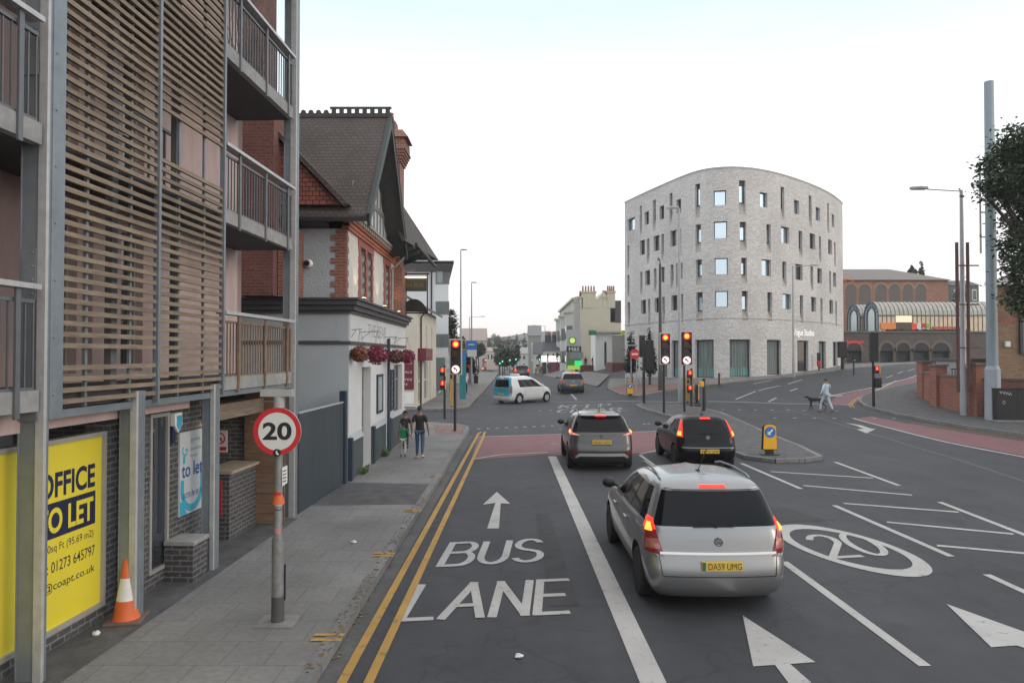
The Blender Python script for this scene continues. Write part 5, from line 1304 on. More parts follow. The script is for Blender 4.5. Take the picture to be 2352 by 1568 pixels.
# communications mast
p = gp(2281, 970); zt_ = at(2265, 188, p.y).z
t = thing('mast', 'tall thick pale blue grey steel mast by the brick wall', 'mast', p)
mastm = mat('mast paint', (.25, .30, .335), .5, .1, .06, 2)
q = MB(); q.lathe([(.235, 2.5), (.22, 4.5), (.19, zt_ - p.z), (.0, zt_ - p.z)], n=24); q.build('shaft', mastm, t, smooth=40)
q = MB(); q.lathe([(.33, 0), (.31, 2.35), (.235, 2.52)], n=8); q.build('base_casing', mat('pale casing', (.33, .36, .40), .55, .1, .1, 3), t, smooth=20)
q = MB(); q.box(-.5, -.1, 8.2, -.27, -.05, 8.26); q.box(-.5, -.1, 9.3, -.27, -.05, 9.36); q.box(-.53, -.1, 7.5, -.47, -.04, 11.2); q.build('aerial', M['lampgrey'], t)
t = thing('pipe_frame', 'rusty red pair of tall pipes with cross rungs by the mast', 'frame', (p.x - .78, p.y + 1.2, .3)); q = MB()
for x in (0, .5): q.tube([(x, 0, 1.2), (x, 0, 8.1)], .075, 10)
for z in (3.2, 5.2, 7.0): q.box(0, -.03, z, 1.0, .03, z + .06)
q.build('pipes', mat('oxide pipe', (.10, .045, .04), .6, var=.2), t, smooth=40)
p2 = gp(2290, 974); t = thing('utility_cabinet', 'black graffiti scrawled street cabinet at the right edge', 'cabinet', (p2.x, p2.y, p2.z + .1), R(-4))
q = MB(); q.box(0, 0, .08, 1.75, .7, 1.42); q.build('case', M['black'], t, bevel=.015); q = MB(); q.box(-.03, -.03, 0, 1.78, .73, .08); q.build('plinth', conc, t); q = MB(); q.box(.86, -.006, .12, .875, 0, 1.38); q.box(-.02, -.02, 1.42, 1.77, .72, 1.46); q.build('door_seam', M['rubber'], t)
q = MB(); rnd = random.Random(2); 
for w_ in range(4):
    P_ = [(.12 + w_ * .13 + .03 * k, -.004, 1.28 - .02 * w_ + .07 * math.sin(k * 2.1 + w_)) for k in range(5)]
    for a, b in zip(P_, P_[1:]): q.bar(a, b, .02, .004, 0, (0, 1, 0))
for k in range(7): q.bar((.3 + .05 * math.cos(k), -.004, .85 + .08 * math.sin(k)), (.3 + .05 * math.cos(k + 1), -.004, .85 + .08 * math.sin(k + 1)), .018, .004, 0, (0, 1, 0))
q.build('graffiti', mat('chalk scrawl', (.45, .45, .44), .8), t)

# ------------------------------------------------ left, beyond the side street
t = thing('cream_shop', 'two storey cream corner shop with maroon fascia', 'shop', (0, 0, 0))
SX = -5.65; Ys, Ye = 42.7, 53.5
cream = mat('cream paint', (.60, .55, .46), .8, var=.06, scale=1.5, var2=.06); maroon = mat('maroon sign', (.16, .02, .035), .45, var=.08)
q = MB()
hl = [(1.2, 2.0, 3.6, 5.1, .15), (4.2, 5.0, 3.6, 5.1, .15), (7.4, 8.2, 3.6, 5.1, .15), (.6, 2.4, .35, 2.75, .18), (3.6, 5.4, .35, 2.75, .18), (6.2, 7.2, .12, 2.75, .2)]
wall_holes(q, flat_wall((SX, Ys, 0), (0, 1, 0), (-1, 0, 0)), 0, Ye - Ys, 0, 6.05, hl); q.box(-14, Ys, 0, SX - .25, Ye, 6.05); q.box(SX - .25, Ys, 0, SX - .001, Ys + .2, 6.05)
q.ext([(-14, Ys + .01, 6.05), (SX, Ys + .01, 6.05), (-9.8, Ys + .01, 8.6)], (0, .25, 0)); q.build('wall', cream, t)
for h in hl:
    q = MB(); q.box(SX - .14, Ys + h[0], h[2], SX - .12, Ys + h[1], h[3]); w = q.build('window', M['pane'], t); q = MB()
    for a in ((h[0], h[2], h[0] + .06, h[3]), (h[1] - .06, h[2], h[1], h[3]), (h[0], (h[2] + h[3]) / 2, h[1], (h[2] + h[3]) / 2 + .05)): q.box(SX - .12, Ys + a[0], a[1], SX - .05, Ys + a[2], a[3])
    q.build('frame', M['white'], w)
q = MB(); q.ext([(SX + .45, Ys - .2, 5.95), (SX + .45, Ys - .2, 6.1), (-9.8, Ys - .2, 8.8), (-9.8, Ys - .2, 8.65)], (0, Ye - Ys + .4, 0)); q.build('roof', mat('slate', (.10, .105, .115), .7, var=.2), t)
q = MB(); q.box(SX + .002, Ys + .35, 2.85, SX + .5, Ys + 3.9, 3.6); f = q.build('fascia', maroon, t); q = MB(); fit_text(q, 'FUNERALS', (SX + .503, Ys + .5, 3.1), (0, 1, 0), (0, 0, 1), 3.2, .3, 0, 0, 'LEFT'); q.build('lettering', mat('tan letters', (.33, .22, .18), .6), f)
q = MB(); q.tube([(SX + .42, Ys + 1.3, 5.95), (SX + .08, Ys + 1.3, 5.5), (SX + .08, Ys + 1.3, .1)], .05, 8); q.build('downpipe', M['black'], t, smooth=40)
a, b = at(927, 936, Ys), at(955, 740, Ys)
s = thing('wall_sign', 'maroon board lettered for funerals and memorials on the cream side wall', 'sign', (0, Ys - .01, 0)); x0, x1 = a.x - 1.15, at(951, 800, Ys).x; zb, ztp = at(950, 894, Ys).z, at(950, 819, Ys).z
q = MB(); q.box(x0, -.06, zb, x1, 0, ztp); q.build('board', maroon, s); q = MB(); hh = ztp - zb
for k, (w_, f) in enumerate((('FUNERALS', .78), ('&', .65), ('MEMORIALS', .50), ('ESTIMATES', .27), ('GIVEN', .13))): fit_text(q, w_, ((x0 + x1) / 2, -.064, zb + hh * f), (1, 0, 0), (0, 0, 1), min(1, len(w_) / 8) * (x1 - x0) * .88, hh * .065)
q.build('lettering', M['signwhite'], s)
q = MB(); q.box(x0, -.03, zb - .85, x1, 0, zb - .15); q.box(x0, -.06, zb - 1.0, x1 + .05, 0, zb - .93); q.build('lower_panel', M['white'], s); q = MB(); q.ball(((x0 + x1) / 2 + .2, -.035, zb - .45), .16, .01, .08, 10); q.build('emblem', M['grey'], s)
# white modern block
t = thing('white_flats', 'white modern flats with grey window panels behind the cream shop', 'building', (0, 0, 0)); Yf = 57.0; fx = at(1030, 800, Yf).x; ztf = at(1030, 612, Yf).z
wr = mat('white render far', (.62, .64, .66), .8, var=.05, scale=1.2, var2=.05); gp_ = mat('grey panel', (.13, .14, .145), .6)
q = MB(); q.ext([(-16, Yf, 3.0), (fx, Yf, 3.0), (fx * 1.3, Yf + 16, 3.0), (-16, Yf + 16, 3.0)], (0, 0, ztf - 3.0)); q.ext([(-16, Yf + .5, 0), (fx - .8, Yf + .5, 0), (fx * 1.35, Yf + 16, 0), (-16, Yf + 16, 0)], (0, 0, 3.0)); q.build('wall', wr, t, weld='fix')
q = MB(); q.ext([(-16, Yf - .9, ztf + .15), (fx + .5, Yf - .9, ztf + .15), (fx + .05, Yf - .02, ztf - .45), (-16, Yf - .02, ztf - .45)], (0, 0, .12)); q.ext([(-16, Yf - .9, ztf + .15), (fx + .5, Yf - .9, ztf + .15), (fx * 1.28, Yf + 16, ztf + .15), (-16, Yf + 16, ztf + .15)], (0, 0, .2)); q.build('roof', mat('grey eaves', (.16, .165, .17), .6), t)
for v0, v1 in ((621, 652), (692, 722), (767, 797)):
    z0, z1 = at(1010, v1, Yf).z, at(1010, v0, Yf).z; xa_, xm, xb_ = at(1001, 700, Yf).x, at(1018, 700, Yf).x, fx
    q = MB(); q.box(xm, Yf - .03, z0, xb_ + .02, Yf + .6, z1); q.build('grey_panel', gp_, t); q = MB(); q.box(xa_, Yf - .05, z0, xm, Yf + .02, z1); w = q.build('window', gp_, t); q = MB(); q.box(xa_ + .08, Yf - .06, z0 + .08, xm - .05, Yf - .05, z1 - .06); q.build('pane', mat('bluish pane', (.20, .24, .25), .1, .4, 0), w)
q = MB(); q.box(at(1003, 800, Yf).x, Yf - .02, .4, fx - .3, Yf + .5, 3.0); q.build('ground_panel', mat('teal grey panel', (.13, .19, .19), .5), t)
q = MB(); q.tube([(at(991, 800, Yf).x, Yf - .08, 0), (at(991, 800, Yf).x, Yf - .08, ztf)], .06, 8); q.build('downpipe', M['black'], t)
# bus stop totem and shelter
p = gp(1063, 925, .1); t = thing('bus_stop_totem', 'teal bus stop totem with blue header past the signals', 'bus stop', (p.x, p.y, p.z)); q = MB(); q.box(-.18, -.1, .25, .2, .1, 2.7); q.build('panel', mat('teal panel', (.02, .22, .24), .5, var=.08), t); q = MB(); q.box(-.185, -.105, 2.7, .205, .105, 3.4); q.build('header', M['blue'], t); q = MB(); q.box(-.15, -.08, 0, .17, .08, .25); q.build('foot', M['grey'], t)

# ------------------------------------------------ far right of the street: cream terrace end, filling station
t = thing('cream_terrace', 'tall cream end terrace with clustered chimney pots', 'building', (0, 0, 0)); Yc = 96.0
cw = mat('weathered cream wall', (.52, .49, .39), .85, var=.06, scale=.8, var2=.08)
xl, xr = at(1330, 800, Yc).x, at(1402, 800, Yc).x; zt_ = at(1380, 690, Yc).z
xr2 = at(1427, 800, Yc).x
q = MB(); q.box(xl, Yc, 0, xr, Yc + 30, zt_); q.box(xr, Yc + .1, 0, xr2, Yc + 12, at(1410, 740, Yc).z)
q.ext([(at(1368, 0, Yc).x, Yc, zt_), (at(1400, 0, Yc).x, Yc, zt_), (at(1385, 0, Yc).x, Yc, zt_ + 1.2)], (0, 10, 0)); q.build('wall', cw, t)
q = MB(); q.box(at(1411, 0, Yc).x, Yc + .06, at(1410, 740, Yc).z - .05, xr2, Yc + 6, at(1410, 690, Yc).z); q.build('dormer', mat('dark slate dormer', (.075, .07, .085), .7), t)
for u0, u1, v0, n in ((1335, 1367, 672, 5), (1393, 1411, 672, 4), (1330, 1337, 684, 2), (1383, 1392, 683, 3)):
    x0, x1 = at(u0, 0, Yc).x, at(u1, 0, Yc).x; z0 = at(1340, v0, Yc).z; q = MB(); q.box(x0, Yc - .05, zt_ - 1, x1, Yc + 1.0, z0); q.box(x0 - .1, Yc - .15, z0, x1 + .1, Yc + 1.1, z0 + .2); ch = q.build('chimney', cw, t); q = MB()
    for k in range(n): q.lathe([(.13, z0 + .2), (.1, z0 + .95), (.0, z0 + .95)], (x0 + (x1 - x0) * (k + .5) / n, Yc + .45, 0), 8)
    q.build('chimney_pots', mat('pale red pots', (.32, .16, .12), .8), ch)
# street front with bays
zf = at(1300, 703, 110).z; q = MB(); q.box(xl - .6, Yc + 1, 0, xl, Yc + 30, zf); q.build('front_wall', mat('pale front', (.46, .46, .42), .8, var=.08), t)
for k, yb_ in enumerate((Yc + 2, Yc + 13, Yc + 23)):
    q = MB(); q.ext([(xl - .6, yb_, .5), (xl - 1.5, yb_ + .8, .5), (xl - 1.5, yb_ + 3, .5), (xl - .6, yb_ + 3.8, .5)], (0, 0, zf - 2.2)); b_ = q.build('bay', mat('pale bay', (.50, .50, .47), .8, var=.06), t)
    q = MB(); q.ext([(xl - .4, yb_ - .3, zf - 1.7), (xl - 1.8, yb_ + .6, zf - 1.7), (xl - 1.8, yb_ + 3.2, zf - 1.7), (xl - .4, yb_ + 4.1, zf - 1.7)], (0, 0, .3)); q.build('bay_cornice', cw, b_)
    for z in (1.2, 4.6):
        q = MB(); q.ext([(xl - .72, yb_ + .08, z + .8), (xl - 1.42, yb_ + .70, z + .8), (xl - 1.42, yb_ + .70, z + 2.6), (xl - .72, yb_ + .08, z + 2.6)], (-.02, -.03, 0)); w = q.build('window', M['pane'], b_)
        q = MB(); q.box(xl - 1.52, yb_ + 1.0, z + .8, xl - 1.49, yb_ + 2.8, z + 2.6); q.build('side_window', M['pane'], b_)
q = MB(); q.ext([(xl - .9, Yc + 1, zf), (xl - .9, Yc + 1, zf + .25), (xl + 1, Yc + 1, zf + .7), (xl + 1, Yc + 1, zf)], (0, 29, 0)); q.build('eaves', cw, t)
# filling station kiosk
Yk = 88.0; t = thing('station_kiosk', 'low white filling station kiosk with shuttered end beside the cream terrace', 'kiosk', (0, 0, 0)); x0, x1, x2 = at(1366, 0, Yk).x, at(1404, 0, Yk).x, at(1432, 0, Yk).x; g_ = gz(x1, Yk)
q = MB(); q.box(x0, Yk, g_ - 1, x1, Yk + 5, at(1380, 765, Yk).z); q.build('wall', M['white'], t); q = MB(); q.box(x1, Yk - .3, g_ - 1, x2, Yk + 5, at(1380, 770, Yk).z); q.build('shutter', mat('grey shutter', (.30, .29, .27), .7), t)
q = MB(); q.box(at(1386, 0, Yk).x, Yk - .05, g_ + .2, at(1391, 0, Yk).x, Yk, at(1380, 785, Yk).z); q.build('door', M['pane'], t); q = MB(); q.box(x0, Yk - .5, at(1380, 765, Yk).z, x2, Yk + 5.2, at(1380, 761, Yk).z); q.build('roof', mat('pale roof edge', (.40, .40, .39), .7), t)
q = MB(); q.box(at(1349, 0, Yk).x, Yk - .9, at(1349, 770, Yk).z, at(1366, 0, Yk).x, Yk - .6, at(1349, 759, Yk).z); q.build('canopy_edge', mat('station green', (.02, .22, .12), .5), t)
q = MB(); q.disc((at(1427, 0, Yk).x, Yk - .8, at(1427, 765, Yk).z), .33, (0, -1, 0), .1, 24); q.build('round_sign', mat('lime sign', (.45, .55, .08), .5), t)
Yr = 80.0; t = thing('retaining_wall', 'dark red brick retaining wall below the kiosk', 'wall', (0, 0, 0)); q = MB(); q.box(at(1404, 0, Yr).x, Yr, -1, at(1434, 0, Yr).x, Yr + 6, at(1410, 833, Yr).z); q.box(at(1320, 0, 90).x, 90, -1, at(1372, 0, 90).x, 90.4, at(1340, 838, 90).z); q.build('brickwork', mat('dark red brick plain', (.13, .05, .045), .85, var=.2), t)
Yp = 82.0; xc = at(1317, 0, Yp).x; t = thing('station_totem', 'tall filling station price totem with lit green panels', 'sign', (xc, Yp, gz(xc, Yp)))
def tot(name, v0, v1, m, u0=1300, u1=1333, dy=0.0):
    q = MB(); g_ = gz(xc, Yp); q.box(at(u0, 0, Yp).x - xc, -.2 - dy, at(1317, v1, Yp).z - g_, at(u1, 0, Yp).x - xc, .2, at(1317, v0, Yp).z - g_); return q.build(name, m, t)
tot('header', 757, 795, mat('totem grey', (.45, .47, .47), .5)); tot('brand_panel', 795, 808, M['black']); tot('route_panel', 808, 824, mat('grey blind', (.26, .27, .28), .6, var=.3, scale=5, stretch=(.2, 1, 6)), 1308, 1338, .1)
tot('price_panel', 824, 846, lamp_mat('price green', (.05, .22, .04), .25)); tot('price_digits', 828, 839, lamp_mat('bright green', (.02, .8, .25), .6), 1318, 1335, .05); tot('lime_strip', 839, 848, lamp_mat('lime strip', (.40, .6, .06), .5), 1302, 1330, .04)
g_ = gz(xc, Yp); zc = at(1313, 782, Yp).z - g_; q = MB(); q.disc((at(1313, 0, Yp).x - xc, -.22, zc), .44, (0, -1, 0), .05, 24); lg = q.build('logo', lamp_mat('logo green', (.10, .34, .03), .3), t); q = MB()
for k in range(16):
    a = math.pi * k / 8; q.ext([(at(1313, 0, Yp).x - xc + .30 * math.cos(a + j), -.275, zc + .30 * rr * math.sin(a + j)) for j, rr in ((-.2, 1), (0, 1), (.2, 1))] + [(at(1313, 0, Yp).x - xc, -.275, zc)], (0, -.01, 0))
q.build('logo_sun', lamp_mat('logo yellow', (.85, .9, .25), .45), lg)
q = MB(); fit_text(q, 'M&S', (at(1317, 0, Yp).x - xc, -.21, at(1317, 806, Yp).z - g_), (1, 0, 0), (0, 0, 1), 1.2, .45, 0, .02); q.build('lettering', M['signwhite'], t)

# ------------------------------------------------ houses and roofs of the far street
def house(u0, u1, vb, vt, vr, Y, wallm, roofm, label, win=2, depth=8, storeys=2, name='terraced_house', chim=0):
    x0, x1 = at(u0, 0, Y).x, at(u1, 0, Y).x; zb, zt, zr_ = at(u0, vb, Y).z - 2, at(u0, vt, Y).z, at(u0, vr, Y).z
    t = thing(name, label, 'house', ((x0 + x1) / 2, Y, zb)); a, b, hh, hr = x0 - (x0 + x1) / 2, (x1 - x0) / 2, zt - zb, zr_ - zb
    q = MB(); q.box(a, 0, 0, b, depth, hh); q.build('wall', wallm, t)
    q = MB(); q.ext([(a - .2, -.3, hh), (a - .2, depth + .3, hh), (a - .2, depth / 2, hr)], (b - a + .4, 0, 0)); rf = q.build('roof', roofm, t)
    for k in range(win):
        for s_ in range(storeys):
            cx = a + (b - a) * (k + .5) / win; z = 2 + (hh - 2) * (s_ + .5) / storeys; w_, h_ = (b - a) / win * .25, (hh - 2) / storeys * .28
            q = MB(); q.box(cx - w_, -.06, z - h_, cx + w_, 0, z + h_); wo = q.build('window', M['white'], t); q = MB(); q.box(cx - w_ * .8, -.08, z - h_ * .85, cx + w_ * .8, -.06, z + h_ * .85); q.build('pane', M['pane'], wo)
    for k in range(chim):
        q = MB(); cx = a + (b - a) * (k + .5) / chim; q.box(cx - .5, depth / 2 - .4, hr - .6, cx + .5, depth / 2 + .4, hr + 1.0); c = q.build('chimney', roofm, rf); q = MB()
        for j in range(3): q.lathe([(.12, hr + 1), (.1, hr + 1.7)], (cx - .3 + j * .3, depth / 2, 0), 6)
        q.build('chimney_pots', mat('pale red pots', (.32, .16, .12), .8), c)
    return t
slate = mat('dark slate roof', (.07, .072, .085), .75, var=.15, scale=2); tan = mat('tan render', (.36, .31, .26), .85, var=.1); pale = mat('pale far render', (.48, .46, .43), .85, var=.08); greyw = mat('far grey wall', (.24, .24, .235), .85, var=.1)
house(1252, 1288, 850, 806, 782, 118, pale, slate, 'white terrace with dark slate roof above the lit shop fronts', 3, 9, 2, chim=2)
house(1227, 1256, 850, 812, 784, 150, pale, slate, 'smaller white terrace house left of the lit shops', 2, 9, 2)
house(1196, 1226, 848, 812, 797, 190, pale, mat('pale roof', (.30, .29, .28), .8), 'pale gabled cottages at the street end', 2, 8, 2)
house(1118, 1142, 832, 806, 797, 200, mat('warm white', (.55, .47, .40), .8), tan, 'small warm white house on the left hillside', 3, 8, 1)
house(1060, 1116, 800, 782, 752, 240, tan, mat('tan slate roof', (.30, .25, .225), .8, var=.08), 'long chapel with tan pitched roof on the left hill', 4, 14, 1, 'chapel', 0)
house(1142, 1170, 800, 781, 775, 330, mat('pinkish flats', (.30, .24, .23), .8), mat('red roof', (.22, .10, .09), .8), 'distant pinkish block of flats above the trees', 5, 14, 2, 'flats')
house(1214, 1242, 845, 771, 746, 175, greyw, mat('grey hipped roof', (.20, .20, .20), .8), 'grey square tower block with steep roof', 1, 6, 1, 'tower_house')
house(1256, 1290, 800, 790, 775, 200, mat('dark brick far', (.12, .09, .08), .8), slate, 'dark brick house with a row of chimney pots behind the terrace', 2, 8, 1, chim=3)
house(2178, 2240, 700, 655, 640, 150, mat('far grey green', (.10, .11, .10), .8), slate, 'dark house roof beyond the supermarket', 3, 8, 1)
# lit shop fronts
for i, (u0, u1, Y, m, lab) in enumerate(((1244, 1256, 116.5, lamp_mat('lit white shop', (1, 1, .97), 1.1), 'brightly lit white shop front'), (1260, 1285, 116.8, lamp_mat('lit pink shop', (1, .85, .85), .9), 'lit shop front with a magenta surround'))):
    a, b = at(u0, 838, Y), at(u1, 817, Y); t = thing('shop_front', lab + ' in the far terrace', 'shop front', (a.x, Y, a.z - 1.5)); w_ = b.x - a.x
    q = MB(); q.box(0, 0, 2.0, w_, .3, 3.0); q.build('sign_box', m, t); q = MB(); q.box(.1, .05, 0, w_ - .1, .3, 2.0); q.build('shop_glass', M['pane'] if i == 0 else mat('magenta shop', (.22, .05, .10), .5), t)
# ------------------------------------------------ vehicles
def paint(name, col, metal=.5, rough=.32, coat=.8):
    return mat(name, col, rough, metal, .03, 3, coat=coat)
tailm = mat('tail lamp red', (.22, .008, .012), .12, var=0, coat=1)
def lit(name, s): return lamp_mat(name, (1, .055, .02), s)
brake_hot = lamp_mat('brake lamp core', (1, .22, .03), 3.0); brake_red = lamp_mat('brake lamp lit', (1, .03, .015), 1.5)
clearl = mat('clear lens', (.42, .40, .40), .12, .3, 0, coat=1)
platem = mat('yellow plate', (.62, .42, .06), .4, var=.03); blackpl = mat('black plastic', (.022, .022, .024), .55, var=.15)
def lerp_rows(rows, z):
    if z <= rows[0][0]: return rows[0]
    for a, b in zip(rows, rows[1:]):
        if z <= b[0]:
            t = (z - a[0]) / (b[0] - a[0]); return tuple(x + (y - x) * t for x, y in zip(a, b))
    return rows[-1]
class Car:
    """body stacked from rounded plan outlines; local frame: y forward from the rear bumper, z up from the road"""
    def __init__(s, rows, rr=.22, rf=.35, bulge=.06, bow=.03, belt=0): s.rows, s.rr, s.rf, s.bulge, s.bow, s.belt = rows, rr, rf, bulge, bow, belt
    def rq(s, q, z, off=0.0):
        _, w, yr, yf = lerp_rows(s.rows, z); sg = -1 if q < 0 else 1; q = abs(q); wi = w - s.bow; rr = min(s.rr, wi * .6); f = wi - rr; b = s.bulge * (f / w) ** 2
        if q <= f: x, y, nx, ny = q, yr + s.bulge * (q / w) ** 2, .12 * q / w, -1
        elif q <= f + rr * math.pi / 2:
            a = (q - f) / rr; x, y, nx, ny = f + rr * math.sin(a), yr + b + rr - rr * math.cos(a), math.sin(a), -math.cos(a)
        else: 
            y = yr + b + rr + (q - f - rr * math.pi / 2); return s.side(sg, y, z, off)
        return Vector((sg * (x + nx * off), y + ny * off, z + s.lift(y, z)))
    def lift(s, y, z): return s.belt * max(0, 1 - abs(z - s.bz) / .35) * (1.6 - y) / 3.0 if s.belt else 0
    def side(s, sg, y, z, off=0.0):
        _, w, yr, yf = lerp_rows(s.rows, z); wi = w - s.bow; rr = min(s.rr, wi * .6); y0 = yr + s.bulge * ((wi - rr) / w) ** 2 + rr; y1 = yf - .12 - s.rf
        t = min(1, max(0, (y - y0) / (y1 - y0))); x = wi + s.bow * (1 - (2 * t - 1) ** 2)
        return Vector((sg * (x + off), y, z + s.lift(y, z)))
    def outline(s, z, ts):
        _, w, yr, yf = lerp_rows(s.rows, z); wi = w - s.bow; rr = min(s.rr, wi * .6); rf = min(s.rf, wi * .7); P = []
        f = wi - rr; nR, nA = 5, 5
        for k in range(nR): P.append((f * k / nR, yr + s.bulge * (f * k / nR / w) ** 2))
        b = s.bulge * (f / w) ** 2
        for k in range(nA): a = math.pi / 2 * k / nA; P.append((f + rr * math.sin(a), yr + b + rr - rr * math.cos(a)))
        y0, y1 = yr + b + rr, yf - .12 - rf
        for t in ts: P.append((wi + s.bow * (1 - (2 * t - 1) ** 2), y0 + (y1 - y0) * t))
        ff = wi - rf
        for k in range(1, nA + 1): a = math.pi / 2 * k / nA; P.append((ff + rf * math.cos(a), yf - .12 - rf + rf * math.sin(a)))
        for k in range(1, 6): x = ff * (1 - k / 5); P.append((x, yf - .12 * (x / max(ff, .01)) ** 2))
        return [Vector((x, y, z + s.lift(y, z))) for x, y in P], nR, nA
    def patch(s, mb, c, off=.006, dome=.0, n=6, mi=0):
        """c: four (q, z) corners in order: low inner, low outer, high outer, high inner"""
        def fn(u, v):
            q = (c[0][0] * (1 - u) + c[1][0] * u) * (1 - v) + (c[3][0] * (1 - u) + c[2][0] * u) * v
            z = (c[0][1] * (1 - u) + c[1][1] * u) * (1 - v) + (c[3][1] * (1 - u) + c[2][1] * u) * v
            return s.rq(q, z, off + dome * 16 * u * (1 - u) * v * (1 - v))
        mb.grid(fn, n, n, mi)
        e = [fn(i / n, 0) for i in range(n + 1)] + [fn(1, i / n) for i in range(1, n + 1)] + [fn(1 - i / n, 1) for i in range(1, n + 1)] + [fn(0, 1 - i / n) for i in range(1, n)]
        i_ = []
        for u, v in [(i / n, 0) for i in range(n + 1)] + [(1, i / n) for i in range(1, n + 1)] + [(1 - i / n, 1) for i in range(1, n + 1)] + [(0, 1 - i / n) for i in range(1, n)]:
            q = (c[0][0] * (1 - u) + c[1][0] * u) * (1 - v) + (c[3][0] * (1 - u) + c[2][0] * u) * v
            z = (c[0][1] * (1 - u) + c[1][1] * u) * (1 - v) + (c[3][1] * (1 - u) + c[2][1] * u) * v
            i_.append(s.rq(q, z, -.01))
        for k in range(len(e)): j = (k + 1) % len(e); mb.face([i_[k], i_[j], e[j], e[k]], mi)
        return mb
    def build(s, root, ts, side_w, glass_z, wheels, wr, mats, rear_glass=True, lower_trim=0.0, rear_glass_z=None, trim_m=None, rear_m=None, rear_cols=8):
        """mats: body paint, dark pane. side_w: (t0, t1) index pairs of the side windows; glass_z: (z0, z1) of the window band"""
        zs = [r_[0] for r_ in s.rows]; outs = []
        for z in zs: o_, nR, nA = s.outline(z, ts); outs.append(o_)
        n = len(outs[0]); rgz = rear_glass_z or glass_z
        bm = bmesh.new(); V = []
        for o_ in outs:
            row = []
            for sg in (1, -1):
                for k, p in enumerate(o_):
                    if sg < 0 and k in (0, n - 1): row.append(row[k]); continue
                    row.append(bm.verts.new((p.x * sg, p.y, p.z)))
            V.append(row)
        for j in range(len(zs) - 1):
            zc = (zs[j] + zs[j+1]) / 2
            for sg in (0, 1):
                for k in range(n - 1):
                    a, b, c, d = V[j][sg*n+k], V[j][sg*n+k+1], V[j+1][sg*n+k+1], V[j+1][sg*n+k]
                    f = bm.faces.new((a, b, c, d) if sg == 0 else (d, c, b, a)); f.smooth = True
                    mi = 0
                    if zc < lower_trim: mi = 2
                    if k < rear_cols and rear_glass and rgz[0] < zc < rgz[1]: mi = 1
                    elif k < nR + 2 and rear_m and zc > lower_trim: mi = 4
                    ki = k - nR - nA
                    if glass_z[0] < zc < glass_z[1]:
                        if any(a_ <= ki < b_ for a_, b_ in side_w): mi = 1
                        elif k >= n - 6: mi = 1
                        elif 0 <= ki < len(ts) - 1 and any(ki == b_ for a_, b_ in side_w[:-1]): mi = 2
                    f.material_index = mi
        for j, up in ((0, False), (len(zs) - 1, True)):
            mid = [V[j][0]] + [bm.verts.new(((0), V[j][k].co.y, V[j][k].co.z + (.012 if up else 0))) for k in range(1, n - 1)] + [V[j][n-1]]
            for sg in (0, 1):
                for k in range(n - 1):
                    q_ = [V[j][sg*n+k], V[j][sg*n+k+1], mid[k+1], mid[k]]; q_ = list(dict.fromkeys(q_))
                    if len(q_) < 3: continue
                    if (sg == 1) == up: q_.reverse()
                    f = bm.faces.new(q_); f.smooth = True; f.material_index = 0 if up else 2
        bmesh.ops.recalc_face_normals(bm, faces=bm.faces)
        me = bpy.data.meshes.new('body'); bm.to_mesh(me); bm.free()
        ms = [mats[0], mats[1], trim_m or blackpl, M['rubber'], rear_m or mats[0]]
        for m in ms: me.materials.append(m)
        tmp = bpy.data.objects.new('body_shell', me); C.objects.link(tmp); cut = []
        for wy in wheels:
            w = MB(); w.lathe([(0, -1.1), (wr + .065, -1.1), (wr + .065, 1.1), (0, 1.1)], (0, wy, wr), 40, 0, 'x'); q = w.build('wheel_arch_cutter', M['rubber'], weld='fix'); cut.append(q)
            md = tmp.modifiers.new('b', 'BOOLEAN'); md.operation = 'DIFFERENCE'; md.object = q; md.solver = 'EXACT'
            if hasattr(md, 'material_mode'): md.material_mode = 'TRANSFER'
        dg = bpy.context.evaluated_depsgraph_get(); dg.update()
        me2 = bpy.data.meshes.new_from_object(tmp.evaluated_get(dg)); slots = list(me2.materials)
        for q in cut: bpy.data.objects.remove(q)
        bpy.data.objects.remove(tmp)
        bm = bmesh.new(); bm.from_mesh(me2); gi = [i for i, m in enumerate(slots) if m == mats[1]]
        rubi = [i for i, m in enumerate(slots) if m == M['rubber']]
        gl = [f for f in bm.faces if f.material_index in gi]
        groups, seen = [], set()
        for f in gl:
            if f in seen: continue
            st, grp = [f], []; seen.add(f)
            while st:
                g = st.pop(); grp.append(g)
                for e_ in g.edges:
                    for h in e_.link_faces:
                        if h not in seen and h.material_index in gi and h.normal.dot(g.normal) > .75: seen.add(h); st.append(h)
            groups.append(grp)
        for grp in groups:
            cx = sum((f.calc_center_median() for f in grp), Vector()) / len(grp)
            g2 = bmesh.new(); mp_ = {}
            for f in grp:
                vs = []
                for v in f.verts:
                    if v not in mp_: mp_[v] = g2.verts.new(v.co)
                    vs.append(mp_[v])
                nf = g2.faces.new(vs); nf.smooth = True; nf.material_index = 0
            g2.normal_update(); r_ = bmesh.ops.inset_region(g2, faces=g2.faces[:], thickness=.028, depth=-.002)
            for f in r_['faces']: f.material_index = 1
            for f in g2.faces: f.smooth = True
            gm = bpy.data.meshes.new('window'); g2.to_mesh(gm); g2.free(); gm.materials.append(mats[1]); gm.materials.append(blackpl); gm.set_sharp_from_angle(angle=R(35))
            ymax = max(v.co.y for f in grp for v in f.verts); nm = 'side_window' if abs(cx.x) > .3 else ('rear_window' if cx.y < 1.3 else 'windscreen')
            o = bpy.data.objects.new(nm, gm); C.objects.link(o); o.parent = root
        bmesh.ops.delete(bm, geom=gl, context='FACES'); bm.to_mesh(me2); bm.free(); me2.set_sharp_from_angle(angle=R(38))
        me2.name = 'body'; o = bpy.data.objects.new('body', me2); C.objects.link(o); o.parent = root
        return o
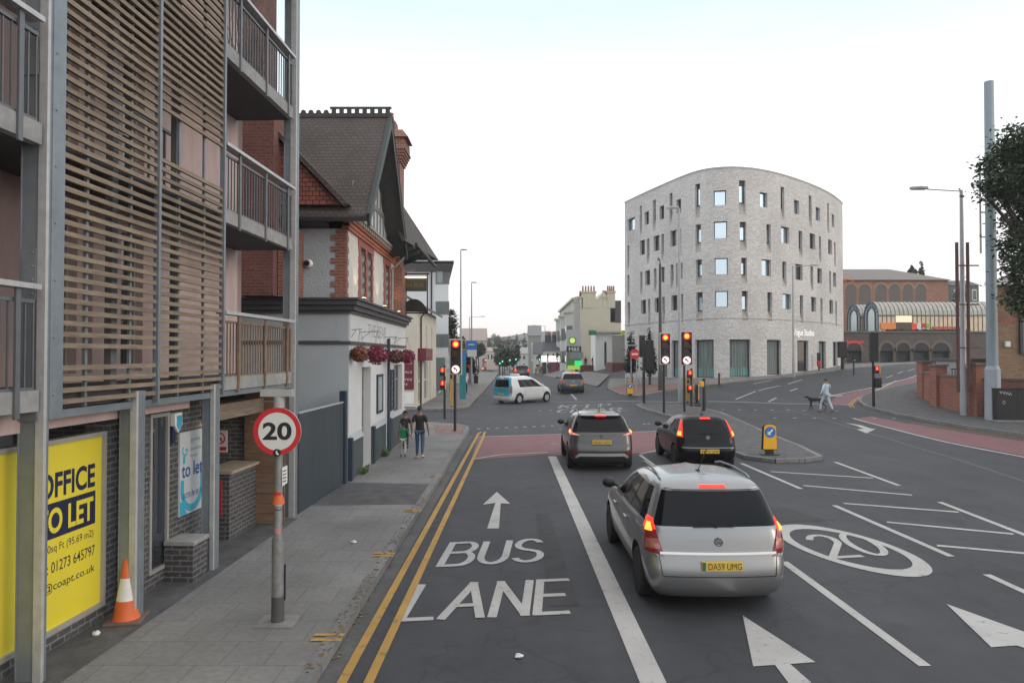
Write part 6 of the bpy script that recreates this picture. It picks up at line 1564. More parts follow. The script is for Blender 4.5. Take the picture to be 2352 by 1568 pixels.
def wheel(root, x, y, r, rim_m, name='wheel'):
    sg = 1 if x > 0 else -1
    w = thing(name, None, None, (x, y, r)); w.parent = root
    q = MB(); pr = [(r * .66, -.10), (r * .93, -.105), (r, -.075), (r, .075), (r * .93, .105), (r * .66, .10)]
    q.lathe([(r * .60, -.1)] + pr + [(r * .60, .06)], n=32, axis='x'); q.build('tyre', M['rubber'], w, smooth=35)
    q = MB(); xo = sg * .07
    q.lathe([(r * .66, xo + sg * .02), (r * .60, xo), (r * .58, xo - sg * .05)], n=32, axis='x'); q.disc((xo - sg * .055, 0, 0), r * .6, (sg, 0, 0), .01, 24, 1)
    for k in range(10):
        a = 2 * math.pi * k / 10 + .07 * (-1) ** k; c, s_ = math.cos(a), math.sin(a); q.bar((xo - sg * .01, c * r * .12, s_ * r * .12), (xo, c * r * .62, s_ * r * .62), .05 * r / .32, .035, 0, (1, 0, 0))
    q.disc((xo - sg * .01, 0, 0), r * .16, (sg, 0, 0), .02, 16); q.build('rim', [rim_m, M['rubber']], w, smooth=30)
    return w
rimm = mat('alloy rim', (.38, .39, .40), .35, .8, .1); capm_ = mat('silver wheel trim', (.42, .43, .44), .4, .5, .1)
def mirror_part(root, car, y, z, pm, sides=(-1, 1)):
    for sg in sides:
        p = car.side(sg, y, z, .0); q = MB(); q.ball((p.x + sg * .13, y, z + .05), .11, .07, .085, 14); q.bar((p.x - sg * .02, y, z - .01), (p.x + sg * .07, y, z + .03), .05, .04); q.build('mirror', pm, root, smooth=50)
def seams(root, car, lines, name='door_seam', w=.011, off=.0025):
    q = MB()
    for sg in (-1, 1):
        for ln in lines:
            P = []
            for (ya, za), (yb, zb) in zip(ln, ln[1:]):
                for k in range(8): P.append((ya + (yb - ya) * k / 7, za + (zb - za) * k / 7))
            for (ya, za), (yb, zb) in zip(P, P[1:]):
                if abs(ya - yb) + abs(za - zb) < 1e-4: continue
                d = Vector((yb - ya, zb - za)).normalized(); n_ = (-d.y * w / 2, d.x * w / 2)
                q.face([car.side(sg, ya - n_[0], za - n_[1], off), car.side(sg, yb - n_[0], zb - n_[1], off), car.side(sg, yb + n_[0], zb + n_[1], off), car.side(sg, ya + n_[0], za + n_[1], off)])
    return q.build(name, M['black'], root)
def plate(root, car, z, txt, w=.52, h=.112, x0=0.0, yoff=.02, euro=False):
    p = car.rq(abs(x0) + .01, z); y = min(car.rq(0.001, z - h / 2).y, car.rq(.001, z + h / 2).y) - yoff
    q = MB(); q.box(x0 - w / 2, y, z - h / 2, x0 + w / 2, y + .05, z + h / 2); pl_ = q.build('number_plate', platem, root, bevel=.004)
    q = MB(); fit_text(q, txt, (x0 + (.03 if euro else 0), y - .0015, z - h * .34), (1, 0, 0), (0, 0, 1), w * (.82 if euro else .9), h * .68, 0, .0); q.build('plate_lettering', M['black'], pl_)
    if euro: q = MB(); q.box(x0 - w / 2 + .004, y - .0015, z - h / 2 + .004, x0 - w / 2 + .045, y, z + h / 2 - .004); q.build('plate_band', mat('teal band', (.03, .13, .11), .4), pl_)
def both(f):
    for sg in (-1, 1): f(sg)

# --- silver people carrier (nearest)
silver = paint('silver paint', (.275, .28, .285), .75, .36)
rz_ = [(.20, .78, .12, 4.34), (.26, .83, .05, 4.42), (.34, .865, .015, 4.45), (.46, .885, .0, 4.47), (.52, .893, .002, 4.46), (.60, .897, .016, 4.44), (.66, .898, .034, 4.41), (.72, .90, .052, 4.36), (.80, .90, .066, 4.25), (.90, .895, .085, 4.02), (.98, .885, .10, 3.72), (1.03, .872, .115, 3.45), (1.06, .852, .13, 3.30), (1.16, .82, .17, 3.12), (1.30, .772, .235, 2.88), (1.40, .735, .285, 2.66), (1.47, .705, .33, 2.48), (1.52, .67, .37, 2.28), (1.565, .61, .44, 2.05), (1.595, .52, .56, 1.88), (1.615, .40, .75, 1.75)]
def silver_carrier():
    car = Car(rz_, .20, .4, .09, .035); car.belt = .0; car.bz = 1.05
    x = 2.56; root = thing('people_carrier', 'silver people carrier with lit brake lamps nearest the camera', 'car', (x, 8.86, 0), R(.3))
    ts = [0, .06, .20, .225, .33, .46, .485, .60, .74, .765, .86, .95, 1.0]
    car.build(root, ts, [(1, 2), (3, 5), (6, 8), (9, 11)], (1.055, 1.48), (.86, 3.56), .325, [silver, M['glass']], rear_glass_z=(1.055, 1.48))
    for sx in (-1, 1):
        for wy in (.86, 3.56): wheel(root, sx * .775, wy, .315, rimm)
    for sg in (-1, 1):
        L = lambda *c: [(sg * a, b) for a, b in c]
        q = MB(); car.patch(q, L((.675, .74), (1.13, .735), (1.09, 1.0), (.765, 1.02)), .010, .010, 8); t = q.build('tail_lamp', tailm, root, smooth=40)
        q = MB(); car.patch(q, L((.765, 1.005), (1.085, .995), (1.04, 1.13), (.82, 1.14)), .009, .012, 6); q.build('brake_lens', brake_red, t, smooth=40)
        q = MB(); car.patch(q, L((.81, 1.0), (.96, .99), (.945, 1.08), (.835, 1.09)), .022, .012, 6); q.build('brake_glow', brake_hot, t, smooth=40)
        q = MB(); car.patch(q, L((.71, .80), (.92, .79), (.91, .90), (.735, .92)), .020, .004, 4); q.build('reverse_lens', mat('pinkish lens', (.40, .14, .12), .15, .2, .2, 30, coat=1), t, smooth=40)
        q = MB(); car.patch(q, L((.66, .705), (1.14, .70), (1.14, .735), (.73, .738)), .006, 0, 6); q.build('lamp_strip', silver, t)
        # roof rail
        q = MB(); q.tube([(sg * .60, .72, 1.565), (sg * .595, .86, 1.60), (sg * .58, 1.4, 1.625), (sg * .565, 1.9, 1.61), (sg * .56, 2.15, 1.565)], .016, 8); q.build('roof_rail', M['steel'], root, smooth=50)
        for y0 in (1.62, 2.62):
            p = car.side(sg, y0, .86); q = MB(); q.bar((p.x + sg * .018, y0 - .1, .87), (p.x + sg * .018, y0 + .1, .87), .03, .035); q.build('door_handle', silver, root, bevel=.01)
    seams(root, car, [[(1.42, 1.04), (1.40, .75), (1.36, .55), (1.22, .36)], [(2.42, 1.05), (2.42, .36)], [(3.30, 1.03), (3.33, .7), (3.15, .36)], [(1.22, .35), (3.15, .35)]])
    q = MB()
    for sg in (-1, 1):
        for z in (.62, ):
            car.patch(q, [(sg * .74, .70), (sg * 1.15, .70), (sg * 1.15, .708), (sg * .74, .708)], .002, 0, 8)
        car.patch(q, [(sg * .695, .48), (sg * .705, .48), (sg * .74, .73), (sg * .73, .73)], .003, 0, 5)
    car.patch(q, [(-.69, .47), (.69, .47), (.70, .482), (-.70, .482)], .003, 0, 14)
    q.build('tailgate_seam', M['black'], root)
    q = MB(); car.patch(q, [(-.72, .735), (.72, .735), (.72, .765), (-.72, .765)], .012, .0, 14); q.build('chrome_strip', M['chrome'], root)
    plate(root, car, .61, 'DA59 UMG', .50, .112, 0.02, .022, True)
    q = MB(); y = car.rq(0.0, .90).y; q.lathe([(.058, 0), (.052, -.012), (.040, -.012), (.038, -.004)], (0.0, y - .004, .885), 24, 0, 'y'); q.bar((-.04, y - .012, .87), (.04, y - .012, .90), .014, .008, 0, (0, 1, 0)); q.ext([(-.03, y - .006, .865), (.02, y - .006, .86), (.03, y - .006, .90), (0, y - .006, .915), (-.02, y - .006, .90)], (0, -.008, 0)); q.build('emblem', M['chrome'], root)
    q = MB(); a, b = car.rq(-.3, 1.075, .03), car.rq(.22, 1.085, .035); q.bar(a, b, .025, .02); q.bar((.0, a.y - .0, 1.07), (-.06, a.y + .02, 1.10), .06, .03); q.build('rear_wiper', M['black'], root)
    q = MB(); car.patch(q, [(-.17, 1.505), (.17, 1.505), (.16, 1.54), (-.16, 1.54)], .03, 0, 6); q.build('high_brake_lamp', brake_red, root)
    q = MB(); car.patch(q, [(-.62, 1.49), (.62, 1.49), (.58, 1.505), (-.58, 1.505)], .02, 0, 10); q.build('spoiler_lip', silver, root)
    mirror_part(root, car, 3.02, 1.06, M['black'])
    q = MB(); q.tube([(-.02, .98, 1.62), (.05, .78, 1.95)], .006, 6); q.box(-.04, .95, 1.615, .0, 1.03, 1.64); q.build('aerial', M['black'], root)
    q = MB(); q.box(-.68, .35, .14, .68, 4.1, .30); q.build('shade_underbody', M['rubber'], root)  # underside box set low to deepen the shade beneath the car
    return root
silver_carrier()

# --- grey crossover and black hatchback at the stop line
def hatch(name, label, loc, rz, pm, rows, kw):
    car = Car(rows, kw.get('rr', .25), .4, kw.get('bulge', .09), .035); car.bz = 1
    root = thing(name, label, 'car', loc, rz); g = kw['glass']; wh = kw['wheels']; r = kw['r']
    ts = [0, .07, .22, .25, .36, .48, .51, .62, .74, .77, .86, .95, 1.0]
    car.build(root, ts, kw.get('side', [(1, 2), (3, 5), (6, 8), (9, 11)]), g, wh, r + .01, [pm, M['glass']], lower_trim=kw.get('trim', 0), rear_glass_z=kw.get('rgz', g))
    for sx in (-1, 1):
        for wy in wh: wheel(root, sx * (rows[4][1] - .11), wy, r, kw.get('rim', rimm))
    seams(root, car, kw['seams'])
    mirror_part(root, car, kw['my'], g[0] + .02, kw.get('mirror', pm))
    plate(root, car, *kw['plate'])
    q = MB(); z = kw['hz']; car.patch(q, [(-.15, z - .018), (.15, z - .018), (.14, z + .018), (-.14, z + .018)], .03, 0, 4); q.build('high_brake_lamp', kw.get('hm', brake_red), root)
    y = car.rq(0, kw['ez']).y; q = MB(); q.lathe([(.06, 0), (.055, -.012), (.0, -.012)], (0, y - .003, kw['ez']), 20, 0, 'y'); q.build('emblem', kw.get('emb', M['chrome']), root)
    q = MB(); L_ = rows[4][3]; q.box(-.65, .35, .14, .65, L_ - .4, rows[0][0] + .08); q.build('shade_underbody', M['rubber'], root)  # underside box lowered so the ground below it goes darker
    q = MB(); q.tube([(0, kw['ay'], rows[-1][0]), (0, kw['ay'] - .16, rows[-1][0] + .22)], .006, 6); q.box(-.02, kw['ay'] - .03, rows[-1][0], .02, kw['ay'] + .06, rows[-1][0] + .03); q.build('aerial', M['black'], root)
    return root, car
bronze = paint('bronze grey paint', (.075, .072, .072), .6, .36); blackp = mat('black car paint', (.005, .005, .007), .25, 0, 0, spec=.28)
rows_x = [(.22, .78, .13, 3.98), (.30, .85, .05, 4.1), (.42, .89, .01, 4.18), (.56, .905, .0, 4.2), (.66, .91, .02, 4.2), (.72, .912, .06, 4.17), (.84, .91, .085, 4.08), (.94, .90, .10, 3.85), (1.02, .885, .12, 3.55), (1.06, .87, .14, 3.32), (1.16, .84, .20, 3.05), (1.30, .79, .30, 2.75), (1.40, .75, .38, 2.5), (1.46, .71, .43, 2.3), (1.51, .65, .36, 2.1), (1.555, .58, .40, 1.9), (1.585, .46, .55, 1.75)]
p = gp(1383, 1062)
root, car = hatch('crossover_car', 'bronze grey crossover car with silver bumper strip waiting at the red box', (2.47, 19.75, 0), R(-.5), bronze, rows_x,
    dict(glass=(1.05, 1.47), wheels=(.82, 3.42), r=.33, trim=.58, seams=[[(1.32, 1.04), (1.3, .7), (1.15, .45)], [(2.3, 1.05), (2.3, .42)], [(3.1, 1.03), (3.12, .6), (3.0, .42)]], my=2.85, mirror=M['black'], plate=(.80, 'ND69 HZV', .52, .112, 0.0, .03), hz=1.50, ez=.965, ay=.75, bulge=.10, rr=.26))
for sg in (-1, 1):
    q = MB(); car.patch(q, [(sg * .58, .985), (sg * 1.05, 1.0), (sg * 1.12, 1.09), (sg * .72, 1.03)], .012, .012, 7); t = q.build('tail_lamp', mat('pale lit lens', (.5, .2, .18), .2, var=0, emit=(1, .35, .3), estr=.5), root, smooth=40)
    q = MB(); car.patch(q, [(sg * .76, 1.0), (sg * 1.10, 1.03), (sg * 1.15, 1.12), (sg * .86, 1.07)], .020, .02, 6); q.build('brake_lens', brake_red, t, smooth=40)
    q = MB(); car.patch(q, [(sg * .84, 1.03), (sg * 1.0, 1.04), (sg * 1.04, 1.10), (sg * .90, 1.08)], .034, .012, 6); q.build('brake_glow', brake_hot, t, smooth=40)
    q = MB(); car.patch(q, [(sg * .66, .47), (sg * .86, .47), (sg * .87, .55), (sg * .67, .55)], .01, 0, 4); q.build('reflector', tailm, root)
    q = MB(); q.tube([(sg * .60, .6, 1.53), (sg * .58, 1.2, 1.60), (sg * .55, 2.1, 1.56)], .014, 6); q.build('roof_rail', M['steel'], root)
q = MB(); car.patch(q, [(-.64, .42), (.64, .42), (.60, .50), (-.60, .50)], .02, 0, 14); 
for sg in (-1, 1): car.patch(q, [(sg * .60, .42), (sg * .70, .36), (sg * .74, .40), (sg * .62, .50)], .02, 0, 4)
q.build('bumper_strip', mat('satin silver', (.48, .48, .48), .4, .6, .05), root)
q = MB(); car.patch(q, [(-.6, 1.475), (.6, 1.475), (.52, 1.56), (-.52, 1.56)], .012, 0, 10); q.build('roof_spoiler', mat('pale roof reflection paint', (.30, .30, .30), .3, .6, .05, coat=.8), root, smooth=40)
rows_p = [(.20, .74, .14, 3.85), (.28, .80, .06, 3.95), (.40, .83, .015, 4.01), (.54, .842, .0, 4.03), (.62, .845, .02, 4.02), (.68, .845, .07, 3.98), (.78, .845, .095, 3.88), (.88, .838, .12, 3.62), (.95, .825, .145, 3.35), (.99, .805, .165, 3.15), (1.08, .775, .215, 2.95), (1.20, .73, .30, 2.68), (1.30, .69, .37, 2.46), (1.36, .655, .42, 2.28), (1.41, .60, .47, 2.1), (1.45, .53, .54, 1.95), (1.475, .42, .70, 1.8)]
root, car = hatch('hatchback_car', 'black five door hatchback with tall lit tail lamps waiting at the red box', (5.46, 19.95, 0), R(-.8), blackp, rows_p,
    dict(glass=(.985, 1.37), wheels=(.76, 3.24), r=.31, seams=[[(1.25, .97), (1.22, .7), (1.08, .42)], [(2.2, .98), (2.2, .40)], [(2.95, .96), (3.0, .6), (2.9, .40)]], my=2.72, mirror=M['black'], plate=(.53, 'WP57 GNF', .52, .112, .02, .03), hz=1.41, ez=.90, ay=.85, bulge=.12, rr=.24, rim=capm_))
for sg in (-1, 1):
    q = MB(); car.patch(q, [(sg * .68, .90), (sg * .93, .92), (sg * .74, 1.36), (sg * .66, 1.36)], .012, .012, 8); t = q.build('tail_lamp', lamp_mat('dim brake lamp', (1, .03, .015), .55), root, smooth=40)
    q = MB(); car.patch(q, [(sg * .72, .94), (sg * .87, .95), (sg * .83, 1.06), (sg * .71, 1.06)], .02, .012, 6); q.build('brake_glow', brake_hot, t, smooth=40)
q = MB(); car.patch(q, [(-.72, .615), (.72, .615), (.72, .635), (-.72, .635)], .012, 0, 14); q.build('bumper_strip', mat('dark chrome', (.2, .2, .21), .25, .8, 0), root)
q = MB(); a, b = car.rq(-.25, 1.0, .03), car.rq(.2, 1.01, .03); q.bar(a, b, .02, .015); q.build('rear_wiper', M['black'], root)
# --- white and teal taxi van
rows_v = [(.20, .78, .10, 4.2), (.30, .86, .03, 4.3), (.42, .895, .0, 4.37), (.56, .905, .0, 4.38), (.66, .905, .03, 4.36), (.80, .905, .05, 4.30), (.92, .90, .06, 4.2), (1.02, .89, .065, 4.0), (1.08, .88, .07, 3.78), (1.20, .86, .09, 3.56), (1.36, .83, .11, 3.28), (1.50, .80, .135, 3.03), (1.57, .785, .15, 2.88), (1.66, .75, .17, 2.66), (1.74, .69, .22, 2.45), (1.79, .58, .34, 2.25)]
whitep = paint('white car paint', (.66, .66, .65), 0, .3); tealp_ = paint('teal paint', (.02, .27, .36), .1, .35)
root, car = hatch('taxi_van', 'white taxi van with a teal tailgate turning across the junction', gp(1150, 927), R(-44), whitep, rows_v,
    dict(glass=(1.08, 1.58), wheels=(.88, 3.6), r=.32, seams=[[(1.4, 1.6), (1.4, .45)], [(2.45, 1.6), (2.45, .40)], [(3.25, 1.05), (3.3, .6), (3.2, .40)], [(1.2, 1.0), (2.4, 1.0)]], my=3.0, plate=(.62, 'GX13 OKT', .5, .11, 0, .03), hz=1.66, ez=.95, ay=1.8, rr=.16, bulge=.05, rim=capm_, side=[(2, 4), (5, 7), (8, 11)]))
q = MB(); car.patch(q, [(-.92, .52), (.92, .52), (.88, 1.07), (-.88, 1.07)], .012, 0, 14); 
for sg in (-1, 1): car.patch(q, [(sg * .66, 1.05), (sg * .88, 1.05), (sg * .74, 1.66), (sg * .56, 1.66)], .012, 0, 5)
car.patch(q, [(-.74, 1.58), (.74, 1.58), (.66, 1.77), (-.66, 1.77)], .013, 0, 10)
q.build('teal_tailgate', tealp_, root, smooth=40)
for sg in (-1, 1):
    q = MB(); car.patch(q, [(sg * .76, .72), (sg * .92, .72), (sg * .90, 1.20), (sg * .76, 1.20)], .02, .01, 5); q.build('tail_lamp', tailm, root, smooth=40)
q = MB(); q.box(-.35, 1.2, 1.8, .35, 1.45, 1.95); q.build('roof_sign', mat('pale roof sign', (.55, .62, .62), .4), root, bevel=.03)
q = MB()
for sg in (1,):
    for k, (y, w_) in enumerate(((1.6, 1.3), (1.0, .5))):
        vs, fs = text_mesh('call a taxi' if k == 0 else '24 hours', 1.0); x0 = min(v[0] for v in vs); x1 = max(v[0] for v in vs)
        q.raw([car.side(1, y + (a - x0) / (x1 - x0) * w_, (.86 if k == 0 else .52) + b * .16, .004) for a, b, c in vs], fs)
q.build('side_lettering', M['grey'], root)
# --- small grey city car, dark estate up the road
rows_s = [(.2, .74, .12, 3.3), (.30, .80, .04, 3.42), (.45, .825, .0, 3.48), (.62, .832, .0, 3.5), (.72, .832, .03, 3.48), (.84, .83, .05, 3.35), (.95, .82, .07, 3.12), (1.02, .80, .09, 2.9), (1.15, .76, .14, 2.65), (1.30, .71, .21, 2.35), (1.40, .66, .27, 2.1), (1.47, .58, .36, 1.9), (1.52, .44, .55, 1.7)]
greyp = paint('steel grey paint', (.075, .08, .095), .5, .35)
root, car = hatch('city_car', 'small grey city car with pale roof driving away up the street', gp(1317, 904), R(2), greyp, rows_s,
    dict(glass=(1.02, 1.41), wheels=(.62, 2.95), r=.29, seams=[[(1.1, 1.0), (1.05, .45)], [(2.1, 1.0), (2.1, .42)]], my=2.5, plate=(.60, 'GY17 XBO', .5, .11, 0, .03), hz=1.46, ez=.86, ay=.7, rr=.28, bulge=.1, rim=capm_))
root.scale = (1.12, 1.12, 1.12)
for sg in (-1, 1):
    q = MB(); car.patch(q, [(sg * .62, .74), (sg * .88, .75), (sg * .88, .96), (sg * .62, .95)], .015, .02, 5); q.build('tail_lamp', mat('faint lit lens', (.4, .06, .05), .2, var=0, emit=(1, .2, .15), estr=.12), root, smooth=40)
q = MB(); car.patch(q, [(-.6, 1.42), (.6, 1.42), (.45, 1.52), (-.45, 1.52)], .015, 0, 6); q.build('pale_roof_edge', mat('pale roof paint', (.5, .5, .5), .3), root)
root, car = hatch('estate_car', 'dark estate car with lit tail lamps beyond the taxi van', gp(1199, 868), R(1), paint('dark grey paint', (.05, .05, .055), .5, .35), rows_x,
    dict(glass=(1.05, 1.47), wheels=(.82, 3.42), r=.33, seams=[[(2.3, 1.05), (2.3, .42)]], my=2.85, plate=(.72, 'KP12 UVL', .5, .11, 0, .03), hz=1.5, ez=.93, ay=.75, hm=tailm))
root.scale = (1.2, 1.2, 1.2)
for sg in (-1, 1):
    q = MB(); car.patch(q, [(sg * .66, .80), (sg * 1.0, .80), (sg * .98, 1.12), (sg * .72, 1.10)], .015, .02, 5); q.build('tail_lamp', brake_red, root, smooth=40)
q = MB(); car.patch(q, [(-.6, 1.475), (.6, 1.475), (.52, 1.56), (-.52, 1.56)], .012, 0, 10); q.build('roof_spoiler', mat('light grey paint', (.35, .36, .36), .3, .4), root)
# far small cars and the bus
def far_car(label, u, v, pm, s, name='far_car'):
    root, car = hatch(name, label, gp(u, v), R(2), pm, rows_s, dict(glass=(1.02, 1.41), wheels=(.62, 2.95), r=.29, seams=[[(2.1, 1.0), (2.1, .42)]], my=2.5, plate=(.60, 'GJ08', .5, .11, 0, .03), hz=1.46, ez=.86, ay=.7, hm=tailm)); root.scale = (s, s, s)
far_car('white car on the far hill between the signals', 1216, 851, whitep, 1.15); far_car('red car parked beyond the double decker bus', 1134, 849, paint('red car paint', (.35, .02, .03), .2, .3), 1.1)
p = gp(1117, 853); t = thing('double_decker_bus', 'red double decker bus far down the street', 'bus', p, R(-3)); sc = (853 - 821) / F * p.y / 4.3; t.scale = (sc, sc, sc)
busr = paint('bus red', (.42, .02, .025), .1, .3)
q = MB(); q.box(-1.25, 0, .35, 1.25, 10.5, 4.2); q.build('body', busr, t, bevel=.22); q = MB(); q.box(-.7, -.03, 1.35, .7, .0, 2.75); q.build('rear_poster', mat('pale bus poster', (.38, .36, .28), .5, var=.3, scale=1.2), t); q = MB(); q.box(-1.05, -.03, 2.95, 1.05, .0, 3.3); q.build('rear_window', M['glass'], t); q = MB(); q.box(-.5, -.04, 3.35, .8, .0, 3.55); q.build('number_display', lamp_mat('bus display', (1, 1, .9), .9), t)
for sx in (-1, 1):
    q = MB(); q.box(sx * 1.26, .5, 2.9, sx * 1.27, 10, 3.7); q.box(sx * 1.26, 2, 1.3, sx * 1.27, 10, 2.2); q.build('side_window', M['glass'], t); q = MB(); q.box(sx * 1.0 - .12, -.04, .75, sx * 1.0 + .12, 0, 1.2); q.build('tail_lamp', brake_hot if sx < 0 else tailm, t)
    for y in (2.2, 8.2): wheel(t, sx * 1.1, y, .48, rimm)

# ------------------------------------------------ lamps, signals, bollards, signs
def lamp(label, base, vt, arm_px, head_px, r0=.09, r1=.05, m=None, drop=0.0, swan=False, name='street_lamp', thick=.09):
    m = m or M['lampgrey']; b = Vector(base); u0 = None
    t = thing(name, label, 'street lamp', b, 0, 'street lamps round the junction')
    zt = at(1176, vt, b.y).z - b.z; ax = arm_px / F * b.y; hx = head_px / F * b.y; sg = 1 if ax >= 0 else -1
    q = MB(); q.tube([(0, 0, 0), (0, 0, 1.4), (0, 0, 1.5), (0, 0, zt)], [r0 * 1.25, r0 * 1.25, r0, r1], 12); q.build('column', m, t, smooth=40)
    q = MB()
    if swan: q.tube([(0, 0, zt), (0, 0, zt + .25), (sg * .12, 0, zt + .42), (ax * .8, 0, zt + .40), (ax, 0, zt + .2)], .04, 8)
    else: q.tube([(0, 0, zt - .05), (ax, 0, zt - .02 + abs(ax) * .04)], .03, 8)
    q.build('arm', m, t, smooth=40)
    za = zt + abs(ax) * .04; x0, x1 = ax - (sg * .02), ax + hx
    q = MB(); w = abs(hx) * .16
    q.ext([(x0, -w * .6, za - .02), (x0 + (x1 - x0) * .45, -w, za + .0), (x1, -w * .6, za - .03), (x1 + sg * .04, 0, za - .05), (x1, w * .6, za - .03), (x0 + (x1 - x0) * .45, w, za), (x0, w * .6, za - .02)], (0, 0, thick)); h = q.build('head', mat('lantern grey', (.38, .39, .40), .45, .3, .08), t, bevel=.03)
    q = MB(); q.box(x0 + (x1 - x0) * .15, -w * .5, za - .05, x0 + (x1 - x0) * .9, w * .5, za - .01); q.build('lens', mat('lantern lens', (.5, .5, .48), .2), h)
    return t
lamp('tall grey street lamp just past the left signals', gp(1058, 912), 574, -1, 16); lamp('grey street lamp by the blue bus stop flag', gp(1083, 889), 649, -1, 13)
lamp('slim distant street lamp with a long arm behind the bus stop', gp(1078, 868), 728, 26, 10, .08, .05)
lamp('street lamp left of the grey tower in the far street', gp(1252, 857), 748, -20, -9, .09, .05); lamp('street lamp standing against the cream terrace', gp(1331, 862), 695, -4, -13, .09, .05)
lamp('grey street lamp on the island before the curved building', Vector((gp(1562, 929).x, gp(1562, 929).y, gp(1562, 929).z + .1)), 478, -2, -27, .1, .06, thick=.12)
lamp('old dark street lamp with a hooked top behind the signals', gp(1517, 900), 606, -5, -2, .13, .08, mat('dark bronze column', (.06, .05, .05), .6), swan=True, thick=.05)
lamp('slim grey street lamp with long arm beside the studio lettering', gp(1823, 866, .12), 611, 40, 20, .085, .05)
lamp('tall grey street lamp with long arm before the red brick wall', gp(2214, 954, .1), 437, -78, -40, .13, .075, thick=.13)
lamp('small distant street lamp beyond the supermarket', Vector((at(2227, 700, 120).x, 120, 5)), 637, -6, -8, .1, .06)
amberoff = mat('amber lens dark', (.06, .025, .005), .25, var=0); greenoff = mat('green lens dark', (.005, .03, .02), .25, var=0); redoff = mat('red lens dark', (.06, .006, .005), .25, var=0)
redhot = lamp_mat('signal red core', (1, .22, .02), 5.0); redlit = lamp_mat('signal red lit', (1, .02, .01), 1.6); greenlit = lamp_mat('signal green lit', (.05, 1, .45), 2.2); whitelit = lamp_mat('lit turn sign', (1, .85, .85), .9)
casing = mat('signal casing', (.035, .012, .016), .5, var=.15); dkcase = mat('signal black', (.012, .012, .014), .55, var=.15)
def signal(label, base, u_off, v0, v1, state='red', pole_top=None, back=False, border=True, turn=True, group='traffic signals', r=.057):
    b = Vector(base); t = thing('traffic_light', label, 'traffic light', b, 0, group)
    zb, zt = at(1176, v1, b.y).z - b.z, at(1176, v0, b.y).z - b.z; h = zt - zb; w = h * (.26 if back else .36); x = u_off / F * b.y
    q = MB(); q.tube([(0, 0, 0), (0, 0, zt - .05)], r, 14); q.build('pole', M['black'], t, smooth=40)
    q = MB(); q.tube([(x, .05, zb + h * .3), (0, .05, zb + h * .3)], .03, 6); q.tube([(x, .05, zb + h * .8), (0, .05, zb + h * .8)], .03, 6); q.build('bracket', M['black'], t)
    y = -.12
    if border and not back:
        q = MB(); q.ext([(x - w / 2, y + .05, zb), (x + w / 2, y + .05, zb), (x + w / 2, y + .05, zt), (x - w / 2, y + .05, zt)], (0, .012, 0)); q.build('backing_board', mat('board edge white', (.55, .53, .53), .5), t, bevel=.004)
    q = MB(); k = .055 if border else 0; q.box(x - w / 2 + k, y, zb + k, x + w / 2 - k, y + .2, zt - k); q.build('casing', dkcase if back else casing, t, bevel=.02)
    if back:
        q = MB()
        for i in range(3): z = zt - h * (.18 + .3 * i); q.lathe([(.12, .08), (.12, .28), (.10, .28)], (x, 0, z), 14, 0, 'y')
        q.build('visor', dkcase, t, smooth=40); return t
    n = 4 if turn else 3; zs = [zt - h * (.15 + .7 * i / (n - 1)) for i in range(n)] if turn else [zt - h * (.2 + .3 * i) for i in range(3)]
    rl = w * .27
    cols = {'red': (redlit, amberoff, greenoff), 'green': (redoff, amberoff, greenlit)}[state]
    for i in range(3):
        q = MB(); q.disc((x, y - .002, zs[i]), rl, (0, -1, 0), .012, 20); l_ = q.build('lens', cols[i], t)
        if state == 'red' and i == 0: q = MB(); q.ball((x, y - .015, zs[i]), rl * .62, .02, rl * .62, 16); q.build('lamp_glow', redhot, l_, smooth=50)
        q = MB(); nn = 12
        for j in range(nn):
            a0, a1 = math.pi * (-.1 + 1.2 * j / nn), math.pi * (-.1 + 1.2 * (j + 1) / nn)
            q.face([(x + rl * 1.1 * math.cos(a0), y, zs[i] + rl * 1.1 * math.sin(a0)), (x + rl * 1.1 * math.cos(a1), y, zs[i] + rl * 1.1 * math.sin(a1)), (x + rl * 1.1 * math.cos(a1), y - .14, zs[i] + rl * 1.1 * math.sin(a1)), (x + rl * 1.1 * math.cos(a0), y - .14, zs[i] + rl * 1.1 * math.sin(a0))])
        q.build('visor', dkcase, t)
    if turn:
        z = zs[3]; q = MB(); q.disc((x, y - .002, z), rl * 1.25, (0, -1, 0), .012, 24); s_ = q.build('turn_sign', whitelit, t)
        q = MB(); k = rl; yy = y - .016; q.ext([(x + k * .45, yy, z - k * .7), (x + k * .45, yy, z - k * .1), (x - k * .1, yy, z + k * .35), (x - k * .05, yy, z + k * .6), (x - k * .75, yy, z + k * .42), (x - k * .35, yy, z - k * .15), (x - k * .25, yy, z + k * .1), (x + k * .15, yy, z - k * .3), (x + k * .15, yy, z - k * .7)], (0, -.004, 0)); q.build('turn_arrow', M['black'], s_)
        q = MB(); q.ring((x, yy, z), rl * 1.12, rl * 1.27, (0, -1, 0), 24); q.build('sign_border', M['red'], s_)
    return t
signal('red traffic light with white turn sign on the left pavement', gp(1045, 990, .12), 2, 778, 860)
signal('red traffic light with stickers on its pole, left of the island pair', gp(1525, 949, .1), 3, 764, 837)
signal('red traffic light nearest the grey lamp, right of the island pair', gp(1572, 945, .1), 5, 760, 839)
signal('dark traffic light seen from behind near the no entry signs', gp(1480, 927, .1), 12, 781, 850, back=True, border=False)
signal('dark slim traffic light seen from the side beyond the no entry signs', gp(1478, 922, .1), -3, 770, 820, back=True, border=False)
signal('dark traffic light seen from behind on the right corner', gp(2006, 934, .12), 2, 763, 830, back=True, border=False)
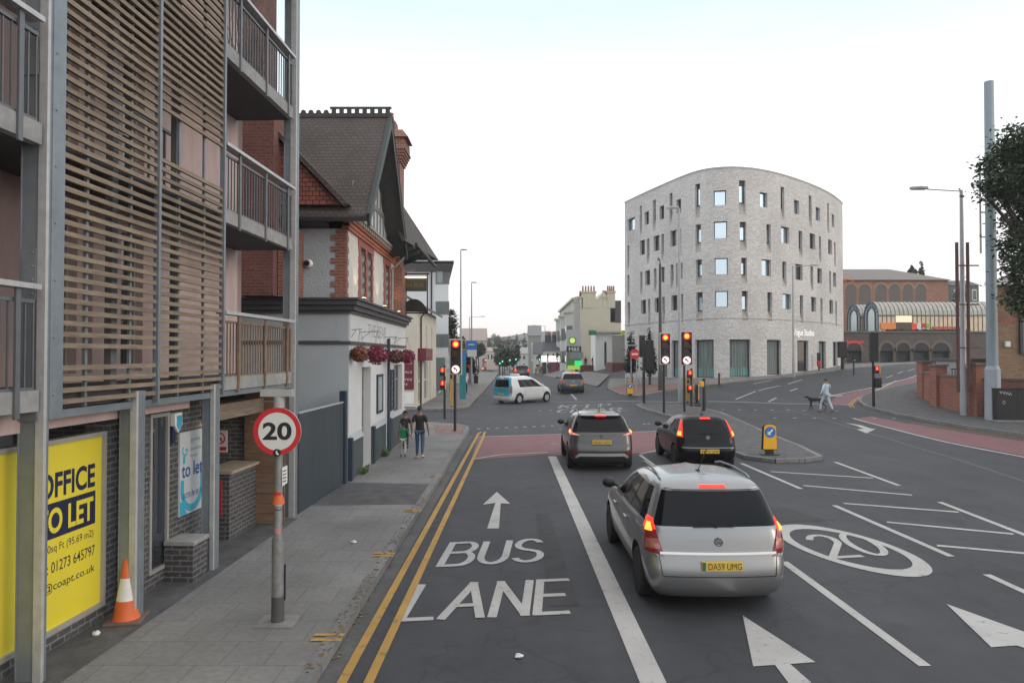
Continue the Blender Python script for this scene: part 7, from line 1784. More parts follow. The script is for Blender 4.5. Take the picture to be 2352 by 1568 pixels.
for u, vb, vl, lab in ((1148, 849, 833, 'leftmost green traffic light in the far street'), (1154, 848, 829, 'second green traffic light in the far street'), (1171, 850, 826, 'green traffic light above the orange bollard far off'), (1185, 851, 824, 'green traffic light by the white cottages'), (1239, 853, 824, 'green traffic light left of the lit white shop'), (1258, 853, 824, 'green traffic light between the two lit shops'), (1280, 853, 821, 'green traffic light beside the cream bay windows'), (1961, 862, 826, 'green traffic light before the supermarket arches')):
    b = gp(u, vb, .05); hh = (vl - vb) / F * b.y
    if b.y > 125: s_ = 125 / b.y; b = Vector((b.x * s_, 125, gz(b.x * s_, 125)))
    signal(lab, b, 0, vl - (11 if u < 1900 else 8), vl + (4 if u < 1900 else 3), 'green', border=False, turn=False, group='far green signals', r=.06)
def ped(label, base, u_off, vs):
    b = Vector(base); t = thing('pedestrian_signal', label, 'pedestrian signal', b)
    zt = at(1176, vs[0][0] - 4, b.y).z - b.z; q = MB(); q.tube([(0, 0, 0), (0, 0, zt)], .057, 12); q.build('pole', M['black'], t, smooth=40)
    for v0, v1 in vs:
        z0, z1 = at(1176, v1, b.y).z - b.z, at(1176, v0, b.y).z - b.z; x = u_off / F * b.y; w = (z1 - z0) * .3
        q = MB(); q.box(x - w, -.22, z0, x + w, .0, z1); c_ = q.build('casing', dkcase, t, bevel=.02); zc = z0 + (z1 - z0) * .68
        q = MB(); q.box(x - w * .75, -.235, zc - w * .8, x + w * .75, -.222, zc + w * .8); q.build('red_panel', lamp_mat('dim red panel', (.8, .015, .01), .8), c_); q = MB(); q.box(x - w * .2, -.245, zc - w * .6, x + w * .2, -.236, zc + w * .5); q.ball((x, -.24, zc + w * .62), w * .2, .01, w * .2, 8); q.build('red_figure', lamp_mat('red man', (1, .12, .05), 3), c_)
        q = MB(); q.box(x + w + .005, -.3, z0, x + w + .03, 0, z1); q.build('yellow_edge', M['yellow'], c_)
    return t
ped('pedestrian signal with two red men on the left pavement', gp(1021, 962, .12), -4, ((843, 863), (873, 893)))
ped('pedestrian signal with two red men on the island', gp(1588, 934, .1), -5, ((850, 868), (884, 902)))
t = ped('pedestrian signal with a red man on the right corner', gp(2007, 933.5, .12), 3, ((841, 857),)); q = MB(); b = t.location; z0 = at(1176, 890, b.y).z - b.z; q.box(0, -.2, z0, .32, .05, z0 + .5); q.build('control_box', dkcase, t, bevel=.02)
for u, v, vt, lab in ((1617, 944, 869, 'short black post on the island'),):
    b = gp(u, v, .1); t = thing('guard_post', lab, 'post', b); h = at(1176, vt, b.y).z - b.z; q = MB(); q.tube([(0, 0, 0), (0, 0, h - .08)], .075, 14); q.build('shaft', M['black'], t, smooth=40); q = MB(); q.lathe([(.07, h - .08), (.085, h - .06), (.085, h - .01), (.05, h), (0, h)], n=14); q.build('cap', M['black'], t, smooth=40); q = MB(); z0 = at(1176, 888, b.y).z - b.z; q.lathe([(.09, z0), (.13, z0 + .02), (.13, z0 + .26), (.09, z0 + .28)], (-.12, -.02, 0), 12); q.build('warning_unit', M['yellow'], t)
for u, v, vt, w, lab in ((1579, 926, 865, 3, 'yellow push button box on the island signal'), (1035, 936, 848, 4, 'yellow box behind the left signal pole')):
    b = gp(u, v, .1); t = thing('push_button_box', lab, 'push button', b); h = at(1176, vt, b.y).z - b.z; q = MB(); q.box(-.05, 0, .1, .13, .12, h); q.build('case', mat('ochre box', (.42, .25, .05), .5, var=.15), t, bevel=.01); q = MB(); q.tube([(.04, .15, 0), (.04, .15, h + .1)], .05, 10); q.build('pole', M['black'], t); q = MB(); q.box(-.02, -.012, h * .75, .1, 0, h * .9); q.build('button_panel', M['black'], t)
# keep left bollards
def bollard(label, u, v, vt, side=False):
    b = gp(u, v, .12); t = thing('keep_left_bollard', label, 'bollard', b, 0, 'yellow keep left bollards'); h = at(1176, vt, b.y).z - b.z; s_ = h / 1.0
    def prof(w0, w1, z0, z1, n=8):
        return [(-w0, z0), (w0, z0), (w1, z1 - .08)] + [(w1 * math.cos(math.pi * k / n * .98 + .03), z1 - .08 + .08 * math.sin(math.pi * k / n)) for k in range(1, n)] + [(-w1, z1 - .08)]
    q = MB(); q.ext([(x, -.07, z) for x, z in prof(.24, .21, .16, 1.0)], (0, .14, 0)); q.build('surround', M['black'], t, bevel=.01)
    q = MB(); q.ext([(x, -.075, z) for x, z in prof(.22, .19, .185, .975)], (0, -.015, 0)); q.build('yellow_front', mat('bollard yellow', (.78, .40, .015), .45, var=.06), t)
    q = MB(); q.disc((0, -.091, .73), .175, (0, -1, 0), .008, 28); d = q.build('sign_disc', M['blue'], t)
    q = MB(); y = -.1005
    def rot(x, z): a = R(45); return (x * math.cos(a) - z * math.sin(a), y, .73 + x * math.sin(a) + z * math.cos(a))
    q.face([rot(-.125, 0), rot(-.03, -.085), rot(-.03, -.03), rot(.115, -.03), rot(.115, .03), rot(-.03, .03), rot(-.03, .085)]); q.build('keep_left_arrow', M['signwhite'], d)
    q = MB(); q.box(-.12, -.06, .02, .12, .06, .16); q.box(-.28, -.16, 0, .28, .16, .03); q.build('foot', M['black'], t)
    t.scale = (s_, s_, s_)
    if side: t.rotation_euler = (0, 0, R(70))
bollard('large keep left bollard on the island tip', 1767, 1044, 972); bollard('keep left bollard on the brick paved corner', 1447, 910, 877); bollard('keep left bollard seen edge on by the island signal', 1601, 926, 881, True); bollard('yellow bollard edge on at the far pavement corner', 1652, 884, 856, True)
bollard('orange bollard below the far green lights', 1177, 852, 838); bollard('orange bollard left of the lit shops', 1229, 853, 840)
# no entry signs, bus stop flag, hoops
for i, (u, v, vs_, r, lab) in enumerate(((1459, 893, 813, .30, 'no entry sign beside the grey bollard corner'),)):
    b = gp(u + 3, v, .1); t = thing('no_entry_sign', lab, 'road sign', b); z = at(1176, vs_, b.y).z - b.z
    q = MB(); q.tube([(0, 0, 0), (0, 0, z + .3)], .04, 8); q.tube([(-.35, .3, 0), (-.35, .3, z - .1)], .04, 8); q.build('poles', M['lampgrey'], t, smooth=40); q = MB(); q.disc((-.12, -.06, z), .38, (0, -1, 0), .015, 24); d = q.build('sign_face', M['red'], t); q = MB(); q.box(-.36, -.08, z - .06, .12, -.076, z + .06); q.build('bar', M['signwhite'], d); q = MB(); q.box(-.7, -.1, z + .62, .1, .1, z + .70); q.build('sign_light', M['lampgrey'], t)
b = gp(1083, 888.5, .05); t = thing('bus_stop_flag', 'blue and white information sign fixed to the second lamp', 'sign', (b.x, b.y - .13, 0)); z0, z1, z2 = at(1176, 819, b.y).z, at(1176, 803, b.y).z, at(1176, 782, b.y).z; w = 12 / F * b.y
q = MB(); q.box(-w, -.05, z1, w, -.0, z2); q.build('blue_panel', M['blue'], t); q = MB(); q.box(-w * .8, -.05, z0, w, 0, z1 - .01); q.build('white_panel', M['signwhite'], t)
q = MB(); q.box(-w * .6, -.056, (z1 + z2) / 2, w * .6, -.05, (z1 + z2) / 2 + .12); q.build('lettering', M['signwhite'], t)
for u, v, v2, c_, lab in ((1078, 850, 838, M['red'], 'small red triangular sign past the bus stop'), (1066, 812, 800, mat('olive sign', (.3, .3, .06), .5), 'small yellow and blue flag behind the lamp post')):
    b = gp(1070, 885, .05); t = thing('street_sign', lab, 'sign', (at(u, 0, b.y).x, b.y + 1, 0)); z = at(u, v, b.y).z; z2 = at(u, v2, b.y).z; q = MB(); q.ext([(-.28, 0, z2), (.28, 0, z2), (.0 if c_ == M['red'] else .28, 0, z), (0 if c_ == M['red'] else -.28, 0, z + .001)], (0, .03, 0)); q.build('plate', c_, t); q = MB(); q.tube([(0, .05, 0), (0, .05, z2)], .035, 8); q.build('pole', M['lampgrey'], t)
for i, (u, lab) in enumerate(((1441, 'left steel cycle hoop by the bollard corner'), (1452, 'middle steel cycle hoop by the bollard corner'), (1466, 'right steel cycle hoop by the bollard corner'))):
    b = gp(u, 884, .12); t = thing('cycle_stand', lab, 'cycle stand', b, 0, 'steel cycle hoops'); q = MB(); q.tube([(-.16, 0, 0), (-.16, 0, .62), (-.12, 0, .76), (0, 0, .8), (.12, 0, .76), (.16, 0, .62), (.16, 0, 0)], .028, 8); q.build('hoop', M['steel_pale'], t, smooth=50); q = MB(); q.box(-.2, -.04, 0, .2, .04, .01); q.build('foot_plate', M['steel'], t)
b = gp(1935, 848, .12); t = thing('parking_meter', 'dark pay point on the pavement by the curved building', 'pay point', b); q = MB(); q.box(-.1, -.1, 0, .1, .1, 1.0); q.build('stem', M['black'], t); q = MB(); q.box(-.35, -.2, 1.0, .35, .2, 2.4); q.build('cabinet', M['black'], t, bevel=.05)
# ------------------------------------------------ people and the dog
def skin_obj(name, chains, m, parent, root_v=0, sub=2, smooth=True):
    """chains: list of lists of (point, radius or (rx, ry)); equal points are shared, so the figure grows as one surface"""
    vs, rs, es, idx = [], [], [], {}
    for ch in chains:
        prev = None
        for p, r in ch:
            key = tuple(round(c, 4) for c in p)
            if key not in idx: idx[key] = len(vs); vs.append(key); rs.append(r if isinstance(r, tuple) else (r, r))
            i = idx[key]
            if prev is not None and prev != i: es.append((prev, i))
            prev = i
    me = bpy.data.meshes.new(name); me.from_pydata(vs, es, []); o = bpy.data.objects.new(name, me); C.objects.link(o)
    sk = o.modifiers.new('skin', 'SKIN'); sk.use_smooth_shade = True
    for i, r in enumerate(rs): d = me.skin_vertices[0].data[i]; d.radius = r; d.use_root = (i == root_v)
    sb = o.modifiers.new('sub', 'SUBSURF'); sb.levels = sub; sb.render_levels = sub
    dg = bpy.context.evaluated_depsgraph_get(); dg.update()
    me2 = bpy.data.meshes.new_from_object(o.evaluated_get(dg)); bpy.data.objects.remove(o); me2.name = name
    me2.materials.clear(); me2.materials.append(m); me2.polygons.foreach_set('use_smooth', [True] * len(me2.polygons))
    o = bpy.data.objects.new(name, me2); C.objects.link(o); o.parent = parent
    return o
skin_m = mat('warm skin', (.24, .125, .08), .6, var=.06); skin_l = mat('light skin', (.42, .26, .19), .6, var=.06)
hair_b = mat('black hair', (.010, .009, .008), .6, var=.3, scale=60); hair_br = mat('brown hair', (.055, .035, .022), .6, var=.3, scale=60)
def cloth(n, c): return mat(n, c, .85, var=.18, scale=14, bump=.35, bscale=22, var2=.12)
def person(label, loc, rz, ht, shirt, trousers, shoes, hair, skin=skin_m, stride=.16, arms=None, head_turn=0.0, kid=False, face=True, sub=2, carry=None, group=None, sleeves=True, shorts=False, sock=None):
    t = thing('person', label, 'person', loc, rz, group); k = ht / 1.75; hs = 1.22 if kid else 1.0
    def V(x, y, z): return (x * k, y * k, z * k)
    def rr(a): return (a[0] * k, a[1] * k) if isinstance(a, tuple) else a * k
    sx = .17
    J = dict(pel=(0, 0, .95), sp=(0, .0, 1.13), ch=(0, -.01, 1.33), nb=(0, -.01, 1.46), nk=(0, .0, 1.51))
    legs = {}
    for sg, f in ((-1, stride), (1, -stride)):
        lift = .10 if f < 0 else 0
        legs[sg] = [(sg * .09, 0, .90), (sg * .10, f * .75 + .05, .49), (sg * .10, f * 1.15 - .02, .10 + lift * .55), (sg * .105, f * 1.15 + .05, .045 + lift * .25), (sg * .115, f * 1.15 + .14, .035 + (lift * .0))]
    arms = arms or {-1: ((-.25, -.06 - stride * .4, 1.14), (-.265, .04 - stride * .8, .90)), 1: ((.25, -.02 + stride * .3, 1.14), (.265, .10 + stride * .6, .91))}
    A, HANDS = [], []
    for sg in (-1, 1):
        e, w = Vector(arms[sg][0]), Vector(arms[sg][1]); d = (w - e).normalized(); side = d.cross(Vector((0, 1, 0)))
        if side.length < .1: side = Vector((1, 0, 0))
        side.normalize(); fw = side.cross(d).normalized(); pm = w + d * .055
        A.append([(V(0, -.01, 1.42), rr(.085)), (V(sg * sx, -.01, 1.405), rr(.055)), (V(*e), rr(.040)), (V(*w), rr(.027)), (V(*pm), rr((.036, .024)))])
        for fi, (o_, l_) in enumerate(((-.027, .068), (-.009, .078), (.009, .074), (.026, .058))):
            b = pm + d * .035 + fw * o_; m_ = b + d * l_ * .5 + side * (.008 * sg); e_ = b + d * l_ * .88 + side * (.028 * sg)
            A.append([(V(*pm), rr((.036, .024))), (V(*b), rr(.0095)), (V(*m_), rr(.0085)), (V(*e_), rr(.0065))])
        th = pm + fw * -.038; A.append([(V(*pm), rr((.036, .024))), (V(*th), rr(.0105)), (V(*(th + d * .035 + fw * -.012)), rr(.009))])
        HANDS.append((w, pm, d))
    head = [(V(0, -.01, 1.42), rr(.085)), (V(0, 0, 1.51), rr(.052)), (V(0, .012, 1.51 + .07 * hs), rr((.062 * hs, .07 * hs))), (V(0, .008, 1.51 + .14 * hs), rr((.074 * hs, .088 * hs))), (V(0, .0, 1.51 + .20 * hs), rr((.062 * hs, .074 * hs)))]
    core = [(V(*J['pel']), rr((.145, .10))), (V(*J['sp']), rr((.13, .09))), (V(*J['ch']), rr((.155, .10))), (V(0, -.01, 1.42), rr(.085))]
    L_ = [[(V(*J['pel']), rr((.145, .10)))] + [(V(*p), rr(r)) for p, r in zip(legs[sg], (.078, .052, .036, .036, .03))] for sg in (-1, 1)]
    skin_obj('body', [core, head] + A + L_, skin, t, 0, sub)
    # clothes
    sh = [[(V(0, 0, .80), rr((.165, .13))), (V(0, 0, .88), rr((.168, .132))), (V(0, 0, 1.0), rr((.160, .12))), (V(0, 0, 1.14), rr((.15, .11))), (V(0, -.01, 1.33), rr((.17, .118))), (V(0, -.01, 1.43), rr(.088)), (V(0, .0, 1.475), rr(.066))]]
    for sg in (-1, 1):
        e = Vector(arms[sg][0]); s0 = Vector((sg * sx, -.01, 1.405)); 
        ch = [(V(0, -.01, 1.43), rr(.088)), (V(*s0), rr(.072)), (V(*(s0.lerp(e, .8 if sleeves else .96))), rr(.062))]
        if not sleeves: ch.append((V(*(e.lerp(Vector(arms[sg][1]), .9))), rr(.042)))
        sh.append(ch)
    skin_obj('shirt', sh, shirt, t, 2, sub)
    tr = []
    for sg in (-1, 1):
        p = legs[sg]; an = Vector(p[2]) + Vector((0, 0, .03)); ch = [(V(0, 0, .96), rr((.148, .108))), (V(*p[0]), rr(.088)), (V(*p[1]), rr(.064))]
        if shorts: ch = ch[:2] + [(V(*Vector(p[0]).lerp(Vector(p[1]), .9)), rr(.085))]
        else: ch.append((V(*an), rr(.05)))
        tr.append(ch)
    skin_obj('trousers', tr, trousers, t, 0, sub)
    for sg in (-1, 1):
        p = legs[sg]; a = Vector(p[2]); skin_obj('shoe', [[(V(a.x, a.y - .035, a.z - .04), rr((.042, .04))), (V(a.x, a.y + .04, a.z - .05), rr((.042, .034))), (V(p[4][0], p[4][1] + .02, max(.03, a.z - .07)), rr((.04, .028)))]], shoes, t, 0, sub)
    # head details
    h = thing('head_details', None, None, V(0, .004, 1.51 + .14 * hs), head_turn); h.parent = t; bpy.data.objects.remove(h)
    c, s_ = math.cos(head_turn), math.sin(head_turn)
    def hp(x, y, z): return V(x * hs * c - y * hs * s_, x * hs * s_ + y * hs * c + .006, 1.65 + (z + (hs - 1) * .0) * hs + (.0 if not kid else .03))
    q = MB(); n = 16
    for i in range(7):
        for j in range(n): pass
    q.grid(lambda u, v: hp(.086 * math.cos(2 * math.pi * u) * math.sin(v * 1.75), .102 * math.sin(2 * math.pi * u) * math.sin(v * 1.75) - .012, .02 + .10 * math.cos(v * 1.75) - (.045 * max(0, -math.sin(2 * math.pi * u)) * v)), 18, 8)
    q.build('hair', hair, t, smooth=80)
    if face:
        q = MB()
        for sg in (-1, 1): q.ball(hp(sg * .032, .088, .005), .010 * k * hs, n=8)
        q.ball(hp(0, .092, -.055), .022 * k * hs, .008 * k, .006 * k, 8); q.build('eyes_and_mouth', mat('eye dark', (.03, .02, .018), .4, var=0), t)
        q = MB(); q.ball(hp(0, .098, -.022), .013 * k * hs, .02 * k * hs, .018 * k * hs, 8)
        for sg in (-1, 1): q.ball(hp(sg * .083, .0, -.012), .012 * k * hs, .02 * k * hs, .028 * k * hs, 8)
        q.build('nose_and_ears', skin, t, smooth=80)
    if carry:
        w, pm, d = HANDS[1]; q = MB(); b = Vector(V(*(pm + d * .03))); q.box(b.x - .008 * k, b.y - .035 * k, b.z - .08 * k, b.x + .012 * k, b.y + .035 * k, b.z + .07 * k)
        o = q.build('phone', M['black'], None); o.location = Matrix.Rotation(rz, 3, 'Z') @ Vector((0, 0, 0)) + Vector(loc); o.rotation_euler = (0, 0, rz); tag(o, carry, 'phone'); o['category'] = 'phone'
    return t
blacks = cloth('black cotton', (.014, .014, .016)); jeans = cloth('blue denim', (.045, .085, .15)); wshoe = mat('white trainers', (.55, .55, .55), .6, var=.1); greens = cloth('green jersey', (.02, .22, .10)); whites = cloth('pale trousers', (.46, .45, .43)); dshoe = mat('dark shoes', (.03, .028, .03), .6)
p = gp(964, 1053, .12); person('man seen from behind in black short sleeved shirt and blue jeans on the pavement', p, R(-2), 1.56, blacks, jeans, wshoe, hair_b, stride=.07, carry='dark phone in the hand of the man in black')
p = gp(926, 1050, .12); person('small child in green shirt and pale trousers walking by the pub wall', p, R(8), 1.04, greens, whites, dshoe, hair_b, stride=.15, kid=True, arms={-1: ((-.24, -.02, 1.16), (-.25, .04, .96)), 1: ((.27, -.03, 1.18), (.40, .02, 1.0))})
p = gp(931, 1031, .12); person('boy in black T shirt with white emblem turning his head beside the child', p, R(4), 1.22, blacks, cloth('dark joggers', (.03, .032, .04)), dshoe, hair_b, stride=.08, kid=True, head_turn=R(-115))
lblue = cloth('light blue shirt', (.50, .60, .68)); lblue2 = cloth('pale blue trousers', (.50, .57, .62)); brown = mat('tan shoes', (.16, .09, .04), .6)
p = gp(1898, 947); dm = person('man in light blue shirt and trousers crossing the road with a black dog', p, R(25), 1.68, lblue, lblue2, brown, hair_br, skin_l, stride=.26, head_turn=R(-60), sleeves=False, arms={-1: ((-.25, -.02, 1.14), (-.27, .12, .92)), 1: ((.30, -.01, 1.24), (.17, .17, 1.46))})
# the dog: slim, head low, walking
p = gp(1874, 942); t = thing('dog', 'slim black dog walking beside the man in light blue', 'dog', p, R(85)); k = 1.0
dogm = mat('black coat', (.010, .010, .011), .6, var=.3, scale=30)
ch = [[((0, -.30, .54), .075), ((0, -.12, .55), .085), ((0, .10, .53), .10), ((0, .25, .55), .085), ((0, .36, .62), .05), ((0, .43, .68), .055), ((0, .52, .66), .035), ((0, .59, .64), .024)], [((0, -.30, .54), .075), ((0, -.42, .50), .02), ((0, -.52, .38), .014), ((0, -.58, .30), .008)]]
for sg, f in ((-1, .10), (1, -.08)): ch.append([((0, .25, .55), .085), ((sg * .06, .24, .42), .045), ((sg * .06, .23 + f * .6, .23), .026), ((sg * .06, .23 + f, .05), .018), ((sg * .06, .27 + f, .02), .020)])
for sg, f in ((-1, -.10), (1, .08)): ch.append([((0, -.30, .54), .075), ((sg * .06, -.24 + f * .5, .38), .05), ((sg * .06, -.38 + f, .22), .022), ((sg * .06, -.34 + f, .05), .016), ((sg * .06, -.30 + f, .02), .019)])
skin_obj('body', ch, dogm, t, 2); q = MB()
for sg in (-1, 1): q.ext([(sg * .03, .40, .72), (sg * .065, .41, .71), (sg * .07, .39, .63)], (0, .012, 0))
q.build('ears', dogm, t); q = MB(); q.lathe([(.048, -.012), (.052, 0), (.048, .012)], (0, .37, .635), 14, 0, 'y'); q.build('collar', M['red'], t)
q = MB(); a = p + Vector((-.35, .1, .66)); b = dm.location + Vector((-.25, .05, .80)); q.tube([a, (a + b) / 2 - Vector((0, 0, .08)), b], .008, 5); tag(q.build('dog_lead', M['black']), 'thin dark lead between the man and the black dog', 'lead')
# small far figures
far = [((1345, 848), 1.68, blacks, jeans, 'person in dark jacket on the ramp by the cream terrace'), ((1363, 848), 1.72, blacks, cloth('dark joggers', (.03, .032, .04)), 'taller person in black coat beside the kiosk'), ((1069, 905), 1.7, cloth('white shirt', (.6, .6, .6)), blacks, 'person in white top and black trousers by the bus stop')]
for (u, v), ht, a, b, lab in far:
    p = gp(u, v, .1); person(lab, p, R(10), ht, a, b, dshoe, hair_b, sub=1, stride=.08, face=False)
for u, v, a, b, lab in ((1232, 852, (.5, .5, .08), (.05, .06, .1), 'person in yellow vest before the lit shops'), (1240, 853, (.35, .36, .45), (.12, .05, .06), 'person in pale top left of the shop crossing'), (1246, 853, (.30, .08, .05), (.05, .05, .06), 'person in russet top at the shop crossing'), (1262, 853, (.02, .12, .10), (.03, .03, .04), 'person in dark green near the price totem')):
    g_ = gp(u, v, .1); s_ = min(1, 112 / g_.y); p = Vector((g_.x * s_, g_.y * s_, 0)); p.z = gz(p.x, p.y) + .1
    person(lab, p, R(30), 1.72, cloth(lab + ' top', a), cloth(lab + ' legs', b), dshoe, hair_b, sub=1, face=False, stride=.1)

# small life on the far left pavement
for u, v, a, b, lab in ((1090, 872, (.30, .06, .06), (.04, .05, .09), 'person in dark red top on the far left pavement'), (1097, 864, (.10, .12, .16), (.03, .03, .04), 'person in slate blue top farther up the left pavement')):
    p = gp(u, v, .11); person(lab, p, R(-10), 1.7, cloth(lab + ' top', a), cloth(lab + ' legs', b), dshoe, hair_b, sub=1, face=False, stride=.1)
p = gp(1074, 884, .11); t = thing('bus_shelter', 'glazed bus shelter with dark roof past the totem', 'bus shelter', (p.x - 1.6, p.y, p.z))
q = MB()
for y in (0, 3.6):
    for x in (0, 1.2): q.box(x - .04, y - .04, 0, x + .04, y + .04, 2.35)
q.build('frame', M['black'], t); q = MB(); q.box(-.15, -.2, 2.35, 1.4, 3.8, 2.47); q.build('roof', M['black'], t); q = MB(); q.box(-.01, .05, .3, .01, 3.55, 2.2); q.build('glass_back', mat('shelter glass', (.16, .19, .20), .1, .2, 0), t); q = MB(); q.box(.05, .4, .45, .4, 3.2, .5); q.build('bench', M['grey'], t)
p = gp(1093, 880, .11); t = thing('litter_bin', 'dark litter bin near the kerb beyond the second lamp', 'bin', p); q = MB(); q.lathe([(.24, 0), (.28, .85), (.0, .85)], n=16); q.build('body', M['black'], t, smooth=40); q = MB(); q.lathe([(.3, .95), (.26, 1.08), (0, 1.12)], n=16); q.box(-.03, -.25, .85, .03, -.19, .95); q.box(-.03, .19, .85, .03, .25, .95); q.build('hood', M['black'], t, smooth=40)
# ------------------------------------------------ trees
barkm = mat('bark', (.07, .055, .045), .9, var=.35, scale=8, bump=.4, bscale=20)
def leaf_mats(tag_, c): return [mat('leaf %s %d' % (tag_, i), tuple(x * f for x in c), .6, var=.35, scale=3, spec=.3) for i, f in enumerate((.6, .95, 1.45))]
def tree(name, label, base, h, blobs, n, ls, lm, seed=0, trunk_r=.2, conifer=False, group=None, cluster=22, spread=.30):
    """blobs: crown lobes (x, y, z, rx, ry, rz) relative to the base; leaf clusters hang on twigs near the lobe surfaces"""
    rnd = random.Random(seed); t = thing(name, label, 'tree', base, 0, group)
    q = MB(); top = max(b[2] for b in blobs)
    q.tube([(0, 0, -.3), (.04, .02, h * .25), (-.05, .03, h * .5), (0, 0, top)], [trunk_r * 1.25, trunk_r, trunk_r * .7, trunk_r * .2], 9)
    for b in blobs:
        for k in range(3):
            e_ = Vector((b[0] + rnd.uniform(-.6, .6) * b[3], b[1] + rnd.uniform(-.6, .6) * b[4], b[2] + rnd.uniform(-.5, .5) * b[5])); s_ = Vector((0, 0, min(e_.z * .6, h * .6))); q.tube([s_, s_.lerp(e_, .5) + Vector((0, 0, .15)), e_], [trunk_r * .35, trunk_r * .2, trunk_r * .06], 5)
    q.build('trunk', barkm, t, smooth=50)
    q = MB(); vol = [b[3] * b[4] * b[5] for b in blobs]; tot = sum(vol)
    for b, vl in zip(blobs, vol):
        m_ = max(1, int(n * vl / tot / cluster))
        for _ in range(m_):
            d = Vector((rnd.gauss(0, 1), rnd.gauss(0, 1), rnd.gauss(0, 1))).normalized(); f = rnd.uniform(.25, 1.05) ** .6
            cpos = Vector((b[0] + d.x * b[3] * f, b[1] + d.y * b[4] * f, b[2] + d.z * b[5] * f)); mi0 = rnd.choices((0, 1, 2), (.4, .42, .18))[0]
            cs = spread * rnd.uniform(.6, 1.3)
            for _ in range(cluster):
                p = cpos + Vector((rnd.gauss(0, cs), rnd.gauss(0, cs), rnd.gauss(0, cs * .7))); a = Vector((rnd.gauss(0, 1), rnd.gauss(0, 1), rnd.gauss(0, .6))).normalized(); nn = Vector((rnd.gauss(0, .6), rnd.gauss(0, .6), 1)).normalized(); c = a.cross(nn).normalized(); s_ = ls * rnd.uniform(.6, 1.3)
                q.face([p - a * s_, p + c * s_ * .55 - a * s_ * .1, p + a * s_, p - c * s_ * .55 - a * s_ * .1], mi0 if rnd.random() < .75 else rnd.randint(0, 2))
    q.build('crown', lm, t, weld=False)
    return t
nearl = leaf_mats('near', (.055, .082, .045))
Yt = 28.5; bx = at(2420, 480, Yt).x; base = Vector((bx + .6, Yt, gz(bx, Yt) + .1))
def rel(u, v, dy=0): p = at(u, v, Yt + dy); return (p.x - base.x, dy, p.z - base.z)
bl = [(*rel(2420, 400), 1.9, 1.7, 1.6), (*rel(2330, 430, -.4), 1.15, 1.0, .85), (*rel(2292, 385, .3), .75, .8, .55), (*rel(2275, 430, -.3), .55, .5, .42), (*rel(2350, 330, .2), 1.0, 1.0, .75), (*rel(2330, 500, .3), .55, .7, .4), (*rel(2380, 560), 1.35, 1.2, 1.1), (*rel(2345, 600, -.3), .62, .7, .55), (*rel(2340, 660, .2), .62, .7, .5), (*rel(2400, 690), 1.3, 1.2, .8), (*rel(2318, 345, -.2), .6, .6, .38), (*rel(2262, 455, .0), .3, .3, .3), (*rel(2318, 628, .1), .3, .35, .35)]
tree('broadleaf_tree', 'large dark broadleaf tree overhanging the mast at the right edge', base, 8.5, bl, 38000, .085, nearl, 11, .28, cluster=20, spread=.20)
midl = leaf_mats('mid', (.045, .06, .036)); farl = leaf_mats('far', (.075, .088, .070)); olive = leaf_mats('olive', (.07, .075, .04)); grn = leaf_mats('green', (.055, .085, .045)); dk = leaf_mats('conifer', (.022, .034, .026))  # far leaves are paler, distance haze put into their colour
def crown_tree(u, vb, vt, Y, wpx, lm, label, seed, n=1600, name='street_tree', con=False):
    x = at(u, 0, Y).x; zb, zt = at(u, vb, Y).z, at(u, vt, Y).z; b = Vector((x, Y, gz(x, Y))); w = wpx / F * Y / 2; lo = max(zb - b.z, 1.2); hi = zt - b.z; rnd = random.Random(seed)
    if con: bl = [(0, 0, lo + (hi - lo) * f, w * (1.15 - f), w * (1.15 - f), (hi - lo) * .12) for f in (.04, .15, .27, .39, .51, .63, .75, .87, .96)]
    else:
        bl = [(0, 0, (lo + hi) / 2, w * .8, w * .8, (hi - lo) * .42)] + [(rnd.uniform(-.6, .6) * w, rnd.uniform(-.5, .5) * w, lo + (hi - lo) * rnd.uniform(.2, .85), w * rnd.uniform(.3, .5), w * .4, (hi - lo) * rnd.uniform(.14, .24)) for _ in range(6)]
    return tree(name, label, b, hi, bl, int(n * 1.9), (.11 if Y < 70 else .18 if Y < 130 else .34), lm, seed, max(.1, w * .07), con, None, 14, max(.12, w * .13))
crown_tree(1036, 800, 702, 64, 36, midl, 'leafy tree behind the white flats', 21, 1600)
crown_tree(1079, 870, 815, 78, 22, midl, 'low dark street tree beside the bus stop lamp', 22, 1500)
crown_tree(1050, 815, 770, 120, 50, olive, 'olive brown tree behind the bus stop sign', 23, 900)
crown_tree(1066, 850, 790, 105, 34, olive, 'rounded olive tree left of the red bus', 24, 900)
crown_tree(1100, 818, 790, 150, 40, midl, 'dark green tree right above the red bus', 25, 900)
crown_tree(1147, 842, 794, 165, 34, grn, 'bright green tree right of the bus', 26, 900)
crown_tree(1158, 842, 800, 140, 36, midl, 'dense tree behind the far green lights', 27, 900)
crown_tree(1180, 840, 795, 150, 34, midl, 'dark tree beside the white cottages', 28, 800)
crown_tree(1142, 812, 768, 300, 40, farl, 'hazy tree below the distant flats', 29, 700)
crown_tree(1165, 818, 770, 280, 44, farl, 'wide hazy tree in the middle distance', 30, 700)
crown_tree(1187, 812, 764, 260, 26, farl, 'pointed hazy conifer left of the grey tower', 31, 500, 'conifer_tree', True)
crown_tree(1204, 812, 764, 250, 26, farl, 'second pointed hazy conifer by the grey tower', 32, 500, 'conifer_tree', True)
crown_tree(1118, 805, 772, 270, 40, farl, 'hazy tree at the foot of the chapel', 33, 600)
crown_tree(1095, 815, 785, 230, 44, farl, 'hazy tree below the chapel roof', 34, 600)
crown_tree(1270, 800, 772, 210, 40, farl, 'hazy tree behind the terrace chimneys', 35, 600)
crown_tree(1215, 830, 795, 220, 30, farl, 'hazy tree left of the tower base', 36, 500)
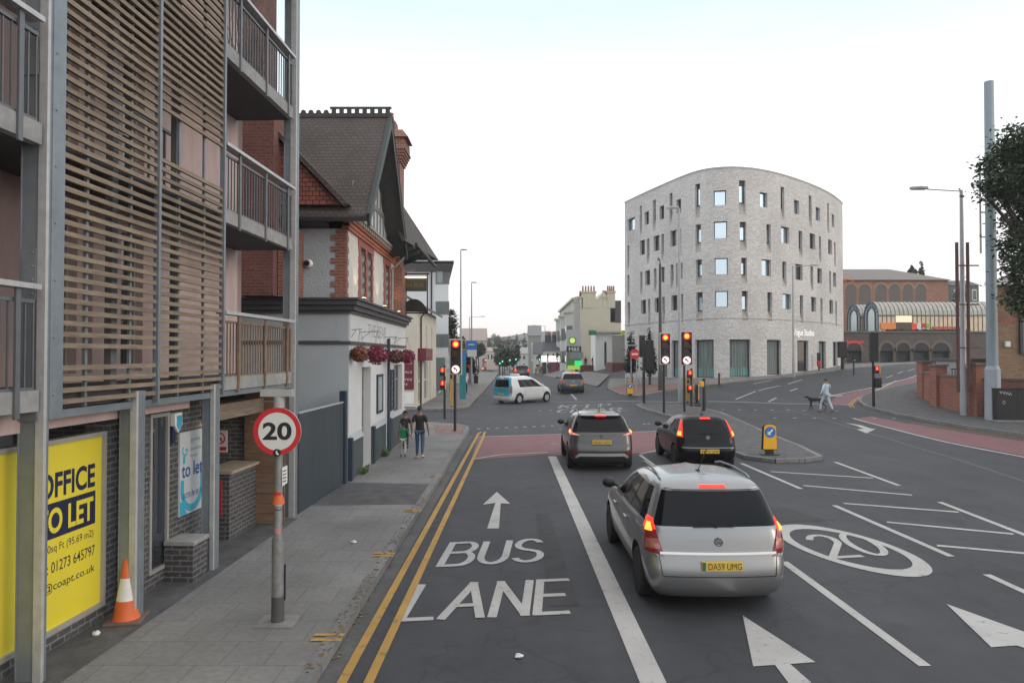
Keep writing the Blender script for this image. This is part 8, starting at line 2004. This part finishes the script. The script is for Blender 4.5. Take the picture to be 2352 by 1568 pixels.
crown_tree(1146, 880, 858, 400, 10, farl, 'tiny tree at the end of the street', 37, 100) if False else None
crown_tree(1447, 880, 762, 60, 26, dk, 'slim dark conifer at the corner of the curved building', 41, 1500, 'conifer_tree', True)
crown_tree(1489, 880, 752, 56, 26, dk, 'taller dark conifer behind the signals by the curved building', 42, 1700, 'conifer_tree', True)
crown_tree(2110, 640, 604, 150, 14, midl, 'spiky tree top above the supermarket roof', 43, 400, 'conifer_tree', True)
crown_tree(2088, 640, 612, 150, 22, midl, 'rounded tree top above the supermarket roof', 44, 400)
crown_tree(2200, 720, 655, 125, 44, grn, 'green tree beyond the right end of the supermarket', 45, 900)
crown_tree(2330, 700, 640, 60, 50, midl, 'dark bushy tree behind the brown brick house', 46, 900)
# wispy plant on the top balcony
base = on_apt(-.5, 12.6, 7.8); t = thing('balcony_plant', 'bare wispy climbing plant on the top balcony', 'plant', base); rnd = random.Random(8); q = MB()
for k in range(34):
    a = rnd.uniform(0, 6.28); P_ = [Vector((rnd.uniform(-.25, .25), rnd.uniform(-.25, .25), .3))]
    for j in range(5): P_.append(P_[-1] + Vector((math.cos(a) * .05 + rnd.gauss(0, .05), math.sin(a) * .05 + rnd.gauss(0, .05), rnd.uniform(.2, .42))))
    q.tube(P_, [.008, .007, .006, .005, .004, .003], 4)
q.build('stems', mat('grey stems', (.16, .15, .14), .9), t); q = MB(); q.lathe([(.16, 0), (.2, .32), (.17, .32), (.15, .1)], n=14); q.build('pot', mat('dark pot', (.05, .045, .045), .8), t)
# distant hillside
q = MB(); q.grid(lambda u, v: (-260 + 620 * u, 340 + 320 * v, -6 + v * 26 + 3 * math.sin(u * 17) * v + 2 * math.sin(u * 41 + 1)), 60, 10)
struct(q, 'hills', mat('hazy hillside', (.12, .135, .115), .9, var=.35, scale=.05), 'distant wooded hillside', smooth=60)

# evening haze over the far streets
q = MB(); q.box(-320, -62, -12, 420, 520, 62); hz = q.build('haze', [], None)
hm = bpy.data.materials.new('haze air'); hm.use_nodes = True; n = hm.node_tree; n.nodes.clear(); out = n.nodes.new('ShaderNodeOutputMaterial'); pv = n.nodes.new('ShaderNodeVolumePrincipled')
pv.inputs['Color'].default_value = (.93, .93, .95, 1); pv.inputs['Density'].default_value = .00055; n.links.new(pv.outputs[0], out.inputs['Volume'])
hz.data.materials.append(hm); tag(hz, 'thin pale evening haze', None, None, 'stuff')
